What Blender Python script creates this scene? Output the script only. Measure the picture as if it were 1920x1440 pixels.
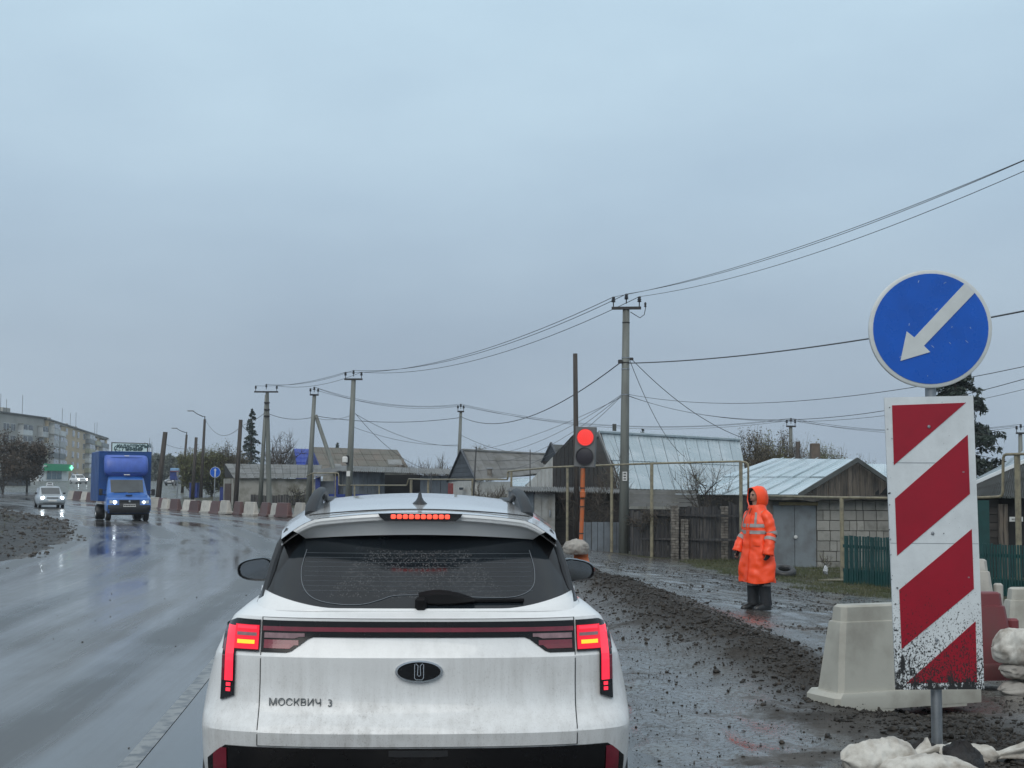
import bpy, math, random
import numpy as np
from mathutils import Vector, Matrix, noise
R = math.radians
sc = bpy.context.scene
C = sc.collection
for o in list(bpy.data.objects):
    bpy.data.objects.remove(o, do_unlink=True)

# ---------------------------------------------------------------- camera
CAM_H = 1.62
FPX = 2660.0                                   # focal length in pixels of a 1920 px wide picture
PITCH = math.atan(195 / FPX)
ROLL = R(0.4)
CM = Matrix.Rotation(math.pi / 2 + PITCH, 4, 'X') @ Matrix.Rotation(ROLL, 4, 'Z')
cd = bpy.data.cameras.new('camera'); cam = bpy.data.objects.new('camera', cd); C.objects.link(cam)
cam.matrix_world = Matrix.Translation((0, 0, CAM_H)) @ CM
cd.sensor_width = 36; cd.lens = 36 * FPX / 1920; cd.clip_end = 4000; cd.clip_start = .05
sc.camera = cam
sc.render.resolution_x = 1024; sc.render.resolution_y = 768

# ---------------------------------------------------------------- sky and sun (overcast, rain clouds)
SUN_EL, SUN_ROT = R(42), R(196)
w = bpy.data.worlds.new('World'); sc.world = w; w.use_nodes = True
nt = w.node_tree; nt.nodes.clear()
def N(t, typ, **kw):
    n = t.nodes.new(typ)
    for k, v in kw.items(): setattr(n, k, v)
    return n
out = N(nt, 'ShaderNodeOutputWorld'); bg = N(nt, 'ShaderNodeBackground'); bg.inputs[1].default_value = 1.0
sky = N(nt, 'ShaderNodeTexSky', sky_type='NISHITA', sun_disc=False, sun_elevation=SUN_EL, sun_rotation=SUN_ROT, air_density=1.5, dust_density=3.0)
scl = N(nt, 'ShaderNodeMix', data_type='RGBA', blend_type='MULTIPLY'); scl.inputs[0].default_value = 1
scl.inputs[7].default_value = (.10, .10, .10, 1)
nt.links.new(sky.outputs[0], scl.inputs[6])
tc = N(nt, 'ShaderNodeTexCoord'); sep = N(nt, 'ShaderNodeSeparateXYZ'); nt.links.new(tc.outputs['Generated'], sep.inputs[0])
rmp = N(nt, 'ShaderNodeValToRGB'); el = rmp.color_ramp.elements
el[0].position = 0.0; el[0].color = (.385, .480, .59, 1)
el[1].position = 1.0; el[1].color = (.95, 1.0, 1.03, 1)
e = el.new(.10); e.color = (.385, .485, .60, 1)
e = el.new(.20); e.color = (.465, .605, .735, 1)
e = el.new(.34); e.color = (.565, .745, .875, 1)
nt.links.new(sep.outputs[2], rmp.inputs[0])
mp = N(nt, 'ShaderNodeMapping'); mp.inputs['Scale'].default_value = (1.0, 1.0, 2.6); mp.inputs['Rotation'].default_value = (0, R(12), 0)
nt.links.new(tc.outputs['Generated'], mp.inputs[0])
nz = N(nt, 'ShaderNodeTexNoise'); nz.inputs['Scale'].default_value = 2.6; nz.inputs['Detail'].default_value = 5; nz.inputs['Roughness'].default_value = .5
nt.links.new(mp.outputs[0], nz.inputs[0])
cr = N(nt, 'ShaderNodeValToRGB'); cr.color_ramp.elements[0].position = .3; cr.color_ramp.elements[0].color = (.87, .88, .91, 1)
cr.color_ramp.elements[1].position = .7; cr.color_ramp.elements[1].color = (1.10, 1.09, 1.07, 1)
nt.links.new(nz.outputs[0], cr.inputs[0])
mul = N(nt, 'ShaderNodeMix', data_type='RGBA', blend_type='MULTIPLY'); mul.inputs[0].default_value = 1
nt.links.new(rmp.outputs[0], mul.inputs[6]); nt.links.new(cr.outputs[0], mul.inputs[7])
mx = N(nt, 'ShaderNodeMix', data_type='RGBA'); mx.inputs[0].default_value = .92      # clouds cover nearly the whole sky
nt.links.new(scl.outputs[2], mx.inputs[6]); nt.links.new(mul.outputs[2], mx.inputs[7])
nt.links.new(mx.outputs[2], bg.inputs[0]); nt.links.new(bg.outputs[0], out.inputs[0])
sl = bpy.data.lights.new('sun', 'SUN'); sl.energy = 1.25; sl.angle = R(45); sl.color = (1, .96, .9)
so = bpy.data.objects.new('sun', sl); C.objects.link(so)
_d = Vector((math.sin(SUN_ROT) * math.cos(SUN_EL), math.cos(SUN_ROT) * math.cos(SUN_EL), math.sin(SUN_EL)))
so.rotation_euler = _d.to_track_quat('Z', 'Y').to_euler(); so.location = (0, 0, 60)
sc.view_settings.view_transform = 'Standard'; sc.view_settings.look = 'None'
sc.view_settings.exposure = 0; sc.view_settings.gamma = 1
sc.render.engine = 'CYCLES'

# ---------------------------------------------------------------- helpers
RND = random.Random(7)
ORG = {}
def sstep(a, b, x):
    t = min(1, max(0, (x - a) / (b - a))); return t * t * (3 - 2 * t)
def lerp(a, b, t): return a + (b - a) * t
def interp(tab, x):
    if x <= tab[0][0]: return tab[0][1]
    for (a, va), (b, vb) in zip(tab, tab[1:]):
        if x <= b: return va + (vb - va) * (x - a) / (b - a)
    return tab[-1][1]
def ray(u, v): return CM.to_3x3() @ Vector((u - 960, 720 - v, -FPX))
def P(u, v, Y):
    "the point of the place that lies Y metres ahead and is seen at (u, v) of the photograph"
    d = ray(u, v); k = Y / d.y
    return Vector((d.x * k, Y, CAM_H + d.z * k))
def root_origin(o):
    while o.parent: o = o.parent
    return ORG.get(o.name, Vector())
def thing(name, label, cat, loc=(0, 0, 0), rz=0, group=None):
    o = bpy.data.objects.new(name, None); C.objects.link(o); o.empty_display_size = .2
    o.location = loc; o.rotation_euler = (0, 0, rz)
    ORG[o.name] = Vector(loc)
    return tag(o, label, cat, group)
def tag(o, label=None, cat=None, group=None, kind=None):
    if label: o['label'] = label
    if cat: o['category'] = cat
    if group: o['group'] = group
    if kind: o['kind'] = kind
    return o
def mkobj(name, me, parent=None, mats=()):
    o = bpy.data.objects.new(name, me); C.objects.link(o)
    for m in mats: me.materials.append(m)
    if parent is not None: o.parent = parent
    return o
def inst(src, name, parent=None, loc=None, rot=None, scale=None):
    o = bpy.data.objects.new(name, src.data if hasattr(src, 'data') else src); C.objects.link(o)
    if parent is not None: o.parent = parent
    if loc is not None: o.location = loc
    if rot is not None: o.rotation_euler = rot
    if scale is not None: o.scale = scale
    return o
def copy_tree(o, parent=None):
    c = o.copy(); C.objects.link(c); c.parent = parent
    if parent is not None: c.matrix_parent_inverse = o.matrix_parent_inverse.copy()
    for ch in o.children: copy_tree(ch, c)
    return c

class MB:
    "collects shapes and links them as ONE mesh object"
    def __init__(s): s.v = []; s.f = []
    def add(s, vs, fs):
        n = len(s.v); s.v += [tuple(p) for p in vs]; s.f += [tuple(i + n for i in f) for f in fs]; return s
    def box(s, c, d, rz=0, M=None):
        hx, hy, hz = d[0] / 2, d[1] / 2, d[2] / 2
        m = M or Matrix.Rotation(rz, 3, 'Z')
        vs = [Vector(c) + m @ Vector((x * hx, y * hy, z * hz)) for x in (-1, 1) for y in (-1, 1) for z in (-1, 1)]
        return s.add(vs, [(0, 1, 3, 2), (4, 6, 7, 5), (0, 4, 5, 1), (2, 3, 7, 6), (0, 2, 6, 4), (1, 5, 7, 3)])
    def cbox(s, c, d, b, rz=0):
        "box with chamfered edges"
        hx, hy, hz = d[0] / 2, d[1] / 2, d[2] / 2; m = Matrix.Rotation(rz, 3, 'Z'); idx = {}; vs = []
        for sx in (-1, 1):
            for sy in (-1, 1):
                for sz in (-1, 1):
                    for ax in range(3):
                        p = [sx * (hx - b), sy * (hy - b), sz * (hz - b)]; p[ax] = (sx * hx, sy * hy, sz * hz)[ax]
                        idx[(sx, sy, sz, ax)] = len(vs); vs.append(Vector(c) + m @ Vector(p))
        fs = []
        for ax in range(3):
            a, bb = [i for i in range(3) if i != ax]
            for sg in (-1, 1):
                q = []
                for (i, j) in ((-1, -1), (1, -1), (1, 1), (-1, 1)):
                    k = [0, 0, 0]; k[ax] = sg; k[a] = i; k[bb] = j; q.append(idx[(*k, ax)])
                fs.append(q)
            for i in (-1, 1):
                for j in (-1, 1):
                    k0 = [0, 0, 0]; k1 = [0, 0, 0]; k0[a] = k1[a] = i; k0[bb] = k1[bb] = j; k0[ax] = -1; k1[ax] = 1
                    fs.append([idx[(*k0, a)], idx[(*k1, a)], idx[(*k1, bb)], idx[(*k0, bb)]])
        for sx in (-1, 1):
            for sy in (-1, 1):
                for sz in (-1, 1): fs.append([idx[(sx, sy, sz, q)] for q in range(3)])
        return s.add(vs, fs)
    def tube(s, pts, rad, n=8, cap=True, flat=1.0):
        pts = [Vector(p) for p in pts]; m = len(pts)
        rs = rad if isinstance(rad, (list, tuple)) else [rad] * m
        vs = []; up = None
        for i, p in enumerate(pts):
            t = (pts[min(i + 1, m - 1)] - pts[max(i - 1, 0)])
            if t.length < 1e-9: t = Vector((0, 0, 1))
            t.normalize()
            if up is None: up = Vector((1, 0, 0)) if abs(t.x) < .8 else Vector((0, 1, 0))
            a = (up - t * up.dot(t)); a = a.normalized() if a.length > 1e-6 else t.orthogonal().normalized()
            b = t.cross(a); up = a
            for k in range(n):
                an = 2 * math.pi * (k + .5) / n
                vs.append(p + a * math.cos(an) * rs[i] + b * math.sin(an) * rs[i] * flat)
        fs = [(i * n + k, i * n + (k + 1) % n, (i + 1) * n + (k + 1) % n, (i + 1) * n + k) for i in range(m - 1) for k in range(n)]
        if cap: fs += [tuple(range(n))[::-1], tuple((m - 1) * n + k for k in range(n))]
        return s.add(vs, fs)
    def cyl(s, a, b, r0, r1=None, n=12): return s.tube([a, b], [r0, r0 if r1 is None else r1], n)
    def grid(s, rows, close=False, flip=False):
        "rows: lists of equally many points"
        n = len(rows[0]); vs = [p for r in rows for p in r]; fs = []
        for i in range(len(rows) - 1):
            for k in range(n if close else n - 1):
                q = (i * n + k, i * n + (k + 1) % n, (i + 1) * n + (k + 1) % n, (i + 1) * n + k)
                fs.append(q[::-1] if flip else q)
        return s.add(vs, fs)
    def slab(s, poly, th):
        "a flat or slightly warped polygon given thickness th along its normal (both ways by half)"
        poly = [Vector(p) for p in poly]; n = Vector()
        for i in range(len(poly)):
            a, b = poly[i], poly[(i + 1) % len(poly)]; n += a.cross(b)
        n.normalize(); k = len(poly)
        vs = [p + n * th / 2 for p in poly] + [p - n * th / 2 for p in poly]
        fs = [tuple(range(k)), tuple(range(2 * k - 1, k - 1, -1))] + [(i, i + k, (i + 1) % k + k, (i + 1) % k) for i in range(k)]
        return s.add(vs, fs)
    def lathe(s, prof, n=16, c=(0, 0, 0), M=None):
        m = M or Matrix.Identity(3); rows = []
        for r, z in prof:
            rows.append([Vector(c) + m @ Vector((r * math.cos(2 * math.pi * k / n), r * math.sin(2 * math.pi * k / n), z)) for k in range(n)])
        return s.grid(rows, close=True)
    def build(s, name, mat, parent=None, world=True, smooth=False, auto=None):
        me = bpy.data.meshes.new(name)
        o0 = root_origin(parent) if (parent is not None and world) else Vector()
        me.from_pydata([(p[0] - o0.x, p[1] - o0.y, p[2] - o0.z) for p in s.v], [], s.f); me.update()
        if smooth or auto:
            me.polygons.foreach_set('use_smooth', [True] * len(me.polygons))
        if auto: me.set_sharp_from_angle(angle=R(auto))
        return mkobj(name, me, parent, [mat] if mat else [])

def npmesh(name, V, F, mat, parent=None, smooth=False):
    "fast mesh from numpy arrays, F all triangles or all quads"
    me = bpy.data.meshes.new(name); V = np.asarray(V, np.float32); F = np.asarray(F, np.int32); k = F.shape[1]
    me.vertices.add(len(V)); me.vertices.foreach_set('co', V.ravel())
    me.loops.add(F.size); me.loops.foreach_set('vertex_index', F.ravel())
    me.polygons.add(len(F)); me.polygons.foreach_set('loop_start', np.arange(0, F.size, k, dtype=np.int32))
    me.polygons.foreach_set('loop_total', np.full(len(F), k, np.int32))
    if smooth: me.polygons.foreach_set('use_smooth', np.ones(len(F), bool))
    me.update(calc_edges=True); me.validate()
    return mkobj(name, me, parent, [mat] if mat else [])

# ---------------------------------------------------------------- materials (all node based)
MATS = {}
def mat(name, col, rough=.6, metal=0.0, var=.18, scale=3.0, bump=0.0, bscale=40.0, rnd=0.0, coat=0.0, spec=.5, col2=None, stretch=(1, 1, 1), c2lo=.45, c2hi=.62, rvar=0.0, emit=None, es=0.0, alpha=None):
    if name in MATS: return MATS[name]
    m = bpy.data.materials.new(name); m.use_nodes = True; t = m.node_tree; b = t.nodes['Principled BSDF']; MATS[name] = m
    b.inputs['Roughness'].default_value = rough; b.inputs['Metallic'].default_value = metal
    b.inputs['Coat Weight'].default_value = coat; b.inputs['Coat Roughness'].default_value = .06; b.inputs['Specular IOR Level'].default_value = spec
    tcn = N(t, 'ShaderNodeTexCoord'); mpn = N(t, 'ShaderNodeMapping'); mpn.inputs['Scale'].default_value = stretch
    t.links.new(tcn.outputs['Object'], mpn.inputs[0])
    n1 = N(t, 'ShaderNodeTexNoise'); n1.inputs['Scale'].default_value = scale; n1.inputs['Detail'].default_value = 6; n1.inputs['Roughness'].default_value = .6
    t.links.new(mpn.outputs[0], n1.inputs[0])
    rp = N(t, 'ShaderNodeValToRGB'); a, z = rp.color_ramp.elements
    if col2 is None:
        a.position, z.position = .3, .7
        a.color = (*[max(0, c * (1 - var)) for c in col], 1); z.color = (*[min(1, c * (1 + var)) for c in col], 1)
    else:
        a.position, z.position = c2lo, c2hi; a.color = (*col, 1); z.color = (*col2, 1)
    t.links.new(n1.outputs[0], rp.inputs[0]); last = rp.outputs[0]
    if rnd:
        oi = N(t, 'ShaderNodeObjectInfo'); mr = N(t, 'ShaderNodeMapRange'); mr.inputs[3].default_value = 1 - rnd; mr.inputs[4].default_value = 1 + rnd
        t.links.new(oi.outputs['Random'], mr.inputs[0])
        hs = N(t, 'ShaderNodeHueSaturation'); t.links.new(mr.outputs[0], hs.inputs['Value']); t.links.new(last, hs.inputs['Color']); last = hs.outputs[0]
    t.links.new(last, b.inputs['Base Color'])
    if rvar:
        mr2 = N(t, 'ShaderNodeMapRange'); mr2.inputs[1].default_value = .3; mr2.inputs[2].default_value = .7
        mr2.inputs[3].default_value = max(.02, rough - rvar); mr2.inputs[4].default_value = min(1, rough + rvar)
        n3 = N(t, 'ShaderNodeTexNoise'); n3.inputs['Scale'].default_value = scale * 1.7; n3.inputs['Detail'].default_value = 4
        t.links.new(mpn.outputs[0], n3.inputs[0]); t.links.new(n3.outputs[0], mr2.inputs[0]); t.links.new(mr2.outputs[0], b.inputs['Roughness'])
    if bump:
        n2 = N(t, 'ShaderNodeTexNoise'); n2.inputs['Scale'].default_value = bscale; n2.inputs['Detail'].default_value = 4
        t.links.new(mpn.outputs[0], n2.inputs[0])
        bp = N(t, 'ShaderNodeBump'); bp.inputs['Strength'].default_value = bump; bp.inputs['Distance'].default_value = .02
        t.links.new(n2.outputs[0], bp.inputs['Height']); t.links.new(bp.outputs[0], b.inputs['Normal'])
    if emit:
        b.inputs['Emission Color'].default_value = (*emit, 1); b.inputs['Emission Strength'].default_value = es
    return m

def text_obj(name, s, size, M, m, parent=None, ext=.002, align='CENTER', bold=0.0, xs=1.0):
    "flat lettering as a mesh; M maps text space (x right, y up, z out) to world or local space"
    cu = bpy.data.curves.new(name, 'FONT'); cu.body = s; cu.size = size; cu.extrude = ext; cu.align_x = align; cu.align_y = 'CENTER'; cu.offset = bold
    cu.resolution_u = 3
    t = bpy.data.objects.new('tmp', cu); C.objects.link(t)
    dg = bpy.context.evaluated_depsgraph_get(); me = bpy.data.meshes.new_from_object(t.evaluated_get(dg))
    bpy.data.objects.remove(t); me.name = name; me.materials.clear()
    me.transform(M @ Matrix.Diagonal((xs, 1, 1, 1)))
    return mkobj(name, me, parent, [m])
# ---------------------------------------------------------------- terrain
ROAD_L = [(-300, -6), (-15, -5.6), (0, -6.4), (8, -7.2), (26, -9.7), (36, -11.6), (43, -13.2), (55, -17), (64, -20), (72, -23.5), (80, -27.5), (90, -32.5), (100, -38.5), (110, -46), (125, -60), (140, -78), (160, -104), (200, -165), (260, -270)]
ROAD_R = [(-300, 2), (-15, 1.9), (0, .95), (8, .78), (16, .55), (26, .3), (36, -1), (43, -2.5), (55, -5), (64, -8), (72, -11.6), (80, -16), (90, -21.3), (100, -26.6), (110, -32), (125, -42), (140, -54), (160, -71), (200, -112), (260, -190)]
BERM = [(-20, 3.3), (7, 3.1), (10, 2.95), (13, 2.5), (16, 2.1), (20, 1.9), (26, 1.2), (35, -.1), (45, -2.0), (55, -4.2), (65, -7.4), (75, -11.6), (85, -17)]
RISE = [(75, 0), (85, .06), (100, .30), (150, 1.2), (300, 2.7), (600, 5), (1500, 9)]
def nz2(x, y, s, o=0.0): return noise.noise((x * s + o, y * s - o * .7, o))
def rise(Y): return interp(RISE, Y) if Y > 75 else 0.0
def drop(X, Y):
    t = (X - 2.5) / 8 + (Y - 12) / 50
    return -.75 * sstep(0, 1.2, t) if X > -30 else 0.0
def gz(X, Y, rough=True):
    L = interp(ROAD_L, Y); Rr = interp(ROAD_R, Y); b = rise(Y)
    d = min(X - L, Rr - X)
    z = b + drop(X, Y) + .015
    if rough and Y < 140 and -60 < X < 40:
        z += .035 * nz2(X, Y, .7, 3) + .02 * nz2(X, Y, 2.6, 5)
        if Y < 40: z += .022 * noise.noise((X * 4.5 + .45 * Y, Y * .35, 1)) + .009 * noise.noise((X * 12 + 1.2 * Y, Y * 1.1, 2))
        if X > Rr - 1:
            bw = (X - interp(BERM, Y)) / (.85 + .18 * nz2(X, Y, .5, 9))
            if abs(bw) < 1.6 and Y < 90:
                h = (.3 + .7 * sstep(11, 14.5, Y)) * math.exp(-bw * bw * 1.5) * (.20 + .10 * nz2(X, Y, .45, 1)) * (1 if Y < 60 else .6)
                z += h * (1 + .3 * nz2(X, Y, 3.5, 2)) + .012 * nz2(X, Y, 9, 4) * math.exp(-bw * bw)
        if X < L + 1:
            g = sstep(0, 3.5, L - X) * sstep(15, 30, Y) * (1 - sstep(70, 98, Y))
            z += g * (.20 + .28 * nz2(X, Y, .22, 6) + .14 * nz2(X, Y, .9, 7) + .05 * nz2(X, Y, 3, 8))
    if 2 < X < 7 and 9 < Y < 18: z -= .17 * math.exp(-((X - 3.0) / .75) ** 2 - ((Y - 11.3) / 1.0) ** 2) + .12 * math.exp(-((X - 4.5) / 1.6) ** 2 - ((Y - 13.4) / 1.5) ** 2)
    if d > -1.2 and Y < 260:
        m = sstep(-.35, .45, d + .55 * nz2(X, Y, .6, 11) + .25 * nz2(X, Y, 2.3, 12) - .1)
        z = lerp(z, b - .07, m)
    return z
def G(u, v):
    "where the sight line of pixel (u, v) meets the ground"
    d = ray(u, v); d = d / d.y; Y = 4.0
    while Y < 600:
        if CAM_H + d.z * Y < gz(d.x * Y, Y, False): break
        Y += .05 + Y * .002
    return Vector((d.x * Y, Y, gz(d.x * Y, Y)))

ys = [-300, -200, -120, -70, -40, -25, -18]
y = -14.0
while y < 34: ys.append(y); y += .13
while y < 1200: ys.append(y); y += max(.13, (y - 34) * .016 + .13)
angs = np.concatenate([np.linspace(-5.2, -.47, 46)[:-1], np.linspace(-.47, .43, 360), np.linspace(.43, 5.2, 46)[1:]])
V = []; K = []
for Y in ys:
    s_ = max(10, Y + 20) if Y > -10 else 10 + (-10 - Y)
    for a in angs:
        X = a * s_; V.append((X, Y, gz(X, Y)))
        Rr = interp(ROAD_R, Y); L = interp(ROAD_L, Y)
        berm = math.exp(-((X - interp(BERM, Y)) / .80) ** 2) if Y < 90 else 0
        t = (X - 2.5) / 8 + (Y - 12) / 50
        grass = sstep(.80, 1.15, t + .35 * nz2(X, Y, .35, 20)) * (X > -3 + Rr) if Y < 70 else .0
        if X < L - 3: grass = max(grass, sstep(2, 9, L - X) * sstep(.05, .4, nz2(X, Y, .25, 21)))
        if Y > 70: grass = max(grass, sstep(70, 95, Y) * .75 * (1 if (X > Rr + 1.5 or X < L - 1.5) else 0))
        wet = 1 - berm
        if X < L: wet *= .25
        K.append((berm, grass, wet, .40 if X < L - .2 and Y < 100 else 1))
nx = len(angs); ny = len(ys)
ii = (np.arange(ny - 1)[:, None] * nx + np.arange(nx - 1)[None, :]).ravel()
F = np.stack([ii, ii + 1, ii + nx + 1, ii + nx], 1)

def ground_mat():
    m = bpy.data.materials.new('wet_mud_and_gravel'); m.use_nodes = True; t = m.node_tree; b = t.nodes['Principled BSDF']; lk = t.links.new
    tcn = N(t, 'ShaderNodeTexCoord'); at_ = N(t, 'ShaderNodeAttribute', attribute_name='cover'); sp = N(t, 'ShaderNodeSeparateColor'); lk(at_.outputs['Color'], sp.inputs[0])
    def noise_(sc_, det=5, rg=.6):
        n = N(t, 'ShaderNodeTexNoise'); n.inputs['Scale'].default_value = sc_; n.inputs['Detail'].default_value = det; n.inputs['Roughness'].default_value = rg; lk(tcn.outputs['Object'], n.inputs[0]); return n.outputs[0]
    def ramp(i, a, ca, z, cz):
        r = N(t, 'ShaderNodeValToRGB'); r.color_ramp.elements[0].position = a; r.color_ramp.elements[0].color = (*ca, 1); r.color_ramp.elements[1].position = z; r.color_ramp.elements[1].color = (*cz, 1); lk(i, r.inputs[0]); return r.outputs[0]
    def mix(f, a, c):
        x = N(t, 'ShaderNodeMix', data_type='RGBA')
        if isinstance(f, float): x.inputs[0].default_value = f
        else: lk(f, x.inputs[0])
        lk(a, x.inputs[6]); lk(c, x.inputs[7]); return x.outputs[2]
    def math_(op, a, c=None):
        x = N(t, 'ShaderNodeMath', operation=op)
        for i, q in enumerate((a, c)):
            if q is None: continue
            if isinstance(q, (int, float)): x.inputs[i].default_value = q
            else: lk(q, x.inputs[i])
        return x.outputs[0]
    mud = ramp(noise_(1.3), .32, (.042, .038, .034), .7, (.105, .098, .090))
    grav = ramp(noise_(42, 5, .85), .36, (.013, .011, .009), .72, (.062, .052, .043))
    gras = ramp(noise_(5, 6, .7), .3, (.030, .032, .014), .75, (.075, .080, .030))
    gm = math_('MULTIPLY', sp.outputs[1], ramp(noise_(2.2), .42, (0, 0, 0), .55, (1, 1, 1)))
    col = mix(gm, mix(sp.outputs[0], mud, grav), gras)
    dk = N(t, 'ShaderNodeHueSaturation'); lk(col, dk.inputs['Color']); lk(at_.outputs['Alpha'], dk.inputs['Value']); lk(dk.outputs[0], b.inputs['Base Color'])
    # pools of water and a film of wet on the mud: smooth where the patches are, rough between them
    pat = ramp(noise_(.75, 7, .66), .37, (0, 0, 0), .45, (1, 1, 1))
    fine = ramp(noise_(26, 5, .75), .40, (.0, .0, .0), .54, (1, 1, 1))
    wet = math_('MULTIPLY', math_('MULTIPLY', pat, sp.outputs[2]), math_('ADD', math_('MULTIPLY', fine, .55), .45))
    wet = math_('MULTIPLY', wet, math_('SUBTRACT', 1.0, math_('MULTIPLY', gm, .9)))
    mr = N(t, 'ShaderNodeMapRange'); mr.inputs[3].default_value = .66; mr.inputs[4].default_value = .05; lk(wet, mr.inputs[0]); lk(mr.outputs[0], b.inputs['Roughness'])
    ms = N(t, 'ShaderNodeMapRange'); ms.inputs[3].default_value = .10; ms.inputs[4].default_value = .55; lk(wet, ms.inputs[0]); lk(ms.outputs[0], b.inputs['Specular IOR Level'])
    hh = math_('ADD', math_('MULTIPLY', noise_(14, 5, .65), .6), math_('MULTIPLY', noise_(55, 3, .6), .35))
    bp = N(t, 'ShaderNodeBump'); bp.inputs['Distance'].default_value = .03
    st = math_('SUBTRACT', .85, math_('MULTIPLY', wet, .80)); lk(st, bp.inputs['Strength']); lk(hh, bp.inputs['Height']); lk(bp.outputs[0], b.inputs['Normal'])
    return m
ground = npmesh('ground', V, F, ground_mat(), smooth=True); tag(ground, 'dark wet mud, gravel and rough verge around the road', kind='structure')
ca = ground.data.color_attributes.new('cover', 'FLOAT_COLOR', 'POINT'); ca.data.foreach_set('color', np.asarray(K, np.float32).ravel())

# ---------------------------------------------------------------- road: wet asphalt sheet
def road_mat():
    m = bpy.data.materials.new('wet_asphalt'); m.use_nodes = True; t = m.node_tree; b = t.nodes['Principled BSDF']; lk = t.links.new
    uv = N(t, 'ShaderNodeUVMap'); uv.uv_map = 'UVMap'
    def noise_(sc_, stretch, det=4, rg=.55):
        mpn = N(t, 'ShaderNodeMapping'); mpn.inputs['Scale'].default_value = stretch; lk(uv.outputs[0], mpn.inputs[0])
        n = N(t, 'ShaderNodeTexNoise'); n.inputs['Scale'].default_value = sc_; n.inputs['Detail'].default_value = det; n.inputs['Roughness'].default_value = rg; lk(mpn.outputs[0], n.inputs[0]); return n.outputs[0]
    def ramp(i, a, ca, z, cz):
        r = N(t, 'ShaderNodeValToRGB'); r.color_ramp.elements[0].position = a; r.color_ramp.elements[0].color = (*ca, 1); r.color_ramp.elements[1].position = z; r.color_ramp.elements[1].color = (*cz, 1); lk(i, r.inputs[0]); return r.outputs[0]
    tracks = noise_(1.0, (1.3, .045, 1), 6, .65); blot = noise_(.22, (1, .5, 1), 5, .6); grain = noise_(60, (1, 1, 1), 2)
    base = ramp(tracks, .35, (.040, .041, .042), .68, (.085, .081, .076)); lk(base, b.inputs['Base Color'])
    a = N(t, 'ShaderNodeMath', operation='ADD'); lk(tracks, a.inputs[0]); lk(blot, a.inputs[1])
    # four worn wheel tracks, wandering a little
    su = N(t, 'ShaderNodeSeparateXYZ'); lk(uv.outputs[0], su.inputs[0])
    w1 = N(t, 'ShaderNodeMath', operation='MULTIPLY_ADD'); lk(su.outputs[0], w1.inputs[0]); w1.inputs[1].default_value = 2.75; lk(noise_(.5, (.2, .12, 1), 3), w1.inputs[2])
    w2 = N(t, 'ShaderNodeMath', operation='SINE'); lk(w1.outputs[0], w2.inputs[0]); w3 = N(t, 'ShaderNodeMapRange'); w3.inputs[1].default_value = .45; w3.inputs[2].default_value = 1.0; w3.inputs[3].default_value = 0; w3.inputs[4].default_value = .27; lk(w2.outputs[0], w3.inputs[0])
    a2 = N(t, 'ShaderNodeMath', operation='ADD'); lk(a.outputs[0], a2.inputs[0]); lk(w3.outputs[0], a2.inputs[1]); a = a2
    rg = N(t, 'ShaderNodeMapRange'); rg.inputs[1].default_value = .82; rg.inputs[2].default_value = 1.18; rg.inputs[3].default_value = .05; rg.inputs[4].default_value = .30; lk(a.outputs[0], rg.inputs[0]); lk(rg.outputs[0], b.inputs['Roughness'])
    sp_ = N(t, 'ShaderNodeMapRange'); sp_.inputs[1].default_value = .85; sp_.inputs[2].default_value = 1.2; sp_.inputs[3].default_value = .85; sp_.inputs[4].default_value = .15; lk(a.outputs[0], sp_.inputs[0]); lk(sp_.outputs[0], b.inputs['Specular IOR Level'])
    bp = N(t, 'ShaderNodeBump'); bp.inputs['Strength'].default_value = .05; bp.inputs['Distance'].default_value = .01
    hh = N(t, 'ShaderNodeMath', operation='ADD'); lk(grain, hh.inputs[0]); lk(noise_(5, (1, .35, 1), 3), hh.inputs[1]); lk(hh.outputs[0], bp.inputs['Height']); lk(bp.outputs[0], b.inputs['Normal'])
    return m
rows = []; uvs = []; yy = [-300, -150, -60]; y = -20
while y < 260: yy.append(y); y += .8 if y < 130 else 3
acc = 0; prev = None
for Y in yy:
    L = interp(ROAD_L, Y) - .3; Rr = interp(ROAD_R, Y) + .3; mid = Vector(((L + Rr) / 2, Y))
    if prev is not None: acc += (mid - prev).length
    prev = mid
    for k in range(13):
        s_ = k / 12; rows.append((lerp(L, Rr, s_), Y, rise(Y) + .012 - .02 * (2 * s_ - 1) ** 2)); uvs.append((s_ * 9.5, acc))
ii = (np.arange(len(yy) - 1)[:, None] * 13 + np.arange(12)[None, :]).ravel()
RF = np.stack([ii, ii + 1, ii + 14, ii + 13], 1)
MATS['road'] = road_mat()
road = npmesh('road', rows, RF, MATS['road'], smooth=True); tag(road, 'wet grey asphalt road curving away to the left', kind='structure')
ul = road.data.uv_layers.new(name='UVMap'); ul.data.foreach_set('uv', np.asarray(uvs, np.float32)[RF.ravel()].ravel())
# worn white lane line
pm = mat('worn_road_paint', (.20, .20, .19), .3, var=.3, scale=9, col2=(.055, .057, .06), c2lo=.46, c2hi=.58, bump=.1)
mb = MB(); r_ = []
for k in range(60):
    Y = -8 + k * .5; x = -1.43 - .09 * Y - .0012 * max(0, Y - 5) ** 2
    q_ = []
    for xx in (x - .055, x + .055):
        L = interp(ROAD_L, Y) - .3; Rr = interp(ROAD_R, Y) + .3; q_.append((xx, Y, rise(Y) + .016 - .02 * (2 * (xx - L) / (Rr - L) - 1) ** 2))
    r_.append(q_)
mb.grid(r_, flip=True); tag(mb.build('lane_line', pm), 'worn white lane line on the wet asphalt', kind='structure')

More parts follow.
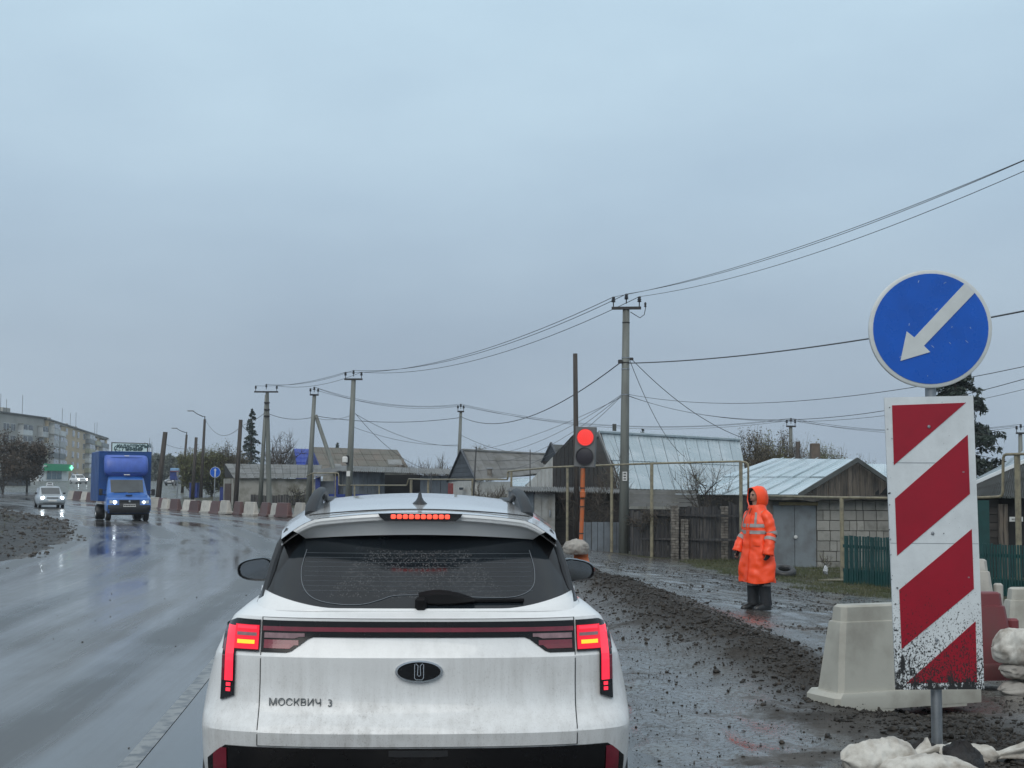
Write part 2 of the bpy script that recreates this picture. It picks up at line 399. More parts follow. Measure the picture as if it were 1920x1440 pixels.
# ---------------------------------------------------------------- gravel
def stones(name, pts, sizes, m, label, seed):
    rs = np.random.RandomState(seed)
    ph = (1 + 5 ** .5) / 2
    b = np.array([(-1, ph, 0), (1, ph, 0), (-1, -ph, 0), (1, -ph, 0), (0, -1, ph), (0, 1, ph), (0, -1, -ph), (0, 1, -ph), (ph, 0, -1), (ph, 0, 1), (-ph, 0, -1), (-ph, 0, 1)]) / 1.9
    f = np.array([(0, 11, 5), (0, 5, 1), (0, 1, 7), (0, 7, 10), (0, 10, 11), (1, 5, 9), (5, 11, 4), (11, 10, 2), (10, 7, 6), (7, 1, 8), (3, 9, 4), (3, 4, 2), (3, 2, 6), (3, 6, 8), (3, 8, 9), (4, 9, 5), (2, 4, 11), (6, 2, 10), (8, 6, 7), (9, 8, 1)])
    n = len(pts); sc3 = rs.uniform(.45, 1.35, (n, 1, 3)); an = rs.uniform(0, 6.28, n); c_, s_ = np.cos(an), np.sin(an)
    v = b[None] * sc3 * np.asarray(sizes)[:, None, None] * rs.uniform(.6, 1.35, (n, 12, 1))
    x = v[..., 0] * c_[:, None] - v[..., 1] * s_[:, None]; yv = v[..., 0] * s_[:, None] + v[..., 1] * c_[:, None]
    v = np.stack([x, yv, v[..., 2] * .75], -1) + np.asarray(pts)[:, None]
    return tag(npmesh(name, v.reshape(-1, 3), (f[None] + 12 * np.arange(n)[:, None, None]).reshape(-1, 3), m), label, 'gravel', kind='stuff')
pts, sz = [], []
rr = random.Random(3)
while len(pts) < 22000:
    Y = 5.5 + 42 * rr.random() ** 1.7; X = interp(BERM, Y) + rr.gauss(0, .40)
    d = interp(ROAD_R, Y) - X
    s_ = min(.024 if rr.random() < .98 else .04, .0040 + .0034 * rr.expovariate(1.0) ** 1.25) * (1 + Y / 50)
    pts.append((X, Y, gz(X, Y) + s_ * .25)); sz.append(s_)
while len(pts) < 33000:
    Y = 5.5 + 34 * rr.random() ** 1.5; X = interp(BERM, Y) + rr.uniform(.3, 9) * (.4 + Y / 40)
    if nz2(X, Y, .45, 31) + .4 * nz2(X, Y, 1.7, 33) < .10: continue
    s_ = min(.018, .0036 + .0028 * rr.expovariate(1.0) ** 1.2) * (1 + Y / 40); pts.append((X, Y, gz(X, Y) + s_ * .2)); sz.append(s_)
while len(pts) < 40000:
    Y = 5 + 15 * rr.random(); X = interp(ROAD_R, Y) + rr.uniform(-.6, 2.0)
    s_ = min(.012, .0024 + .0019 * rr.expovariate(1.0)); pts.append((X, Y, max(gz(X, Y), .008) + s_ * .2)); sz.append(s_)
for _ in range(34):
    Y = rr.uniform(6, 22); X = rr.uniform(-.33 * Y, -.1 * Y); s_ = rr.uniform(.004, .012); pts.append((X, Y, .012 + s_ * .3)); sz.append(s_)
gm_ = mat('wet_gravel_stones', (.020, .017, .014), .55, var=.5, scale=14, col2=(.080, .068, .056), c2lo=.46, c2hi=.74, rvar=.2, spec=.25)
stones('gravel', pts, sz, gm_, 'loose dark wet gravel along the berm and the muddy lot', 5)
pts, sz = [], []
while len(pts) < 3000:
    Y = rr.uniform(24, 90); L = interp(ROAD_L, Y); X = L - rr.expovariate(.35) + .5
    if X < -.37 * Y - 4: continue
    s_ = .010 + .05 * rr.random() ** 5; pts.append((X, Y, gz(X, Y) + s_ * .2)); sz.append(s_ * (1 + Y / 70))
stones('mud_clods', pts, sz, mat('wet_mud_clods', (.035, .030, .026), .6, spec=.2, var=.4, scale=6, col2=(.10, .092, .083), rvar=.2), 'clods of dark mud heaped on the left verge', 6)
# ---------------------------------------------------------------- vehicles
def dirty_paint(name, col, dirt=(.19, .172, .148), amount=.64, zlo=.3, zhi=1.15, coat=.6, rough=.28):
    "car paint under a streaked film of road dirt that thins out towards the roof"
    m = bpy.data.materials.new(name); m.use_nodes = True; t = m.node_tree; b = t.nodes['Principled BSDF']; lk = t.links.new; MATS[name] = m
    tcn = N(t, 'ShaderNodeTexCoord')
    def ns(sc_, st, det=4):
        mp_ = N(t, 'ShaderNodeMapping'); mp_.inputs['Scale'].default_value = st; lk(tcn.outputs['Object'], mp_.inputs[0])
        n = N(t, 'ShaderNodeTexNoise'); n.inputs['Scale'].default_value = sc_; n.inputs['Detail'].default_value = det; n.inputs['Roughness'].default_value = .65; lk(mp_.outputs[0], n.inputs[0]); return n.outputs[0]
    def mr(i, a, z, c, d):
        r = N(t, 'ShaderNodeMapRange'); r.inputs[1].default_value = a; r.inputs[2].default_value = z; r.inputs[3].default_value = c; r.inputs[4].default_value = d; lk(i, r.inputs[0]); return r.outputs[0]
    def mm(op, a, c):
        x = N(t, 'ShaderNodeMath', operation=op)
        for i, q in enumerate((a, c)):
            if isinstance(q, (int, float)): x.inputs[i].default_value = q
            else: lk(q, x.inputs[i])
        return x.outputs[0]
    streak = mr(ns(26, (1, 1, .06)), .36, .66, 0, .75); spot = mr(ns(150, (1, 1, .7), 2), .575, .66, 0, .6); blot = mr(ns(3, (1, 1, 1)), .3, .7, .25, 1)
    se = N(t, 'ShaderNodeSeparateXYZ'); lk(tcn.outputs['Object'], se.inputs[0])
    film = mr(se.outputs[2], zlo, zhi, .62, .03)
    d = mm('MULTIPLY', mm('ADD', mm('MULTIPLY', mm('ADD', streak, spot), mr(se.outputs[2], zlo + .2, zhi, .8, .1)), film), mm('MULTIPLY', blot, amount))
    d = mm('MINIMUM', d, .9)
    mx_ = N(t, 'ShaderNodeMix', data_type='RGBA'); mx_.inputs[6].default_value = (*col, 1); mx_.inputs[7].default_value = (*dirt, 1); lk(d, mx_.inputs[0]); lk(mx_.outputs[2], b.inputs['Base Color'])
    lk(mr(d, 0, .7, rough, .7), b.inputs['Roughness']); lk(mr(d, 0, .6, coat, .05), b.inputs['Coat Weight']); b.inputs['Coat Roughness'].default_value = .05
    return m
M_white = dirty_paint('dirty_white_paint', (.76, .77, .77))
M_wroof = mat('wet_white_paint', (.80, .81, .82), .22, var=.02, coat=1.0, bump=.02, bscale=60)
M_glass = mat('dark_car_glass', (.012, .016, .020), .12, var=.2, scale=6, rvar=.06, spec=.42)
M_wiper = mat('dull_black_wiper', (.005, .005, .006), .55, var=.2, spec=.15)
M_gblk = mat('gloss_black_trim', (.008, .008, .009), .2, var=.15, scale=8, rvar=.08, spec=.28)
M_mblk = mat('matt_black_plastic', (.022, .023, .025), .5, var=.2, scale=12, bump=.06, bscale=120)
M_tyre = mat('wet_tyre_rubber', (.018, .018, .019), .45, var=.3, scale=10, bump=.2, bscale=30)
M_rim = mat('dull_alloy', (.35, .36, .37), .35, metal=.8, var=.1)
M_chrome = mat('chrome', (.65, .67, .69), .16, metal=1, var=.05)
M_railg = mat('satin_grey_rail', (.035, .039, .044), .5, spec=.22, var=.1, scale=10)
M_red = mat('dark_red_lens', (.16, .006, .02), .15, var=.25, scale=12, coat=.6)
M_redlit = mat('lit_red_lens', (.4, .0, .02), .2, var=.05, emit=(1, .006, .025), es=.62)
M_redhot = mat('lit_red_strip', (.6, .02, .03), .2, var=.05, emit=(1, .025, .065), es=1.0)
M_led = mat('brake_led', (.6, .02, .02), .3, var=.05, emit=(1, .09, .05), es=1.7)
M_amber = mat('lit_amber_lens', (.6, .2, .02), .2, var=.05, emit=(1, .30, .01), es=2.2)
M_clear = mat('clear_lens', (.22, .13, .14), .12, var=.25, scale=30, coat=.5)
M_mirror = mat('mirror_glass', (.22, .24, .26), .04, metal=1, var=.03)
M_wire = mat('defroster_wire', (.16, .18, .20), .4, var=.1)

def sup(x, w, n): return (1 - (1 - min(1, abs(x) / w) ** n) ** (1 / n))
class UBody:
    "a body made of horizontal U-shaped slices: the end towards -y is the one that is seen"
    def __init__(s, keys, d=.32, n=2.6): s.k = keys; s.d = d; s.n = n      # keys: z, half width, y of the end, y of the far end
    def par(s, z): return [interp([(k[0], k[i]) for k in s.k], z) for i in (1, 2, 3)]
    def y(s, x, z):
        w, yc, _ = s.par(z); return yc + s.d * sup(x, w, s.n)
    def row(s, z, nr=30, ns=6):
        w, yc, ye = s.par(z); L = []; R_ = []
        y0 = yc + s.d
        for k in range(ns):
            q = k / ns; yv = lerp(ye, y0, q); ta = 1 - .10 * (1 - q) ** 3 * 1.5
            L.append(Vector((-w * ta, yv, z))); R_.append(Vector((w * ta, yv, z)))
        mid = []
        for k in range(nr + 1):
            a = -math.pi / 2 + math.pi * k / nr; x = w * math.copysign(abs(math.sin(a)) ** .75, a); mid.append(Vector((x, yc + s.d * sup(x, w, s.n), z)))
        return L + mid + R_[::-1]
    def mesh(s, sub=3, cap=True, mb=None):
        mb = mb or MB(); zs = []
        for a, b in zip(s.k, s.k[1:]):
            for q in range(sub): zs.append(lerp(a[0], b[0], q / sub))
        zs.append(s.k[-1][0]); rows = [s.row(z) for z in zs]
        mb.grid(rows)
        n = len(rows[0])
        if cap:
            mb.add(rows[-1], [tuple(range(n))]); mb.add(rows[0], [tuple(range(n))[::-1]])
        mb.add([r[0] for r in rows] + [r[-1] for r in rows], [(i, i + 1, len(rows) + i + 1, len(rows) + i) for i in range(len(rows) - 1)])
        return mb
    def patch(s, xs, zb, zt, off, nz=4, th=None, mb=None):
        "a skin panel over the end: xs sample positions, zb and zt the lower and upper edge at x; the rim is turned in"
        mb = mb or MB(); rows = []
        f = lambda g, x: g(x) if callable(g) else g
        for q in range(nz + 1):
            rows.append([Vector((x, s.y(x, lerp(f(zb, x), f(zt, x), q / nz)) - off, lerp(f(zb, x), f(zt, x), q / nz))) for x in xs])
        mb.grid(rows)
        rim = rows[0] + [r[-1] for r in rows[1:]] + rows[-1][-2::-1] + [r[0] for r in rows[-2:0:-1]]
        back = [p + Vector((0, off + .003, 0)) for p in rim]; m_ = len(rim)
        mb.add(rim + back, [(i, i + m_, (i + 1) % m_ + m_, (i + 1) % m_) for i in range(m_)])
        return mb
def lin(a, b, n): return [lerp(a, b, k / n) for k in range(n + 1)]
def wheel(root, x, y, r=.33, w=.2, side=1):
    M_ = Matrix.Rotation(math.pi / 2, 3, 'Y')
    t = MB().lathe([(r * .62, -w / 2), (r * .9, -w / 2), (r, -w * .36), (r, w * .36), (r * .9, w / 2), (r * .62, w / 2)], 24, (x, y, r), M_).build('tyre', M_tyre, root, world=False, auto=50)
    MB().lathe([(.001, -w * .3), (r * .18, -w * .42), (r * .55, -w * .30), (r * .64, -w * .46), (r * .64, w * .46), (r * .55, w * .3), (r * .18, w * .42), (.001, w * .3)], 20, (x, y, r), M_).build('rim', M_rim, t, world=False, auto=40)

# ------------------------------------------------ the white car ahead
suv = thing('white_suv', 'dirty white crossover stopped ahead with its brake lights lit', 'car', (-.37, 5.85, .012), R(4))
KS = [(.20, .84, .22, 4.05), (.30, .885, .10, 4.15), (.46, .905, .03, 4.2), (.552, .908, .012, 4.2), (.609, .910, .0, 4.2), (.628, .9105, .010, 4.2), (.650, .911, .028, 4.2), (.672, .910, .049, 4.2), (.695, .909, .066, 4.2), (.72, .907, .077, 4.2), (.75, .902, .083, 4.2),
      (.80, .893, .087, 4.15), (.905, .868, .078, 4.1), (.95, .850, .105, 4.0), (.985, .838, .115, 3.9), (1.05, .802, .122, 3.6), (1.062, .79, .12, 3.5), (1.10, .745, .205, 3.2), (1.115, .725, .30, 3.1)]
B = UBody(KS)
B.mesh().build('body', M_white, suv, False, auto=22)
CABK = [(1.09, .715, .19, 3.1), (1.18, .688, .30, 2.9), (1.30, .660, .44, 2.6), (1.385, .632, .545, 2.4), (1.43, .595, .62, 2.3), (1.47, .53, .70, 2.2)]
CAB = UBody(CABK, d=.30, n=3.0)
CAB.mesh().build('cabin_glass', M_gblk, suv, False, auto=30)
# roof skin and spoiler
zc = [(.42, 1.497), (.9, 1.530), (1.5, 1.562), (2.2, 1.577), (2.7, 1.565), (3.1, 1.50)]
zx = lambda x: -.14 * x * x - 1.0 * max(0, abs(x) - .5) ** 1.5
yt = lambda x: .415 + .28 * x * x
rows = []
xs = lin(-.668, .668, 36)
for q in range(25):
    r_ = []
    for x in xs:
        y0 = yt(x); yv = lerp(y0, 2.75, (q / 24) ** 1.3); k_ = interp([(.4, .905), (.9, .965), (1.5, 1)], yv); r_.append(Vector((x * k_, yv, interp(zc, yv) + zx(x))))
    rows.append(r_)
mb = MB().grid(rows)
mb.grid([[p + Vector((0, 0, -.03)) for p in r] for r in rows], flip=True)
mb.grid([[r[0] for r in rows], [r[0] + Vector((.01, 0, -.03)) for r in rows]]); mb.grid([[r[-1] for r in rows], [r[-1] + Vector((-.01, 0, -.03)) for r in rows]], flip=True)
roof = mb.build('roof', M_wroof, suv, False, auto=30)
mb = MB(); mb.tube([(x, yt(x) + .16, interp(zc, yt(x) + .16) + zx(x) + .0015) for x in lin(-.5, .5, 24)], .003, 5); mb.build('panel_gap', M_mblk, suv, False)
rows = []
for q in range(9):
    s_ = q / 8; r_ = []
    for x0 in lin(-.612, .612, 36):
        k = lerp(interp([(.4, .905), (.9, .965), (1.5, 1)], yt(x0)), .835, s_ ** .8); x = x0 * k; zt_ = interp(zc, yt(x0)) + zx(x0) - .002; zb_ = 1.398 - .085 * x * x
        z = lerp(zt_, min(zb_, zt_ - .002), s_); yv = yt(x0) + .012 * math.sin(s_ * math.pi / 2) + .05 * s_ - (.012 if 0 < q < 3 else 0)
        r_.append(Vector((x, yv, z)))
    rows.append(r_)
mb = MB().grid(rows, flip=True); mb.grid([rows[-1], [Vector((p.x * .97, p.y + .17, p.z + .012)) for p in rows[-1]]], flip=True)
for e_ in (0, -1): mb.grid([[r[e_] for r in rows], [r[e_] + Vector((0, .25, .01)) for r in rows]], flip=e_ == 0)
spo = mb.build('spoiler', M_white, suv, False, auto=40)
def spy(x): return yt(x) - .012
mb = MB(); pl = [(-.185, 1.492), (.185, 1.492), (.178, 1.478), (.155, 1.460), (-.155, 1.460), (-.178, 1.478)]
mb.slab([Vector((x, yt(x) - .012 - .05 * (1.492 - z), z)) for x, z in pl], .014); bl = mb.build('brake_lamp', M_gblk, suv, False)
for k in range(10):
    x = -.118 + k * .02622; MB().cbox((x, yt(x) - .022, 1.4795), (.0215, .012, .019), .004).build('led', M_led, bl, False)
# rear window, its heating wire and the black fins at its sides
gb = lambda x: 1.094 + .40 * max(0, abs(x) - .36) ** 1.6
CAB.patch(lin(-.700, .700, 44), 1.085, lambda x: gb(x) + .004, .016, 3).build('rear_deck', M_white, suv, False, auto=40)
gt = lambda x: 1.435 - .10 * abs(x) ** 1.5
gl = CAB.patch(lin(-.630, .630, 40), lambda x: max(1.094, gb(x)), lambda x: 1.395 - 1.7 * max(0, abs(x) - .50) ** 1.1, .008, 8).build('rear_window', M_glass, suv, False, auto=30)
def catmull(p, t):
    i = min(int(t), len(p) - 2); q = t - i; a, b, c, d = p[max(i - 1, 0)], p[i], p[i + 1], p[min(i + 2, len(p) - 1)]
    return tuple(.5 * (2 * b[k] + (c[k] - a[k]) * q + (2 * a[k] - 5 * b[k] + 4 * c[k] - d[k]) * q * q + (3 * b[k] - a[k] - 3 * c[k] + d[k]) * q ** 3) for k in range(len(b)))
hw = [(-.50, 1.33), (-.515, 1.25), (-.50, 1.18), (-.45, 1.135), (-.36, 1.115), (-.25, 1.113), (-.17, 1.13), (-.11, 1.147), (0, 1.15), (.11, 1.147), (.3, 1.14), (.42, 1.145), (.49, 1.18), (.505, 1.25), (.49, 1.33)]
hw = [(catmull(hw, i / 6)) for i in range((len(hw) - 1) * 6 + 1)]
mb = MB(); mb.tube([(x, CAB.y(x, z) - .011, z) for x, z in hw], .0016, 4); mb.build('heating_wire', M_wire, gl, False)
for k in range(9):
    z = 1.165 + k * .019; mb = MB(); mb.tube([(x, CAB.y(x, z) - .0095, z) for x in lin(-.5, .49, 14)], .0007, 4); mb.build('heating_wire', M_wire, gl, False)
# patch of rain drops left on the glass between the wiped arc
rr = random.Random(4); mb = MB()
for _ in range(1500):
    z = rr.uniform(1.14, 1.33); hw_ = lerp(.40, .24, (z - 1.14) / .19)
    x = rr.uniform(-hw_, hw_ * .95); r_ = rr.uniform(.0013, .0034); yv = CAB.y(x, z) - .0085
    n_ = Vector((0, -.77, .64)); c_ = Vector((x, yv, z)); a_ = Vector((1, 0, 0)); b_ = n_.cross(a_)
    mb.add([c_ + n_ * r_ * .35] + [c_ + (a_ * math.cos(t) + b_ * math.sin(t) * rr.uniform(.9, 1.3)) * r_ for t in (0, 1.26, 2.51, 3.77, 5.03)], [(0, 1, 2), (0, 2, 3), (0, 3, 4), (0, 4, 5), (0, 5, 1)])
tag(mb.build('rain_drops', mat('water_drops', (.035, .04, .045), .15, var=.1), gl, False, smooth=True), kind='stuff')
for s_ in (-1, 1):
    mb = MB(); pth = [(.600, .82, 1.415), (.628, .68, 1.35), (.648, .56, 1.26), (.662, .48, 1.18), (.668, .43, 1.120)]
    rows = []
    for (x, yv, z) in pth:
        rows.append([Vector((s_ * (x + a), yv + b, z)) for a, b in ((.016, .09), (.022, .02), (.016, -.03), (.0, -.04), (-.014, -.03), (-.018, .03))])
    mb.grid(rows, flip=s_ < 0); mb.add(rows[-1], [tuple(range(6))]); mb.build('window_fin', M_gblk if 0 else M_railg, suv, False, auto=40)
# wiper
wz = lambda x: 1.128
wy = lambda x, z: CAB.y(x, z)
wp = MB(); rows = []
for q in range(9):
    x = lerp(-.005, .235, q / 8); h = .036 * math.sin(math.pi * (.22 + .76 * q / 8)) + .004; zc_ = lerp(1.135, 1.132, q / 8)
    rows.append([Vector((x, wy(x, zc_) - o_, zc_ + dz)) for o_, dz in ((.012, h), (.045, h * .55), (.05, -h * .4), (.02, -h))])
wp.grid(rows, flip=True); wp.add(rows[0], [(0, 1, 2, 3)]); wp.cbox((.005, wy(0, 1.115) - .03, 1.118), (.05, .05, .055), .012)
wpo = wp.build('wiper_arm', M_wiper, suv, False, auto=40)
MB().tube([(x, wy(x, 1.129) - .022, 1.129) for x in lin(.03, .445, 10)], .0085, 6).build('wiper_blade', M_wiper, wpo, False)
# tailgate, lamps, bumper
MB()
B.patch(lin(-.6585, .6585, 36), .5535, 1.062, .0035, 14).build('tailgate_gap', M_mblk, suv, False, auto=25)
tg = None
rowsz = [.556, .609, .628, .65, .672, .695, .72, .75, .80, .85, .905, .95, .985, 1.02, 1.05, 1.06]
mb = MB(); xs2 = lin(-.6535, .6535, 36); rows = [[Vector((x, B.y(x, z) - .0075, z)) for x in xs2] for z in rowsz]; mb.grid(rows)
mb.grid([[r[0] for r in rows], [r[0] + Vector((0, .006, 0)) for r in rows]], flip=True); mb.grid([[r[-1] for r in rows], [r[-1] + Vector((0, .006, 0)) for r in rows]])
tg = mb.build('tailgate', M_white, suv, False, auto=22)
xsb = lin(-.655, -.44, 10) + lin(-.43, .43, 12) + lin(.44, .655, 10)
lowb = lambda x: .985 - (0 if abs(x) < .45 else .062 * min(1, (abs(x) - .45) / .085))
lb = B.patch(xsb, lowb, 1.050, .012, 5).build('light_bar', M_gblk, suv, False, auto=30)
B.patch(lin(-.652, .652, 30), 1.008, 1.026, .0155, 1).build('red_strip', M_red, lb, False)
for s_ in (-1, 1):
    B.patch(lin(s_ * .645, s_ * .50, 8)[::-s_], lambda x: .938 if abs(x) > .52 else .952, .972, .0145, 2).build('red_lens', M_red, lb, False)
    B.patch(lin(s_ * .645, s_ * .475, 8)[::-s_], lambda x: .979 if abs(x) > .5 else .986, 1.000, .0165, 1).build('reversing_lens', M_clear, lb, False)
    tl = B.patch(lin(s_ * .664, s_ * .830, 12)[::s_], lambda x: .925 - .0 * x, lambda x: 1.050 - .9 * max(0, abs(x) - .77) ** 1.2, .014, 6)
    B.patch(lin(s_ * .766, s_ * .826, 6)[::s_], lambda x: .722 + .35 * (.826 - abs(x)), .930, .014, 8, mb=tl)
    tl = tl.build('tail_lamp', M_gblk, suv, False, auto=30)
    B.patch(lin(s_ * .668, s_ * .775, 8)[::s_], .932, 1.028, .018, 4).build('lit_lens', M_redlit, tl, False, auto=30)
    B.patch(lin(s_ * .677, s_ * .765, 8)[::s_], 1.012, 1.025, .0205, 1).build('lit_strip', M_redhot, tl, False)
    B.patch(lin(s_ * .678, s_ * .765, 8)[::s_], .985, .998, .0205, 1).build('reversing_lens', M_clear, tl, False)
    B.patch(lin(s_ * .686, s_ * .762, 8)[::s_], .953, .968, .022, 1).build('indicator', M_amber, tl, False)
    B.patch(lin(s_ * .774, s_ * .811, 4)[::s_], .800, lambda x: 1.02, .018, 8).build('lit_strip', M_redhot, tl, False)
    B.patch(lin(s_ * .812, s_ * .826, 3)[::s_], .80, lambda x: 1.0, .017, 4).build('red_lens', M_red, tl, False)
    for zq in (.778, .757): B.patch(lin(s_ * .783, s_ * .803, 2)[::s_], zq, zq + .014, .018, 1).build('lit_strip', M_redhot, tl, False)
    rf = B.patch(lin(s_ * .785, s_ * .845, 7)[::s_], .40, lambda x: .538 - 1.2 * max(0, abs(x) - .81) ** 1.1, .015, 5).build('bumper_reflector', M_red, suv, False, auto=30)
B.patch(lin(-.872, .872, 44), .33, lambda x: .549 - 1.5 * max(0, abs(x) - .79) ** 1.25, .010, 6).build('bumper_trim', M_gblk, suv, False, auto=30)
B.patch(lin(-.12, .12, 6), lambda x: .515 + .1 * max(0, abs(x) - .09), .542, .014, 1).build('number_plate_lamp_housing', M_mblk, suv, False)
# emblem and lettering
def rim_pts(a, b, off, n=40, c=(0, .851)): return [Vector((c[0] + a * math.cos(2 * math.pi * k / n), B.y(0, .85) - off, c[1] + b * math.sin(2 * math.pi * k / n))) for k in range(n)]
em = MB(); em.grid([rim_pts(.100, .0465, .006), rim_pts(.0985, .045, .018), rim_pts(.088, .038, .018)], close=True); em.add(rim_pts(.0885, .0385, .014), [tuple(range(40))])
emb = MB().grid([rim_pts(.100, .0465, .005), rim_pts(.0985, .045, .018), rim_pts(.089, .0385, .0185), rim_pts(.088, .038, .012)], close=True).build('emblem', M_chrome, suv, False, auto=40)
MB().add(rim_pts(.0885, .0384, .0145), [tuple(range(40))]).build('emblem_plate', M_gblk, emb, False)
ey = B.y(0, .85) - .020; mk = MB()
o_ = [(-.0105, .032), (-.0195, .0245)]
def bar(p, q, wd): 
    a, b = Vector((p[0], ey, .851 + p[1])), Vector((q[0], ey, .851 + q[1])); mk.tube([a, b], wd, 4, flat=.8)
U = [(-.0045, .024), (-.0145, .033), (-.0185, .030), (-.0185, -.026), (-.012, -.033), (.012, -.033), (.0185, -.026), (.0185, .030), (.0145, .033), (.0045, .024)]
I_ = [(-.0045, .024), (-.0065, -.014), (0, -.019), (.0065, -.014), (.0045, .024)]
for pth in (U, I_):
    mk.tube([Vector((x, ey, .851 + z)) for x, z in pth], .0024, 4, flat=1)
mk.build('emblem_mark', M_chrome, emb, False)
yl = B.y(.48, .722) - .0095; sl_ = (B.y(.62, .722) - B.y(.34, .722)) / .28
Mt = Matrix(((1, 0, 0, -.485), (-sl_, 0, -1, yl), (0, 1, 0, .722), (0, 0, 0, 1)))
text_obj('lettering', 'МОСКВИЧ  3', .042, Mt, mat('dull_chrome_letters', (.15, .16, .165), .4, metal=.3, var=.15, scale=40), suv, ext=.003, xs=1.02)
# mirrors, rails, aerial, wheels
for s_ in (-1, 1):
    def mring(k_, yv, dz=0, dx=0):
        out_ = []
        for k in range(20):
            a = 2 * math.pi * k / 20; cx = math.copysign(abs(math.cos(a)) ** .7, math.cos(a)); cz = math.copysign(abs(math.sin(a)) ** .75, math.sin(a))
            z = cz * .066 * k_ * (1.0 - .25 * cx * (1 if cz > 0 else .5)); out_.append(Vector((s_ * (.935 + cx * .105 * k_ + dx), yv, 1.128 + z + dz)))
        return out_
    mi = MB().grid([mring(.84, 2.48), mring(.95, 2.465), mring(1.03, 2.50), mring(1.0, 2.55)], close=True, flip=s_ > 0).build('door_mirror', M_gblk, suv, False, auto=50)
    MB().grid([mring(1.0, 2.55), mring(.95, 2.62), mring(.7, 2.68), mring(.2, 2.70)], close=True, flip=s_ > 0).build('mirror_shell', M_wroof, mi, False, auto=60)
    MB().add(mring(.86, 2.484), [tuple(range(20))]).build('mirror_glass', M_mirror, mi, False)
    MB().tube([(s_ * .76, 2.66, 1.07), (s_ * .88, 2.60, 1.09)], .03, 8).build('mirror_stalk', M_gblk, mi, False)
    MB().tube([(s_ * .511, .90, 1.478), (s_ * .512, .935, 1.505), (s_ * .502, 1.02, 1.548), (s_ * .492, 1.12, 1.578), (s_ * .485, 1.26, 1.590), (s_ * .482, 1.40, 1.575), (s_ * .482, 1.55, 1.545), (s_ * .485, 2.5, 1.540)], [.03, .03, .028, .026, .024, .022, .018, .016], 10, flat=.75).build('roof_rail', M_railg, suv, False, auto=50)
    rw = [(.95, 1.505), (1.05, 1.55), (1.15, 1.573), (1.26, 1.583), (1.38, 1.57), (1.5, 1.545)]
    MB().grid([[Vector((s_ * .492, yv, zv)) for yv, zv in rw], [Vector((s_ * .492, yv, interp(zc, yv) - .045)) for yv, zv in rw]]).build('rail_gap_shade', M_mblk, suv, False)  # black sheet added in place of the shadowed gap under the rail
    for yv in (.86, 3.45):
        wheel(suv, s_ * .785, yv, .335, .21)
        mb = MB(); arc = [(math.cos(a), math.sin(a)) for a in lin(-.25, math.pi + .25, 18)]
        mb.grid([[Vector((s_ * xo, yv + r_ * ca, .335 + r_ * sa)) for ca, sa in arc] for xo, r_ in ((.86, .36), (.925, .365), (.925, .42), (.86, .43))]); mb.build('wheel_arch', M_mblk, suv, False, auto=40)
    MB().cbox((s_ * .885, 2.15, .28), (.06, 1.95, .14), .02).build('sill_trim', M_mblk, suv, False)
    for yv in (1.55, 2.55): MB().cbox((s_ * .893, yv, .60), (.004, .006, .36), .001).build('panel_gap', M_mblk, suv, False)
    for yv in (1.75, 2.75): MB().cbox((s_ * .895, yv - .12, .92), (.035, .20, .03), .008).build('door_handle', M_wroof, suv, False)
mb = MB(); rows = []
for z, hw_, y0, y1 in ((0, .037, .84, 1.02), (.008, .034, .845, 1.01), (.02, .020, .855, .985), (.036, .011, .87, .95), (.052, .008, .88, .93), (.062, .004, .885, .915)):
    zz = 1.525 + z; c_ = (y0 + y1) / 2; rows.append([Vector((hw_ * math.cos(a), c_ + (y1 - y0) / 2 * math.sin(a), zz)) for a in [2 * math.pi * k / 14 for k in range(14)]])
mb.grid(rows, close=True); mb.add(rows[-1], [tuple(range(14))]); mb.build('roof_aerial', M_mblk, suv, False, smooth=True)

# ------------------------------------------------ blue box truck coming towards us
M_blue = mat('blue_cab_paint', (.035, .13, .42), .30, var=.12, scale=4, coat=.5, col2=(.05, .16, .46))
M_bluebox = mat('blue_box_panels', (.012, .065, .23), .45, var=.2, scale=2, bump=.03)
M_fair = mat('blue_fairing', (.06, .12, .43), .40, var=.15, scale=3)
M_hl = mat('lit_headlamp', (.8, .85, .9), .1, var=.02, emit=(.85, .95, 1.0), es=35)
M_hloff = mat('headlamp_glass', (.45, .48, .5), .08, var=.1, coat=.5)
M_wind = mat('windscreen_glass', (.05, .06, .065), .06, var=.25, scale=2, coat=.5)
M_plate = mat('number_plate_white', (.62, .62, .60), .4, var=.08)
M_under = mat('dark_underbody', (.012, .012, .012), .7, var=.3)
tp = G(237, 981)
truck = thing('box_truck', 'blue box truck with lit headlights driving towards the camera', 'truck', (tp.x + .12, tp.y, rise(tp.y) + .01), R(22.5))
TK = [(.36, .90, .08, 1.9), (.50, .97, .0, 1.9), (.72, .985, .0, 1.9), (.78, .985, .05, 1.9), (.98, .97, .07, 1.9), (1.06, .95, .14, 1.9), (1.14, .92, .42, 1.9), (1.20, .90, .68, 1.9), (1.26, .90, .80, 1.9), (1.9, .80, 1.22, 1.9), (2.02, .76, 1.34, 1.9), (2.06, .68, 1.44, 1.9)]
T = UBody(TK, d=.28, n=3.4)
T.mesh().build('cab', M_blue, truck, False, auto=28)
T.patch(lin(-.72, .72, 14), 1.29, 1.86, .012, 5).build('windscreen', M_wind, truck, False, auto=30)
for s_ in (-1, 1): MB().slab([(s_ * .70, 1.05, 1.30), (s_ * .885, 1.30, 1.30), (s_ * .81, 1.6, 1.84), (s_ * .72, 1.45, 1.84)], .01).build('side_window', M_wind, truck, False)
T.patch(lin(-.93, .93, 20), .37, .735, .02, 4).build('bumper', M_mblk, truck, False, auto=30)
gr = T.patch(lin(-.45, .45, 10), .60, .96, .03, 3).build('grille', M_mblk, truck, False, auto=30)
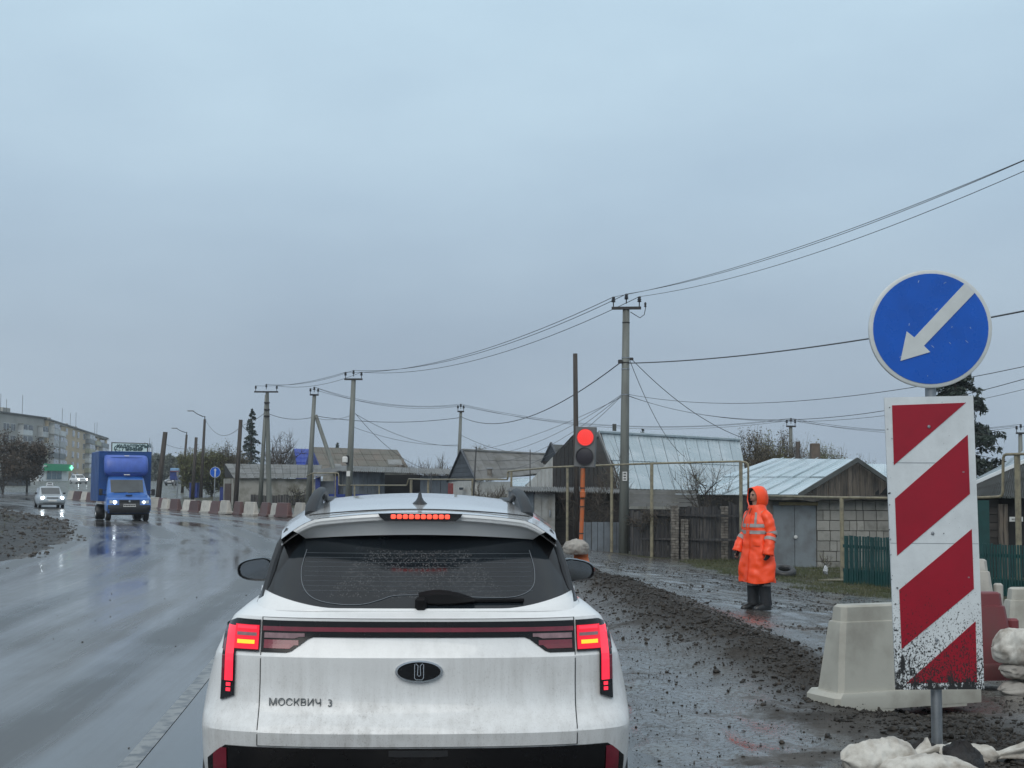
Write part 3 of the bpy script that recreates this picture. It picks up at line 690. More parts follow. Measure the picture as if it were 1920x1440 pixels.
for z in (.82, .87, .92): T.patch(lin(-.42, .42, 8), z - .012, z + .012, .04, 1).build('grille_slat', M_gblk, gr, False)
MB().lathe([(.001, .0), (.045, .0), (.05, -.012)], 14, (0, T.y(0, .9) - .045, .90), Matrix.Rotation(math.pi / 2, 3, 'X')).build('badge', M_chrome, truck, False)
pl_ = T.patch(lin(-.27, .27, 6), .655, .77, .05, 1).build('number_plate', M_plate, truck, False)
for k in range(7):
    x = -.22 + k * .072; MB().box((x, T.y(x, .71) - .056, .712), (.045, .004, .06)).build('plate_mark', M_mblk, pl_, False)
for s_ in (-1, 1):
    h = T.patch(lin(s_ * .50, s_ * .86, 8)[::s_], lambda x: .80 - .0 * x, lambda x: .90 + .12 * (abs(x) - .5), .022, 3).build('headlamp', M_hloff, truck, False, auto=40)
    yv = T.y(s_ * .64, .85); MB().lathe([(.001, -.01), (.06, 0), (.075, .02)], 16, (s_ * .63, yv - .03, .855), Matrix.Rotation(math.pi / 2, 3, 'X') @ Matrix.Rotation(math.pi, 3, 'X')).build('lit_bulb', mat('truck_headlamp_lit', (.8, .85, .9), .1, var=.02, emit=(.85, .95, 1), es=9) if s_ < 0 else mat('dim_headlamp', (.7, .75, .8), .1, var=.02, emit=(.85, .95, 1), es=2.0), h, False)
    mi = MB().cbox((s_ * 1.16, .95, 1.30), (.17, .09, .30), .03).build('door_mirror', M_mblk, truck, False)
    MB().tube([(s_ * .9, 1.0, 1.16), (s_ * 1.14, .97, 1.20)], .018, 6).build('mirror_arm', M_mblk, mi, False)
    MB().tube([(s_ * .9, 1.05, 1.40), (s_ * 1.14, .97, 1.38)], .014, 6).build('mirror_arm', M_mblk, mi, False)
    wheel(truck, s_ * .83, .82, .36, .22); wheel(truck, s_ * .86, 3.75, .36, .40)
    MB().slab([(s_ * .08, .30, 1.185 - .03), (s_ * .10, .62, 1.235 - .03), (s_ * .34, .62, 1.22 - .02), (s_ * .34, .34, 1.16)], .015).build('wiper', M_mblk, truck, False) if 0 else None
MB().tube([(-.6, .80, 1.275), (-.05, .79, 1.30)], .012, 5).build('wiper', M_mblk, truck, False); MB().tube([(.02, .79, 1.275), (.55, .81, 1.31)], .012, 5).build('wiper', M_mblk, truck, False)
MB().cbox((0, .30, 1.165), (.30, .16, .05), .02).build('bonnet_scoop', M_gblk, truck, False)
bx = MB().cbox((0, 3.55, 2.02), (2.30, 3.4, 2.30), .02).build('cargo_box', M_bluebox, truck, False)
for x in (-1.15, 1.15): MB().cbox((x, 1.853, 2.02), (.05, .03, 2.29), .01).build('box_corner', M_blue if 0 else M_bluebox, bx, False)
MB().cbox((0, 1.853, 3.145), (2.29, .03, .05), .01).build('box_corner', M_bluebox, bx, False)
for yv in (2.4, 3.0, 3.6, 4.2, 4.8): MB().box((-1.155, yv, 2.02), (.012, .03, 2.2)).build('box_rib', M_bluebox, bx, False)
MB().box((0, 3.4, .62), (.9, 3.6, .22)).build('chassis', M_under, truck, False)
MB().box((0, 1.2, .40), (1.5, 1.5, .25)).build('engine_tray', M_under, truck, False)
def fair_row(z, w, yv): return [Vector((w * math.copysign(abs(math.sin(a)) ** .5, math.sin(a)), yv + .35 * (1 - abs(math.cos(a)) ** .5), z)) for a in lin(-math.pi / 2, math.pi / 2, 20)]
mb = MB(); mb.grid([fair_row(2.03, .80, 1.34), fair_row(2.10, .93, 1.22), fair_row(2.25, .98, 1.16), fair_row(2.6, .98, 1.22), fair_row(2.85, .97, 1.34), fair_row(2.96, .93, 1.50), fair_row(3.0, .85, 1.68)])
fa = mb.build('roof_fairing', M_fair, truck, False, auto=50)
MB().cbox((0, 1.36, 2.955), (.22, .03, .04), .008).build('marker_lamp', M_plate, fa, False); MB().cbox((0, 1.17, 2.09), (.28, .03, .045), .008).build('marker_lamp', M_plate, fa, False)
mb = MB(); mb.tube([Vector((p.x * .84, p.y - .012, p.z)) for p in fair_row(2.88, .95, 1.36)], .012, 5); mb.tube([Vector((p.x * .84, p.y - .012, p.z)) for p in fair_row(2.2, .95, 1.17)], .012, 5); mb.build('fairing_seam', M_bluebox, fa, False)

# ------------------------------------------------ cars
def car(name, label, loc, rz, paint, lit=True, group=None, sign=False, es=None, H=1.0):
    c = thing(name, label, 'car', loc, rz, group)
    K_ = [(.22, .72, .12, 3.9), (.34, .79, .02, 3.98), (.50, .81, .0, 4.0), (.60, .81, .03, 4.0), (.70, .80, .07, 4.0), (.78, .77, .30, 3.95), (.84, .74, .75, 3.9), (.88, .70, .98, 3.85)]
    U_ = UBody(K_, d=.25, n=3.2); U_.mesh(2).build('body', paint, c, False, auto=28)
    KC = [(.86, .72, .98, 3.75), (1.10, .66, 1.28, 3.55), (1.30, .60, 1.55, 3.35), (1.36, .56, 1.68, 3.2), (1.385, .44, 1.85, 3.0)]
    UC = UBody(KC, d=.16, n=3.5); UC.mesh(2).build('cabin', paint, c, False, auto=28)
    UC.patch(lin(-.56, .56, 10), .90, 1.30, .008, 4).build('windscreen', M_wind, c, False)
    for s_ in (-1, 1):
        for (y0, y1) in ((1.35, 2.2), (2.28, 3.1)):
            pts_ = [(s_ * .715, y0 - .12 if y0 < 2 else y0, .90), (s_ * .715, y1, .90), (s_ * .625, y1, 1.27), (s_ * .625, y0 + .32 if y0 < 2 else y0, 1.27)]
            MB().slab(pts_, .012).build('side_window', M_wind, c, False)
        hl = U_.patch(lin(s_ * .40, s_ * .72, 6)[::s_], .60, .71, .014, 2).build('headlamp', M_hloff, c, False)
        if lit: MB().lathe([(.001, -.02), (.07, -.01), (.095, .02)], 14, (s_ * .58, U_.y(s_ * .58, .655) - .02, .655), Matrix.Rotation(-math.pi / 2, 3, 'X')).build('lit_bulb', M_hl, hl, False)
        MB().cbox((s_ * .86, 1.45, .95), (.16, .10, .11), .03).build('door_mirror', M_mblk, c, False)
        wheel(c, s_ * .69, .75, .285, .17); wheel(c, s_ * .69, 3.2, .285, .17)
    U_.patch(lin(-.36, .36, 6), .62, .70, .01, 1).build('grille', M_mblk, c, False)
    U_.patch(lin(-.55, .55, 8), .28, .38, .01, 1).build('bumper_intake', M_mblk, c, False)
    U_.patch(lin(-.25, .25, 4), .44, .54, .014, 1).build('number_plate', M_plate, c, False)
    return c
M_silver = mat('silver_car_paint', (.36, .40, .43), .30, metal=.4, var=.08, coat=.6)
M_carw = mat('white_car_paint', (.62, .64, .65), .35, var=.06, coat=.5)
M_card = mat('dark_car_paint', (.08, .09, .10), .35, var=.1, coat=.5)
tx = G(98, 956)
taxi = car('taxi', 'silver taxi with a white roof sign and glaring headlights by the mud bank', (tx.x, tx.y, rise(tx.y) + .01), R(24), M_silver)
sg = MB(); rows = [[Vector((x * k, 1.95 + yv * k, z)) for x, yv in ((-.22, -.06), (.22, -.06), (.22, .06), (-.22, .06))] for z, k in ((1.385, 1.0), (1.42, 1.0), (1.56, .86), (1.63, .72))]
sg.grid(rows, close=True); sg.add(rows[-1], [(0, 1, 2, 3)]); s1 = sg.build('roof_sign', M_carw, taxi, False)
MB().box((0, 1.883, 1.575), (.26, .012, .05)).build('sign_band', M_mblk, s1, False); MB().box((0, 1.877, 1.46), (.34, .012, .035)).build('sign_band', M_mblk, s1, False)
d_ = P(155, 912, 205); car('parked_car', 'small white car far off between the taxi and the truck', (d_.x, d_.y, gz(d_.x, d_.y, False)), R(35), M_carw, True)
d_ = P(317, 912, 190); car('parked_car', 'small dark car far off right of the leaning pole', (d_.x, d_.y, gz(d_.x, d_.y, False)), R(-8), M_card, False)
# ---------------------------------------------------------------- roadworks: signs, lamp, barriers, bags
def splash_mat(name, col, z0, z1, rough=.3, dirt=(.012, .013, .014), base=.0, k=1.0):
    "sign sheeting with mud thrown up on its lower end"
    m = bpy.data.materials.new(name); m.use_nodes = True; t = m.node_tree; b = t.nodes['Principled BSDF']; lk = t.links.new
    ge = N(t, 'ShaderNodeNewGeometry'); se = N(t, 'ShaderNodeSeparateXYZ'); lk(ge.outputs['Position'], se.inputs[0])
    def ns(sc_, st, det):
        mp_ = N(t, 'ShaderNodeMapping'); mp_.inputs['Scale'].default_value = st; lk(ge.outputs['Position'], mp_.inputs[0])
        n = N(t, 'ShaderNodeTexNoise'); n.inputs['Scale'].default_value = sc_; n.inputs['Detail'].default_value = det; n.inputs['Roughness'].default_value = .7; lk(mp_.outputs[0], n.inputs[0]); return n.outputs[0]
    h = N(t, 'ShaderNodeMapRange'); h.inputs[1].default_value = z0; h.inputs[2].default_value = z1; h.inputs[3].default_value = .25 * k; h.inputs[4].default_value = base; lk(se.outputs[2], h.inputs[0])
    hb = N(t, 'ShaderNodeMapRange'); hb.inputs[1].default_value = z0; hb.inputs[2].default_value = z1; hb.inputs[3].default_value = 1.30; hb.inputs[4].default_value = .35; lk(se.outputs[2], hb.inputs[0])
    a = N(t, 'ShaderNodeMath', operation='ADD'); lk(ns(120, (1, 1, .7), 3), a.inputs[0]); lk(h.outputs[0], a.inputs[1])
    # one big smear low on the left
    bl = N(t, 'ShaderNodeMath', operation='MULTIPLY'); lk(ns(9, (1.6, 1, .6), 5), bl.inputs[0]); lk(hb.outputs[0], bl.inputs[1])
    mxm = N(t, 'ShaderNodeMath', operation='MAXIMUM'); s2 = N(t, 'ShaderNodeMapRange'); s2.inputs[1].default_value = .62; s2.inputs[2].default_value = .68; lk(bl.outputs[0], s2.inputs[0])
    s1 = N(t, 'ShaderNodeMapRange'); s1.inputs[1].default_value = .70; s1.inputs[2].default_value = .74; lk(a.outputs[0], s1.inputs[0])
    lk(s1.outputs[0], mxm.inputs[0]); lk(s2.outputs[0], mxm.inputs[1])
    bc = N(t, 'ShaderNodeValToRGB'); bc.color_ramp.elements[0].position = .3; bc.color_ramp.elements[0].color = (*[c * .88 for c in col], 1); bc.color_ramp.elements[1].position = .7; bc.color_ramp.elements[1].color = (*[min(1, c * 1.08) for c in col], 1); lk(ns(6, (1, 1, 1), 6), bc.inputs[0])
    mx_ = N(t, 'ShaderNodeMix', data_type='RGBA'); lk(mxm.outputs[0], mx_.inputs[0]); lk(bc.outputs[0], mx_.inputs[6]); mx_.inputs[7].default_value = (*dirt, 1); lk(mx_.outputs[2], b.inputs['Base Color'])
    rm = N(t, 'ShaderNodeMapRange'); rm.inputs[3].default_value = rough; rm.inputs[4].default_value = .6; lk(mxm.outputs[0], rm.inputs[0]); lk(rm.outputs[0], b.inputs['Roughness'])
    return m
SY = 8.1
zb_ = P(1757, 1290, SY).z; zt_ = P(1757, 1060, SY).z
M_swhite = splash_mat('sign_white_sheeting', (.60, .64, .66), zb_, zt_)
M_sred = splash_mat('sign_red_sheeting', (.29, .002, .016), zb_, zt_, k=.9)
M_sblue = mat('sign_blue_sheeting', (.0, .085, .46), .28, var=.10, scale=5, rvar=.08)
M_swh2 = mat('sign_white_border', (.55, .58, .58), .35, var=.06, scale=12)
M_zinc = mat('galvanised_steel', (.28, .30, .32), .42, metal=.7, var=.2, scale=9, rvar=.1)
M_scr = mat('scratch', (.45, .55, .68), .5, var=.2)
base = P(1757, 1398, SY)
sign = thing('keep_left_sign', 'large blue round sign with white diagonal arrow on the steel post beside the barriers', 'road sign', base)
# the post carries disc and striped board; the board is bolted to it
MB().tube([P(1758, 1440, SY + .045), P(1750, 1000, SY + .045), P(1743, 640, SY + .045)], .031, 14).build('post', M_zinc, sign, auto=40)
cc = P(1744.5, 616.5, SY); ex = (P(1860, 616, SY) - P(1629, 616, SY)) / 2; ez = (P(1744, 506, SY) - P(1744, 727, SY)) / 2
def disc(k, off): return [cc + ex * k * math.cos(a) + ez * k * math.sin(a) + Vector((0, off, 0)) for a in [2 * math.pi * i / 64 for i in range(64)]]
mb = MB(); mb.grid([disc(1.0, .02), disc(1.0, -.003), disc(.985, -.006), disc(.93, -.006)], close=True); mb.add(disc(1.0, .02), [tuple(range(64))]); mb.add(disc(.94, -.0055), [tuple(range(64))[::-1]])
dsc = mb.build('disc', M_swh2, sign, auto=40)
mb = MB(); mb.grid([disc(.935, -.0055), disc(.935, -.009)], close=True); mb.add(disc(.935, -.009), [tuple(range(64))[::-1]]); bf = mb.build('blue_face', M_sblue, dsc)
ar = [(1808.3, 532), (1827.5, 549), (1732.3, 648.3), (1744, 660), (1688.3, 676.7), (1700, 621.3), (1714.3, 632.7)]
MB().slab([P(u, v, SY - .0115) for u, v in ar], .005).build('arrow', M_swh2, dsc)
rr = random.Random(5)
for k in range(13):
    a = rr.uniform(0, 6.28); q = rr.uniform(.2, .85); c_ = cc + ex * q * math.cos(a) + ez * q * math.sin(a); l = rr.uniform(.006, .02); t_ = rr.uniform(-1.2, 1.2)
    MB().box((c_.x, SY - .0096, c_.z), (.0022, .001, l), M=Matrix.Rotation(t_, 3, 'Y')).build('scratch', M_scr, dsc)
for v_ in (560, 690): MB().cbox(P(1744, v_, SY + .04), (.10, .05, .03), .006).build('clamp', M_zinc, sign)
board = [(1657.5, 745.5), (1824, 742), (1845, 1292), (1679, 1293)]
brd = MB().slab([P(u, v, SY - .004) for u, v in board], .014).build('striped_board', M_swhite, sign)
for pl in ([(1672.5, 760), (1811, 755), (1676, 872)], [(1814.5, 815), (1818.5, 926), (1682, 1042), (1678, 935)], [(1822, 992), (1826, 1104), (1690.5, 1217), (1686, 1106)], [(1829, 1165), (1832, 1279), (1700, 1281)]):
    MB().slab([P(u, v, SY - .0125) for u, v in pl], .003).build('red_stripe', M_sred, brd)
rr = random.Random(6)
for v_ in (800, 1000, 1200): MB().lathe([(.001, -.004), (.008, -.003), (.010, 0)], 8, P(1749 + (v_ - 1000) * .036, v_, SY - .016), Matrix.Rotation(-math.pi / 2, 3, 'X')).build('bolt', M_zinc, brd)
for k in range(26):
    v_ = rr.uniform(755, 1285); e_ = rr.random(); u_ = (1658 + (v_ - 745) * .0385) + (rr.expovariate(.25) if e_ < .75 else rr.uniform(3, 160)); s3 = rr.uniform(.002, .008)
    MB().box(P(u_, v_, SY - .0145), (s3 * rr.uniform(.5, 2.2), .001, s3), M=Matrix.Rotation(rr.uniform(-.8, .8), 3, 'Y')).build('chip', M_mblk if rr.random() < .7 else M_zinc, brd)
MB().box(P(1743, 868, SY - .0112), (.42, .001, .004)).build('board_joint', M_zinc, brd)
MB().box(P(1752, 1019, SY - .0112), (.50, .001, .003)).build('board_joint', M_zinc, brd)

# ------------------------------------------------ portable traffic light
M_lhouse = mat('grey_lamp_housing', (.12, .122, .125), .5, var=.15, scale=8, bump=.03)
M_orange = mat('orange_paint_worn', (.46, .11, .03), .55, var=.25, scale=8, col2=(.34, .12, .05))
M_redlens = mat('lit_red_signal', (.4, .0, .01), .25, var=.05, emit=(1, .02, .02), es=.35)
M_redled = mat('lit_red_signal_led', (.6, .05, .04), .25, var=.05, emit=(1, .13, .09), es=2.0)
M_dlens = mat('unlit_dark_lens', (.022, .018, .024), .3, var=.2)
TY = 25.0
tb = P(1091, 1066, TY); tl = thing('traffic_light', 'portable two-lamp traffic light showing red on a thin orange pole', 'traffic light', tb)
hc = P(1097.5, 838, TY); hw_, hh_ = .182, .355
Mh = Matrix.Rotation(R(2.2), 3, 'Y') @ Matrix.Rotation(R(-12), 3, 'Z')
def HL(x, y, z): return hc + Mh @ Vector((x, y, z))
mb = MB(); rows = [[HL(x * k, yv, z * kk) for x, z in ((-hw_, -hh_), (hw_, -hh_), (hw_, hh_), (-hw_, hh_))] for yv, k, kk in ((.20, .9, .95), (.04, 1, 1), (-.02, 1, 1), (-.04, .97, .985))]
mb.grid(rows, close=True); mb.add(rows[-1], [(0, 1, 2, 3)]); mb.add(rows[0], [(3, 2, 1, 0)]); hs = mb.build('lamp_housing', M_lhouse, tl)
for zz, lit in ((.168, True), (-.168, False)):
    ring = lambda r, y: [HL(r * math.cos(a), y, zz + r * math.sin(a)) for a in [2 * math.pi * k / 32 for k in range(32)]]
    vis = MB().grid([ring(.158, -.04), ring(.158, -.062), ring(.150, -.062), ring(.148, -.042)], close=True).build('lens_ring', M_mblk if not lit else M_lhouse, hs, auto=40)
    ln = MB().grid([ring(.148, -.043), ring(.10, -.05), ring(.05, -.054), ring(.001, -.055)], close=True).build('lens', M_redlens if lit else M_dlens, hs, smooth=True)
    if lit:
        ld = MB()
        for r_, n_ in ((.0, 1), (.035, 6), (.066, 11), (.097, 17), (.128, 24)):
            for k in range(n_):
                a = 2 * math.pi * k / n_ + r_ * 9; c_ = HL(r_ * math.cos(a), -.056, zz + r_ * math.sin(a)); ld.box(c_, (.0125, .006, .0125))
        tag(ld.build('led_array', M_redled, ln), kind='stuff')
MB().tube([P(1093, 878, TY + .04), P(1091.5, 960, TY + .04), P(1088, 1048, TY + .04)], [.042, .039, .037], 10).build('pole', M_orange, tl, auto=40)
MB().cyl(P(1094, 872, TY + .04), P(1093, 884, TY + .04), .036, .036, 8).build('pole_neck', M_zinc, tl)
for v_ in (915, 935, 950, 1000, 1018): MB().tube([P(1093 - (v_ - 880) * .029, v_ - 1, TY + .04), P(1093 - (v_ - 880) * .029, v_ + 1, TY + .04)], .047, 10).build('cable_tie', M_mblk, tl)
MB().cbox(P(1092.5, 927, TY + .02), (.09, .12, .13), .02).build('clamp', M_orange, tl)
bp_ = [P(1076, 1037, TY), P(1101, 1037, TY), P(1104, 1052, TY - .1), P(1113, 1072, TY - .35), P(1076, 1072, TY - .35)]
MB().slab(bp_, .03).build('base_plate', M_orange, tl)
MB().tube([P(1080, 1040, TY + .05), P(1080, 1072, TY + .5)], .03, 6).build('leg', M_orange, tl); MB().tube([P(1100, 1040, TY + .05), P(1102, 1072, TY + .5)], .03, 6).build('leg', M_orange, tl)

# ------------------------------------------------ sandbags
def bag_mat(name, col, c2): return mat(name, col, .7, var=.2, scale=6, col2=c2, c2lo=.42, c2hi=.66, bump=.25, bscale=160)
M_bagw = bag_mat('white_woven_bag', (.56, .545, .50), (.24, .21, .175)); M_bagg = bag_mat('grey_woven_bag', (.34, .32, .29), (.22, .20, .18))
def bag(name, label, c, dims, rz, seed, m, neck=None, group=None, tilt=0, wr=1.0, cat='sandbag'):
    "a lumpy sack lying down: dims are length, width, height; neck = length of the gathered mouth at +x"
    o = thing(name, label, cat, (c[0], c[1], c[2]), rz, group)
    a, b, h = dims[0] / 2, dims[1] / 2, dims[2]; mb = MB(); rows = []
    nu, nv = 46, 44
    for i in range(nu + 1):
        s_ = -1 + 2 * i / nu; row = []
        prof = (1 - abs(s_) ** 2.6) ** .42 if abs(s_) < 1 else 0
        prof = max(prof, .12 if s_ > .9 else .03)
        for k in range(nv):
            t = 2 * math.pi * k / nv; x = s_ * a; yv = math.cos(t) * b * prof; z = math.sin(t) * h / 2 * prof
            ww = noise.noise((x * 7 + seed, yv * 7, z * 7)) * .22 - abs(noise.noise((x * 15, yv * 15 + seed, z * 15))) * .20 * wr - abs(noise.noise((x * 34, yv * 34 + seed, z * 34))) * .06 * wr
            crease = -wr * .15 * abs(math.sin(t * 4.5 + seed + 3.5 * noise.noise((x * 6, t * .8, seed)))) ** .6 * (.25 + .75 * abs(s_) ** 1.5)
            f = 1 + ww + crease; z = max(z * f, -h * .33) + h * .33
            row.append(Vector((x + .03 * noise.noise((t, x * 9, seed)), yv * f, z + tilt * x)))
        rows.append(row)
    mb.grid(rows, close=True, flip=True); mb.add(rows[0], [tuple(range(nv))]); mb.add(rows[-1], [tuple(range(nv))[::-1]])
    sk = mb.build('sack', m, o, False, smooth=True)
    if neck:
        mb = MB(); rows = []
        for i in range(9):
            q = i / 8; rad = lerp(.035, b * .75, q ** 1.3) * (1 if i else 1.3); row = []
            for k in range(22):
                t = 2 * math.pi * k / 22; rad2 = rad * (1 + (.30 * q + .12) * math.sin(t * 5 + seed) + .2 * noise.noise((t * 2, q * 3, seed)))
                row.append(Vector((a * .94 + neck * q, math.cos(t) * rad2, h * .36 + math.sin(t) * rad2 * .55 + neck * .25 * q + tilt * a)))
            rows.append(row)
        mb.grid(rows, close=True, flip=True); mb.build('gathered_mouth', m, o, False, smooth=True)
    return o
gzz = lambda x, y: gz(x, y)
g0 = P(1655, 1440, 7.75); bag('sandbag', 'grubby white sandbag with a gathered mouth, leftmost at the foot of the striped sign', (g0.x - .02, 7.75, g0.z - .03), (.42, .26, .24), R(12), 1.3, M_bagw, neck=.10)
g0 = P(1760, 1440, 7.6); bag('sandbag', 'white sandbag tied round the foot of the steel sign post, in front', (g0.x - .05, 7.62, g0.z - .07), (.50, .24, .17), R(-4), 5.1, M_bagw)
g0 = P(1815, 1418, 8.3); bag('sandbag', 'torn white sandbag spread out right of the sign post', (g0.x, 8.3, g0.z - .05), (.32, .20, .17), R(-18), 7.7, M_bagw, neck=.16)
g0 = P(1755, 1408, 8.0); o_ = bag('knotted_sack', 'white knotted sack end wrapped round the sign post', (g0.x, 7.96, g0.z - .06), (.16, .14, .13), R(80), 9.4, M_bagw, cat='sack')
M_soil = mat('black_wet_soil', (.012, .011, .011), .6, var=.4, scale=10, bump=.5, bscale=60)
for (u, v, Y, s_, nm) in ((1730, 1410, 7.95, .13, 'left'), (1800, 1412, 7.9, .13, 'right')):
    c_ = P(u, v, Y); mb = MB(); rows = []
    for i in range(8):
        th = i / 7 * math.pi / 2; row = []
        for k in range(20):
            t = 2 * math.pi * k / 20; f = 1 + .35 * noise.noise((math.cos(t) * 3 + u, math.sin(t) * 3, th * 3)); row.append(Vector((c_.x + math.cos(t) * math.cos(th) * s_ * f, c_.y + math.sin(t) * math.cos(th) * s_ * f, c_.z - .07 + math.sin(th) * s_ * f * .95)))
        rows.append(row)
    mb.grid(rows, close=True); tag(mb.build('soil_heap', M_soil, smooth=True), 'black soil spilled from the torn sandbag %s of the sign post' % nm, 'soil')
g0 = P(1080, 1037, 24.9); bag('sandbag', 'grey sandbag weighing down the orange base of the traffic light', (g0.x, 24.85, g0.z - .02), (.46, .34, .33), R(10), 3.3, M_bagg)

# ------------------------------------------------ water-filled barriers
def bmat(name, col, c2, k=.25): return mat(name, col, .5, var=.15, scale=2.2, col2=c2, c2lo=.45, c2hi=.75, bump=.05, bscale=30, rnd=k * .3)
M_barw = bmat('grubby_white_plastic', (.42, .41, .36), (.24, .225, .19)); M_barr = bmat('faded_red_plastic', (.17, .035, .04), (.12, .055, .05))
M_barw2 = bmat('muddy_white_plastic', (.42, .40, .36), (.18, .168, .15), .8); M_barr2 = bmat('muddy_red_plastic', (.092, .043, .040), (.068, .056, .050), .8)
def barrier_parts(L, H=.8, W=.42):
    "body tapering upwards with a stepped top, on a wide foot with forklift slots"
    h = L / 2
    def ring(z, w, l, c=.035): return [Vector((x, y, z)) for x, y in ((-l + c, -w), (l - c, -w), (l, -w + c), (l, w - c), (l - c, w), (-l + c, w), (-l, w - c), (-l, -w + c))]
    k = H / .8
    b = MB(); rows = [ring(.15 * k, W * .38, h - .07), ring(.18 * k, W * .37, h - .075), ring(.40 * k, W * .315, h - .10), ring(.655 * k, W * .255, h - .135), ring(.672 * k, W * .25, h - .14), ring(.678 * k, W * .215, h - .155), ring(.785 * k, W * .195, h - .165), ring(.80 * k, W * .165, h - .185)]
    b.grid(rows, close=True); b.add(rows[-1], [tuple(range(8))]); b.add(rows[0], [tuple(range(8))[::-1]])
    f = MB(); rows = [ring(.02 * k, W * .5, h), ring(.115 * k, W * .5, h), ring(.15 * k, W * .47, h - .03)]
    f.grid(rows, close=True); f.add(rows[-1], [tuple(range(8))]); f.add(rows[0], [tuple(range(8))[::-1]])
    for x in (-h * .5, h * .5): f.box((x, 0, .012 * k), (h * .5, W * 1.0, .024 * k))
    n = MB(); n.cbox((h - .03, 0, .40 * k), (.10, W * .22, .30 * k), .02)
    return b, f, n
BM = {}
def barrier(label, loc, rz, kind, L=1.2, H=.8, group=None, tilt=0):
    m = dict(w=M_barw, r=M_barr, W=M_barw2, Q=M_barr2)[kind]; key = (kind, L, H)
    o = thing('plastic_barrier', label, 'barrier', loc, rz, group); o.rotation_euler = (tilt, 0, rz)
    if key not in BM:
        b, f, n = barrier_parts(L, H)
        BM[key] = [b.build('barrier_body', m, o, False, auto=35), f.build('foot', m, o, False, auto=35), n.build('coupling', m, o, False, auto=35)]
    else:
        for s_ in BM[key]: inst(s_, s_.name.split('.')[0], o)
    return o
def bz(x, y): return min(gz(x, y), gz(x + .2, y), gz(x, y + .3)) - .02
a0 = P(1512, 1318, 11.4); a1 = P(1605, 1345, 10.9)
bl = P(1655, 1320, 11.15)
ZB = P(1605, 1343, 10.75).z
barrier('weathered white plastic barrier partly hidden behind the striped sign board', (P(1680, 1300, 11.4).x - .04, 11.28, ZB), R(24), 'w', L=1.42, H=.80)
barrier('dark red plastic barrier just right of the striped sign board', (P(1778, 1200, 13.1).x, 13.1, P(1850, 1272, 13.1).z), R(9), 'r', L=1.32, H=.78)
barrier('pale plastic barrier at the right edge of the picture', (P(1990, 1180, 14.6).x, 14.6, P(1990, 1250, 14.6).z), R(5), 'w', L=1.4, H=.80)
barrier('pale barrier end peeping out behind the red barrier and the sign', (P(1772, 1100, 16.5).x, 16.5, P(1850, 1192, 16.5).z), R(-6), 'W', L=1.25, H=.88)
bY = 12.55; g0 = P(1898, 1235, bY); gb_ = gz(g0.x + .1, bY); st_ = (g0.z - gb_) / 2
bag('sandbag', 'lowest grey sandbag of the stack at the right edge', (g0.x + .16, bY + .03, gb_ - .02), (.56, .40, st_ * 1.25), R(12), 6.2, M_bagg)
bag('sandbag', 'flat grey sandbag lying under the bulging white one', (g0.x + .14, bY, gb_ + st_ * .95), (.48, .36, st_ * 1.25), R(-6), 8.2, M_bagg)
bag('sandbag', 'bulging white sandbag with a gathered mouth leaning on the right-hand barriers', (g0.x + .07, bY, g0.z - .04), (.46, .36, .40), R(-25), 2.2, M_bagw, neck=.14)
# the long row on the far side of the bend
pth = [(-9.0, 67.2), (-11.2, 71.5), (-15.6, 79), (-20.8, 87.5), (-26.2, 97), (-31.6, 106.5), (-36.6, 114), (-42, 120)]
tot = 0; seg = []
for a, b in zip(pth, pth[1:]): l = math.hypot(b[0] - a[0], b[1] - a[1]); seg.append((tot, a, b, l)); tot += l
s_ = .9; k = 0; rr = random.Random(11); rowb = []
while s_ < tot:
    for t0, a, b, l in seg:
        if t0 <= s_ <= t0 + l: break
    q = (s_ - t0) / l; x, y = lerp(a[0], b[0], q), lerp(a[1], b[1], q); rz = math.atan2(b[1] - a[1], b[0] - a[0]) + rr.uniform(-.10, .10)
    kind = 'WQ'[k % 2]; u_ = 960 + FPX * (x + .5) / y; cn = ('grubby white', 'muddy red')[k % 2]; side = 'right' if u_ > 262 else 'left'
    ORDN = ('first', 'second', 'third', 'fourth', 'fifth', 'sixth', 'seventh', 'eighth', 'ninth', 'tenth', 'eleventh')
    if u_ > 128: rowb.append((u_, cn, side, (x + .5 + rr.uniform(-.2, .2), y, gz(x + .5, y) - .02), rz, kind, rr.uniform(-.05, .05)))
    s_ += 1.80; k += 1
for sd in ('right', 'left'):
    for cn in ('grubby white', 'muddy red'):
        sel = sorted([r for r in rowb if r[1] == cn and r[2] == sd], key=lambda r: abs(r[0] - 262))
        for i, (u_, _, _, loc, rz, kind, tl_) in enumerate(sel):
            barrier('%s plastic barrier, %s of that colour %s of the truck along the bend' % (cn, ORDN[min(i, 10)], sd), loc, rz, kind, L=1.66, H=.75, group='barriers lining the bend', tilt=tl_)

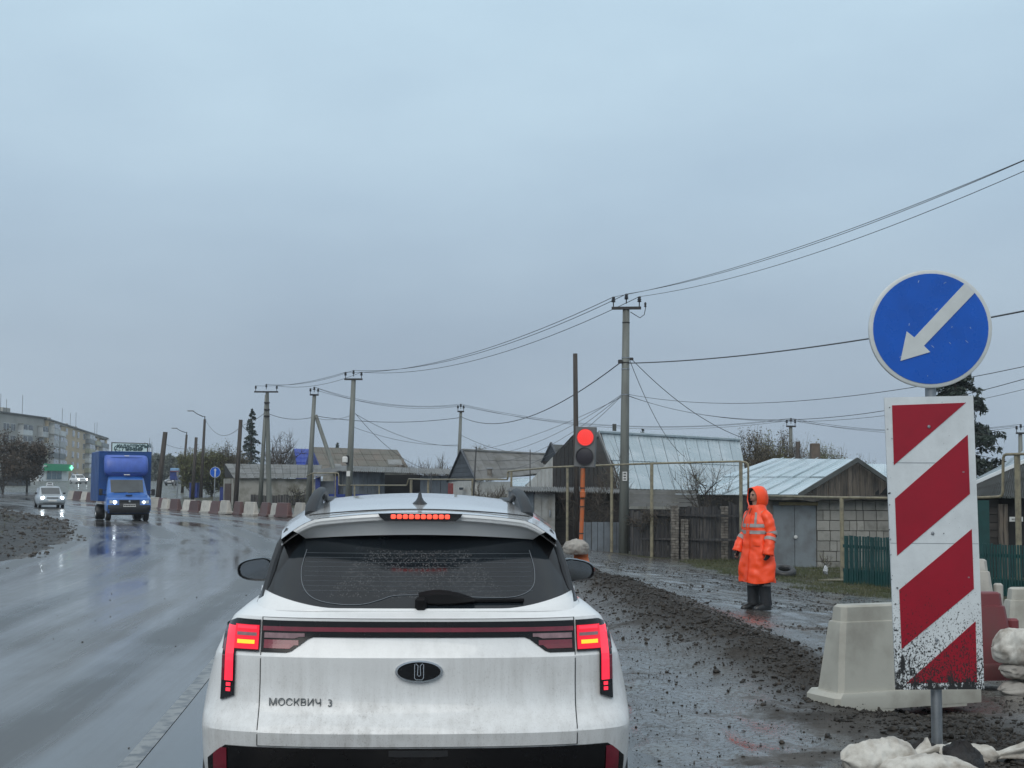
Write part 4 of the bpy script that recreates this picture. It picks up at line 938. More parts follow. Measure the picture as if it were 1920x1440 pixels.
# ------------------------------------------------ tyre and litter by the garage
ty = G(1470, 1082); Mx = Matrix.Rotation(R(62), 3, 'X') @ Matrix.Rotation(R(20), 3, 'Y')
o = MB().lathe([(.16, -.09), (.22, -.105), (.29, -.10), (.32, -.06), (.325, 0), (.32, .06), (.29, .10), (.22, .105), (.16, .09), (.18, 0), (.16, -.09)], 28, (0, 0, 0), Matrix.Rotation(R(22), 3, 'X')).build('tyre_litter', M_tyre, smooth=True)
o.location = ty + Vector((0, 0, .13)); tag(o, 'worn black tyre lying on the verge right of the worker', 'tyre')
lt = G(1548, 1078); bag('litter_bag', 'crumpled white plastic bag lying at the foot of the block wall', (lt.x, lt.y, lt.z), (.34, .16, .36), R(60), 4.4, mat('white_plastic_film', (.42, .43, .44), .35, var=.3, scale=9), wr=4.5, cat='litter')
lt = G(1590, 1092); tag(MB().slab([lt + Vector((-.7, .3, .03)), lt + Vector((-.1, -.1, .05)), lt + Vector((.7, -.1, .04)), lt + Vector((.9, .2, .03)), lt + Vector((.1, .4, .06))], .03).build('plank_scrap', mat('pale_wet_board', (.20, .18, .13), .6, var=.3, scale=8)), 'pale scrap board lying in front of the green picket fence', 'board')
rk = G(1262, 1042); pts, sz = [], []
mb = MB().lathe([(.001, 0), (.3, .02), (.42, .1), (.36, .22), (.2, .3), (.001, .33)], 14, rk)
mb.v = [(p[0] * 1 + .1 * noise.noise((p[0] * 3, p[1] * 3, p[2] * 3)), p[1] + .1 * noise.noise((p[1] * 3, p[0] * 3, 4)), p[2] + .08 * noise.noise((p[0] * 4, p[1] * 4, 9))) for p in mb.v]
tag(mb.build('boulder', mat('grey_rubble_stone', (.13, .125, .11), .75, var=.3, scale=5, bump=.4, bscale=12), smooth=True), 'grey lump of rubble on the verge before the old fence', 'stone')
# ---------------------------------------------------------------- the worker
M_skin = mat('skin', (.42, .24, .17), .5, var=.1, scale=12)
M_coat = mat('orange_raincoat', (1.0, .078, .015), .40, var=.06, scale=5, bump=.03, bscale=30, emit=(1, .12, .03), es=0.0)
M_refl = mat('grey_reflective_tape', (.30, .27, .26), .45, var=.1, scale=12)
M_trou = mat('dark_work_trousers', (.014, .016, .020), .7, var=.25, scale=14, bump=.15, bscale=60)
M_boot = mat('black_wet_boots', (.014, .014, .015), .35, var=.3, scale=10)
M_glove = mat('black_glove', (.014, .013, .014), .6, var=.3, scale=20)
M_hair = mat('dark_hood_lining', (.02, .02, .024), .7, var=.2)
wp_ = G(1421, 1143)
worker = thing('person', 'worker in a long orange hooded raincoat standing on the muddy lot', 'person', wp_, R(-60))
def skin_mesh(name, verts, edges, mat_, parent, sub=2):
    "a continuous surface grown round a skeleton: verts = (x, y, z, radius)"
    me = bpy.data.meshes.new(name); me.from_pydata([v[:3] for v in verts], edges, [])
    o = bpy.data.objects.new('tmp', me); C.objects.link(o)
    md = o.modifiers.new('s', 'SKIN'); md.use_smooth_shade = True
    for i, v in enumerate(verts):
        r_ = v[3] if isinstance(v[3], (tuple, list)) else (v[3], v[3]); me.skin_vertices[0].data[i].radius = r_
    me.skin_vertices[0].data[0].use_root = True
    o.modifiers.new('d', 'SUBSURF').levels = sub
    dg = bpy.context.evaluated_depsgraph_get(); m2 = bpy.data.meshes.new_from_object(o.evaluated_get(dg)); bpy.data.objects.remove(o); m2.name = name
    m2.materials.clear(); m2.polygons.foreach_set('use_smooth', [True] * len(m2.polygons))
    return mkobj(name, m2, parent, [mat_])
def figure(root, s=1.0, skin=None, hands=True):
    v = [(0, 0, .95, (.15, .11)), (0, 0, 1.15, (.145, .105)), (0, .01, 1.34, (.16, .10)), (0, 0, 1.46, .06), (0, -.015, 1.55, .055), (0, -.02, 1.63, (.074, .09)), (0, -.02, 1.71, (.07, .085))]
    e = [(0, 1), (1, 2), (2, 3), (3, 4), (4, 5), (5, 6)]
    for sx in (-1, 1):
        n = len(v); hy = -.10 if sx < 0 else -.03
        v += [(sx * .19, .0, 1.39, .062), (sx * .285, .03, 1.13, .048), (sx * .30, hy, .90, .034), (sx * .30, hy - .03, .84, (.022, .036))]
        e += [(2, n), (n, n + 1), (n + 1, n + 2), (n + 2, n + 3)]
        pm = n + 3
        for k, (dy, ln, rd) in enumerate(((-.030, .070, .010), (-.010, .082, .0105), (.010, .078, .010), (.028, .060, .009))):
            m = len(v); v += [(sx * .305, hy - .035 + dy, .80, rd), (sx * .300, hy - .045 + dy, .80 - ln * .5, rd), (sx * .280, hy - .055 + dy, .80 - ln * .9, rd * .8)]
            e += [(pm, m), (m, m + 1), (m + 1, m + 2)]
        m = len(v); v += [(sx * .275, hy - .068, .845, .0115), (sx * .262, hy - .082, .805, .010)]; e += [(pm, m), (m, m + 1)]
        m = len(v); fx = .10; fy = -.02 if sx < 0 else .05
        v += [(sx * .10, 0, .88, .088), (sx * .11, -.01 + fy * .5, .50, .062), (sx * fx, .02 + fy, .10, .045), (sx * fx, .02 + fy, .05, .045), (sx * fx, -.13 + fy, .035, (.042, .03))]
        e += [(0, m), (m, m + 1), (m + 1, m + 2), (m + 2, m + 3), (m + 3, m + 4)]
    return skin_mesh('body', v, e, skin or M_skin, root)
body = figure(worker)
# face: nose, brow, mouth, ears on the head
fc = MB()
fc.lathe([(.001, 0)] + [(.071 * math.sin(a), .098 * (1 - math.cos(a))) for a in lin(.3, 2.9, 12)] + [(.001, .196)], 20, (0, -.03, 1.545), Matrix.Diagonal((1, 1.22, 1)))
fc.add([(-.012, -.105, 1.655), (.012, -.105, 1.655), (.018, -.105, 1.61), (-.018, -.105, 1.61), (0, -.142, 1.617), (0, -.118, 1.655)], [(0, 5, 4, 3), (5, 1, 2, 4), (3, 4, 2)])
face = fc.build('face', M_skin, worker, False, smooth=True)
for sx in (-1, 1):
    MB().lathe([(.001, -.007), (.010, -.004), (.013, .002), (.001, .006)], 10, (sx * .030, -.107, 1.652), Matrix.Rotation(math.pi / 2, 3, 'X')).build('eye', M_hair, face, False)
    MB().tube([(sx * .014, -.118, 1.668), (sx * .032, -.116, 1.672), (sx * .05, -.10, 1.666)], .005, 5).build('eyebrow', M_hair, face, False)
MB().tube([(-.024, -.106, 1.583), (0, -.114, 1.584), (.024, -.106, 1.583)], .0055, 6).build('mouth', mat('lips', (.28, .12, .10), .5, var=.1), face, False)
# raincoat
CR = [(.40, .285, .225, .0), (.45, .288, .225, .0), (.70, .270, .205, 0), (.92, .250, .188, 0), (1.05, .240, .182, 0), (1.20, .235, .178, 0), (1.31, .222, .165, .005), (1.385, .190, .140, .01), (1.435, .135, .118, .01), (1.50, .112, .115, 0)]
def coat_pt(t, z, off=0.0):
    rx, ry, cy = [interp([(k[0], k[i]) for k in CR], z) for i in (1, 2, 3)]
    c_, s_ = math.cos(t), math.sin(t); e_ = .85
    x = rx * math.copysign(abs(c_) ** e_, c_); y = ry * math.copysign(abs(s_) ** e_, s_) + cy
    low = sstep(1.05, .55, z) if False else max(0, min(1, (1.1 - z) / .5))
    f = 1 + .055 * low * math.sin(5 * t + 1.5 * math.sin(z * 5)) + .085 * noise.noise((x * 8, y * 8, z * 4)) + .05 * noise.noise((x * 17 + z * 6, y * 17, z * 11)) - .10 * abs(noise.noise((x * 9 + z * 8, y * 9 - z * 8, z * 3)))
    return Vector((x * f + off * c_, y * f + off * s_, z))
zs = lin(.40, 1.50, 48); nt_ = 56
cb = MB(); rows = [[coat_pt(2 * math.pi * k / nt_, z) + (Vector((0, 0, .012 * math.sin(3 * 2 * math.pi * k / nt_ + 1))) if i == 0 else Vector()) for k in range(nt_)] for i, z in enumerate(zs)]
cb.grid(rows, close=True)
cb.grid([rows[0], [Vector((p.x * .9, p.y * .9, p.z + .01)) for p in rows[0]], [Vector((p.x * .85, p.y * .85, p.z + .3)) for p in rows[0]]], close=True, flip=True)
SLV = {}
for sx in (-1, 1):
    hy = -.10 if sx < 0 else -.03
    pa = [Vector((sx * .15, .005, 1.385)), Vector((sx * .205, .005, 1.345)), Vector((sx * .243, .02, 1.23)), Vector((sx * .268, .03, 1.11)), Vector((sx * .290, (hy) * .5, 1.0)), Vector((sx * .296, hy - .005, .90)), Vector((sx * .300, hy - .025, .835 if sx < 0 else .80))]
    ra = [.070, .082, .082, .080, .078, .076, .080]
    ptsd, rds = [], []
    for i in range(len(pa) - 1):
        for q in range(5): ptsd.append(pa[i].lerp(pa[i + 1], q / 5)); rds.append(lerp(ra[i], ra[i + 1], q / 5))
    ptsd.append(pa[-1]); rds.append(ra[-1]); SLV[sx] = (ptsd, rds)
    m0 = len(cb.v); cb.tube(ptsd, rds, 18)
    for i in range(m0, len(cb.v)):
        p = Vector(cb.v[i]); j = (i - m0) // 18; ax = ptsd[j]; d_ = (p - ax); k_ = 1 + .22 * noise.noise((p.x * 11, p.y * 11, p.z * 17)) + .10 * noise.noise((p.x * 26, p.y * 26, p.z * 40))
        cb.v[i] = tuple(ax + d_ * k_)
coat = cb.build('raincoat', M_coat, worker, False, smooth=True)
# flap over the front buttons and pocket flaps
fl = MB(); rows = []
for z in lin(.44, 1.42, 30): rows.append([coat_pt(t, z, .009) for t in (-math.pi / 2 - .14, -math.pi / 2 - .12, -math.pi / 2 + .10, -math.pi / 2 + .12)])
fl.grid(rows); fl.build('button_flap', M_coat, coat, False, smooth=True)
for t0 in (-2.25, -.95):
    rows = [[coat_pt(t0 + .27 * q, z - .10 * abs(q) * (t0 < -1.5) * 0 + .0, .012) for q in lin(-1, 1, 6)] for z in (.93, .97, .99)]
    MB().grid(rows).build('pocket_flap', M_coat, coat, False, smooth=True)
# hood with open front
hd = MB(); rows = []; hc_ = Vector((0, .012, 1.625))
for i in range(16):
    ph = lerp(.92, 2.95, i / 15); row = []
    for k in range(32):
        th = 2 * math.pi * k / 32; st, ct = math.sin(th), math.cos(th)
        rz_ = .170 if st > 0 else .205
        p = hc_ + Vector((.142 * math.sin(ph) * ct, -.160 * math.cos(ph), rz_ * math.sin(ph) * st))
        if i == 0: p += Vector((0, -.030 * max(0, st) ** 1.5 - .012, .006 * max(0, st)))      # the peak over the brow
        if i == 1: p += Vector((0, -.012 * max(0, st), .004))
        p += Vector((1, 1, 1)) * .010 * noise.noise((p.x * 14, p.y * 14, p.z * 14))
        row.append(p)
    rows.append(row)
hd.grid(rows, close=True, flip=True); hd.add(rows[-1], [tuple(range(32))])
inn = [[hc_ + (p - hc_) * .93 + Vector((0, .004, 0)) for p in rows[0]]]
hd.grid([rows[0], inn[0]], close=True)
hd.build('hood', M_coat, coat, False, smooth=True)
lnr = [inn[0]] + [[hc_ + (p - hc_) * .90 for p in rows[i]] for i in (2, 4, 6, 9)]
MB().grid(lnr, close=True).build('hood_lining', M_hair, coat, False, smooth=True)
# the hood rests on a high collar
col_ = []
for z, rx, ry, cy in ((1.40, .175, .135, .0), (1.45, .145, .130, -.005), (1.50, .128, .128, -.01), (1.53, .118, .120, -.01)):
    col_.append([Vector((rx * math.cos(t), ry * math.sin(t) + cy, z + .02 * math.sin(t))) for t in [2 * math.pi * k / 28 for k in range(28)]])
MB().grid(col_, close=True).build('collar', M_coat, coat, False, smooth=True)
# reflective tape: two hoops, two braces, sleeve hoops
for z in (1.10, 1.195):
    rows = [[coat_pt(2 * math.pi * k / nt_, z + dz, .006) for k in range(nt_)] for dz in (0, .018, .036, .05)]; MB().grid(rows, close=True).build('reflective_band', M_refl, coat, False, smooth=True)
for t0 in (-math.pi / 2 - .55, -math.pi / 2 + .55, math.pi / 2 - .5, math.pi / 2 + .5):
    rows = [[coat_pt(t0 + dt * (1 if z < 1.4 else 1.2), z, .007) for dt in (-.10, 0, .10)] for z in lin(1.235, 1.42, 10)]; MB().grid(rows, flip=False).build('reflective_brace', M_refl, coat, False, smooth=True)
for sx in (-1, 1):
    pd, rd = SLV[sx]
    for j in (14, 18):
        mb = MB(); mb.tube([pd[j], pd[j].lerp(pd[j + 1], .5), pd[j + 1], pd[j + 2]], [rd[j] * 1.10, rd[j] * 1.11, rd[j] * 1.11, rd[j] * 1.09], 18, cap=False); mb.build('sleeve_band', M_refl, coat, False, smooth=True)
    # trousers, boots, gloves
    fy = -.02 if sx < 0 else .05
    rows = []
    for z, r_ in ((.60, .085), (.45, .082), (.30, .086), (.18, .082), (.10, .088), (.075, .09)):
        cx, cy = sx * .102, lerp(.02 + fy, 0, z); rows.append([Vector((cx + r_ * math.cos(t) * (1 + .10 * noise.noise((t, z * 14, sx))), cy + r_ * 1.05 * math.sin(t) * (1 + .12 * noise.noise((t * 2, z * 16, sx + 4))), z)) for t in [2 * math.pi * k / 16 for k in range(16)]])
    MB().grid(rows, close=True, flip=True).build('trouser_leg', M_trou, worker, False, smooth=True)
    MB().grid([[Vector((p.x * 1.0 + (p.x - sx * .102) * .04, p.y * 1.04, zz)) for p in rows[2]] for zz in (.35, .38)], close=True).build('trouser_band', M_refl, worker, False, smooth=True)
    bt = MB(); rows = []
    for z, l0, l1, wd in ((.0, .09, -.225, .056), (.03, .093, -.23, .060), (.06, .09, -.21, .057), (.09, .085, -.13, .053), (.12, .075, -.05, .05), (.16, .072, -.04, .052)):
        c_ = (l0 + l1) / 2; h_ = (l0 - l1) / 2; rows.append([Vector((sx * .10 + wd * math.copysign(abs(math.cos(t)) ** .8, math.cos(t)), .02 + fy + c_ + h_ * math.sin(t), z)) for t in [2 * math.pi * k / 18 for k in range(18)]])
    bt.grid(rows, close=True); bt.add(rows[0], [tuple(range(18))[::-1]]); bt.build('boot', M_boot, worker, False, smooth=True)
    hy = -.10 if sx < 0 else -.03
    gv = [(sx * .30, hy - .01, .88, .044), (sx * .302, hy - .03, .83, (.030, .044))]
    ge = [(0, 1)]
    for dy, ln in ((-.030, .070), (-.010, .082), (.010, .078), (.028, .060)):
        m = len(gv); gv += [(sx * .305, hy - .035 + dy, .79, .0125), (sx * .300, hy - .048 + dy, .79 - ln * .45, .0125), (sx * .278, hy - .06 + dy, .79 - ln * .8, .011)]; ge += [(1, m), (m, m + 1), (m + 1, m + 2)]
    m = len(gv); gv += [(sx * .272, hy - .070, .845, .0145), (sx * .258, hy - .086, .80, .0125)]; ge += [(1, m), (m, m + 1)]
    skin_mesh('glove', gv, ge, M_glove, worker, 1)
MB().tube([(-.03, -.135, 1.47), (-.035, -.18, 1.40)], .005, 5).build('hood_cord', M_hair, coat, False); MB().tube([(.03, -.135, 1.47), (.035, -.18, 1.38)], .005, 5).build('hood_cord', M_hair, coat, False)
# ---------------------------------------------------------------- houses, sheds and fences
def blerp(A, B, C_, D, s, t): return (A.lerp(B, s)).lerp(D.lerp(C_, s), t)
def sheets(parent, A, B, C_, D, nc, nr, m, amp=0.0, waves=6, th=.02, name='roof_sheet', jit=.012, seed=1, over=.03):
    "a roof slope of separate sheets; A B is the eave (left, right), D C the ridge"
    rr = random.Random(seed); n = (B - A).cross(D - A).normalized()
    if n.z < 0: n = -n
    up = (D - A).normalized()
    for j in range(nr):
        for i in range(nc):
            s0, s1 = i / nc, (i + 1) / nc; t0, t1 = j / nr, (j + 1) / nr
            mb = MB(); k = (waves * 4 if amp else 1); lift = rr.uniform(0, jit); rows = []
            for t, o in ((t0, .018 + lift), (t1, 0 + lift * .3)):
                row = []
                for q in range(k + 1):
                    s = lerp(s0 + .0015, s1 - .0015, q / k); p = blerp(A, B, C_, D, s, t)
                    if t == t0 and j > 0: p = p - up * over
                    row.append(p + n * (o + amp * math.cos(2 * math.pi * waves * q / k)))
                rows.append(row)
            mb.grid(rows); lo = [[p - n * th for p in r] for r in rows]; mb.grid(lo, flip=True)
            mb.grid([lo[0], rows[0]]); mb.grid([rows[1], lo[1]])
            mb.grid([[rows[0][0], rows[1][0]], [lo[0][0], lo[1][0]]]); mb.grid([[rows[0][-1], rows[1][-1]], [lo[0][-1], lo[1][-1]]], flip=True)
            mb.build(name, m, parent, auto=60 if amp else None)
def vplanks(parent, a, b, top, bot, n, m, th=.025, gap=.12, name='plank', seed=1, ragged=0.0, lean=.0, off=0.0):
    "upright boards from a to b (ground plan points); top(s), bot(s) give heights"
    rr = random.Random(seed); d = (b - a); d.z = 0; nn = Vector((d.y, -d.x, 0)).normalized(); w = 1 / n
    for i in range(n):
        s0, s1 = (i + gap * .5) * w, (i + 1 - gap * .5) * w
        o = nn * (off + rr.uniform(-.4, .4) * th); q = rr.uniform(-ragged, ragged); l = d.normalized() * rr.uniform(-lean, lean)
        pts = [Vector((*(a + d * s0).xy, bot(s0))) + o, Vector((*(a + d * s1).xy, bot(s1))) + o, Vector((*(a + d * s1).xy, top(s1) + q)) + o + l, Vector((*(a + d * s0).xy, top(s0) + q)) + o + l]
        MB().slab(pts, th).build(name, m, parent)
def hboards(parent, a, b, z0, z1, n, m, th=.03, name='board', seed=1, off=0.0):
    rr = random.Random(seed); d = (b - a); d.z = 0; nn = Vector((d.y, -d.x, 0)).normalized()
    for i in range(n):
        q0, q1 = lerp(z0, z1, (i + .04) / n), lerp(z0, z1, (i + .96) / n); o = nn * (off + rr.uniform(0, .4) * th)
        MB().slab([Vector((a.x, a.y, q0)) + o, Vector((b.x, b.y, q0)) + o, Vector((b.x, b.y, q1)) + o, Vector((a.x, a.y, q1)) + o], th).build(name, m, parent)
def wall(parent, a, b, z0, z1, m, th=.2, name='wall'):
    return MB().slab([Vector((a.x, a.y, z0)), Vector((b.x, b.y, z0)), Vector((b.x, b.y, z1)), Vector((a.x, a.y, z1))], th).build(name, m, parent)
M_slate = mat('weathered_asbestos_sheet', (.19, .195, .195), .65, var=.2, scale=1.5, col2=(.12, .12, .11), c2lo=.45, c2hi=.7, rnd=.10)
M_slated = mat('dark_slate_sheet', (.075, .08, .078), .6, var=.25, scale=2, col2=(.045, .047, .04), rnd=.12)
M_brown = mat('old_brown_roofing', (.105, .10, .082), .7, var=.2, scale=.6, col2=(.14, .115, .095), rnd=.08)
M_tin = mat('wet_galvanised_roof', (.46, .54, .57), .26, metal=.5, var=.10, scale=.9, col2=(.58, .64, .67), rnd=.05, rvar=.1)
M_tin2 = mat('wet_green_grey_roof', (.33, .395, .425), .30, metal=.4, var=.10, scale=.8, col2=(.42, .475, .505), rnd=.05, rvar=.1)
M_bluer = mat('blue_metal_tile', (.02, .05, .30), .35, var=.2, scale=2)
M_wood = mat('grey_weathered_boards', (.115, .095, .075), .75, var=.3, scale=3, stretch=(6, 6, .6), col2=(.05, .043, .038), rnd=.35)
M_woodd = mat('black_rotten_boards', (.022, .022, .025), .7, var=.35, scale=3, stretch=(6, 6, .6), col2=(.055, .050, .046), rnd=.35)
M_log = mat('dark_log_wall', (.030, .026, .023), .75, var=.3, scale=2, stretch=(.5, 1, 4), rnd=.25)
M_gable = mat('blue_grey_gable_boards', (.045, .052, .062), .6, var=.25, scale=2, rnd=.2)
M_sid = mat('dull_white_siding', (.42, .42, .40), .6, var=.15, scale=3, rnd=.08)
M_blockl = mat('pale_block_wall', (.28, .275, .25), .8, var=.25, scale=1.2, col2=(.16, .155, .13), bump=.3, bscale=8)
M_block = mat('grey_concrete_block', (.245, .24, .22), .8, var=.25, scale=3, col2=(.12, .12, .105), c2lo=.5, c2hi=.8, bump=.4, bscale=25, rnd=.18)
M_mortar = mat('dark_mortar', (.09, .085, .075), .9, var=.3, scale=6)
M_brick = mat('old_pillar_brick', (.17, .155, .135), .8, var=.3, scale=6, col2=(.09, .08, .07), rnd=.25, bump=.3)
M_sheet = mat('grey_blue_sheet_metal', (.13, .15, .17), .45, metal=.3, var=.2, scale=1.2, col2=(.085, .095, .105), rnd=.15)
M_door = mat('grey_painted_steel_door', (.16, .185, .20), .5, var=.15, scale=2, col2=(.12, .13, .14), rnd=.06)
M_doorl = mat('pale_grey_shed_door', (.27, .28, .275), .6, var=.2, scale=1.5, col2=(.17, .165, .15))
M_bluep = mat('royal_blue_paint', (.010, .028, .17), .5, var=.2, scale=3)
M_green = mat('dark_green_paint', (.004, .045, .043), .45, var=.2, scale=5, rnd=.15)
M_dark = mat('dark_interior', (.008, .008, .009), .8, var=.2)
M_tar = mat('tarred_roof_edge', (.03, .028, .025), .6, var=.4, scale=5, col2=(.09, .085, .07))
M_fascia = mat('white_fascia', (.68, .72, .74), .4, var=.06)
M_pane = mat('window_pane', (.05, .06, .07), .08, var=.3, scale=.6)
M_wfr = mat('white_window_frame', (.50, .51, .50), .5, var=.1)
M_rust = mat('rusty_red_panel', (.20, .04, .04), .6, var=.3, scale=3)
M_pipe = mat('yellowed_gas_pipe', (.24, .215, .145), .5, var=.2, scale=6, col2=(.16, .14, .10))
M_bdoor = mat('brown_door', (.06, .032, .022), .6, var=.25, scale=3)

def gzv(p): return Vector((p.x, p.y, gz(p.x, p.y, False)))
# --- long pale block shed on the left
a = P(441, 900, 100); b = P(594, 900, 100.5); c = P(423, 900, 104)
o = thing('block_shed', 'long low shed of pale blocks under a grey corrugated roof', 'shed', gzv(a))
ze = P(441, 897, 100).z; z0 = gz(a.x, a.y, False) - .3
wall(o, a, b, z0, ze, M_blockl, .3); wall(o, a, c, z0, ze, M_blockl, .3)
A, B_, C_, D = P(438, 897, 99.6), P(598, 896.5, 100), P(604, 872, 103.5), P(421, 869.5, 103.5)
sheets(o, A, B_, C_, D, 12, 3, M_slate, .022, 5, seed=3)
MB().slab([P(441, 897, 100), P(423, 895, 104.2), P(422, 871, 103.5)], .1).build('gable', M_woodd, o)
sheets(o, P(423, 895, 107), P(600, 894, 107.5), C_, D, 6, 1, M_slate, .0, 1, seed=4)
dd = MB().slab([c.lerp(a, .18) + Vector((-.1, -.25, z0 + .3 - c.z)), c.lerp(a, .80) + Vector((-.1, -.25, z0 + .3 - c.z)), c.lerp(a, .80) + Vector((-.1, -.25, ze - .35 - c.z)), c.lerp(a, .18) + Vector((-.1, -.25, ze - .35 - c.z))], .06).build('door', M_bdoor, o)
vplanks(o, P(470, 930, 99), P(592, 930, 99.3), lambda s: z0 + 1.0, lambda s: z0, 24, M_woodd, .04, .1, 'fence_board', 5, .05)
# --- open lean-to with blue posts
Y = 86; a = P(592, 900, Y); e = P(852, 900, 80)
o = thing('lean_to', 'grey sheet-metal lean-to with royal blue posts and a dark open bay', 'shed', gzv(a)); z0 = gz(a.x, a.y, False) - .3
def zz(u, v, Y): return P(u, v, Y).z
def seg(u0, u1, Y0, Y1): return P(u0, 900, Y0), P(u1, 900, Y1)
for u0, u1 in ((592, 601), (627, 635)): p, q = seg(u0, u1, Y - .3, Y - .3); wall(o, p, q, z0, zz(u0, 893, Y), M_bluep, .25, 'post')
p, q = seg(601, 627, Y, Y); wall(o, p, q, z0, zz(610, 902, Y), M_sheet, .08, 'door')
p, q = seg(635, 721, Y, Y - 1); vplanks(o, p, q, lambda s: zz(680, 884, Y - .5), lambda s: z0, 11, M_sheet, .05, .06, 'sheet_panel', 2)
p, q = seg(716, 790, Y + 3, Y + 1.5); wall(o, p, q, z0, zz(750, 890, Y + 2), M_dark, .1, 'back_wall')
p, q = seg(788, 850, Y - 4, Y - 6); vplanks(o, p, q, lambda s: zz(800, 892, Y - 5), lambda s: z0, 8, M_sheet, .05, .05, 'sheet_panel', 3)
p, q = seg(600, 850, Y - 1.2, Y - 7); p2 = p.copy(); hboards(o, p, q, z0, zz(700, 926, Y - 3), 2, M_bluep, .05, 'blue_board', 4)
A, B_, C_, D = P(592, 897, Y - .8), P(636, 883, Y - .6), P(640, 873, Y + 4), P(598, 880, Y + 4); sheets(o, A, B_, C_, D, 4, 1, M_slate, .03, 4, seed=6)
A, B_, C_, D = P(632, 883, Y - .6), P(850, 890, Y - 6.6), P(842, 879, Y - 2), P(640, 873, Y + 4); sheets(o, A, B_, C_, D, 14, 1, M_slate, .03, 4, seed=7)
# --- brown roofed house and blue roofed house behind
o = thing('brown_roof_house', 'house with a broad brown-grey roof behind the lean-to', 'house', gzv(P(680, 900, 114)))
A, B_, C_, D = P(604, 884, 111), P(772, 886, 111), P(745, 843.5, 116), P(584, 838, 116)
sheets(o, A, B_, C_, D, 9, 4, M_brown, .012, 4, seed=8)
wall(o, P(606, 890, 111.4), P(768, 890, 111.4), gz(-12, 112, False) - .3, A.z - .02, M_blockl, .3)
MB().slab([P(584, 838, 116), P(604, 884, 111), P(570, 882, 118)], .1).build('gable', M_bluep, o)
sheets(o, P(570, 882, 121), P(768, 884, 121), C_, D, 6, 1, M_brown, seed=9)
for u, v, w_ in ((632, 876, 10), (742, 868, 13)): MB().slab([P(u - w_, v + 3, 110.6), P(u + w_, v + 4, 110.6), P(u + w_ - 3, v - 6, 111.8), P(u - w_ - 3, v - 6, 111.8)], .04).build('patched_sheet', M_slate, o)
o = thing('blue_roof_house', 'small steep house with a bright blue roof left of the brown roof', 'house', gzv(P(566, 900, 124)))
A, B_, C_, D = P(557, 876, 122), P(578, 876, 122), P(581, 842, 125), P(551, 841, 125)
sheets(o, A, B_, C_, D, 4, 4, M_bluer, .02, 3, seed=10); MB().slab([P(551, 841, 125), P(557, 876, 122), P(536, 876, 126)], .1).build('gable', M_gable, o)
wall(o, P(555, 880, 122.3), P(580, 880, 122.3), gz(-18, 122, False) - .3, A.z, M_bluep, .2)
MB().slab([P(581, 842, 125), P(578, 876, 122), P(598, 876, 122)], .1).build('gable', M_bluep, o)
# --- grey slate house in the middle
o = thing('slate_house', 'low house with a grey corrugated slate roof and dark gable', 'house', gzv(P(870, 900, 76)))
ap, gl_, gr_ = P(868, 845, 78), P(842, 903, 80), P(896, 901, 75)
MB().slab([ap, gl_, gr_], .08).build('gable', M_gable, o)
nb = 7
for i in range(nb):
    t0, t1 = i / nb, (i + .93) / nb; l0, l1, r0, r1 = gl_.lerp(ap, t0), gl_.lerp(ap, t1), gr_.lerp(ap, t0), gr_.lerp(ap, t1); f_ = Vector((-.06, -.09, 0))
    MB().slab([l0 + f_, r0 + f_, r1 + f_, l1 + f_], .03).build('gable_board', M_gable, o)
C_, B_ = P(1024, 853, 83), P(1044, 884, 79.5)
sheets(o, gr_ + Vector((-.1, -.3, -.05)), B_, C_, ap, 12, 3, M_slate, .03, 5, seed=11, name='slate')
sheets(o, P(836, 903, 84), P(1030, 890, 88), C_, ap, 6, 1, M_slate, seed=12)
MB().tube([ap + Vector((0, 0, .05)), C_ + Vector((0, 0, .05))], .07, 6).build('ridge_cap', M_slate, o)
for q in (gl_, gr_): MB().tube([ap + Vector((-.1, -.15, .05)), q + Vector((-.1, -.15, 0))], .07, 4).build('bargeboard', M_gable, o)
zf = gz(-2, 76, False) - .3
wall(o, Vector((gl_.x + .1, gl_.y, 0)), Vector((gr_.x - .1, gr_.y, 0)), zf, gr_.z - .02, M_sid, .25); wall(o, Vector((gr_.x - .1, gr_.y, 0)), Vector((B_.x, B_.y + .2, 0)), zf, gr_.z - .05, M_sid, .25)
p, q = seg(842, 849, 79.6, 79); wall(o, p, q, zf, zz(845, 906, 79), M_rust, .12, 'corner_board')
wn = MB().slab([P(861, 919, 76.8), P(869, 919, 76.2), P(869, 913, 76.2), P(861, 913, 76.8)], .1).build('window', M_wfr, o); MB().slab([P(862, 918, 76.6), P(868, 918, 76), P(868, 914, 76), P(862, 914, 76.6)], .08).build('pane', M_pane, wn)
ch = MB().cbox(P(918, 890, 76), (.26, .26, .62), .02).build('chimney', M_brick, o); MB().cbox(P(918, 878.5, 76), (.34, .34, .07), .02).build('chimney_cap', M_zinc, ch)
sheets(o, P(958, 915, 70), P(990, 915, 71), P(1004, 897, 75), P(962, 897, 75), 4, 1, M_tin, .0, 1, seed=13)
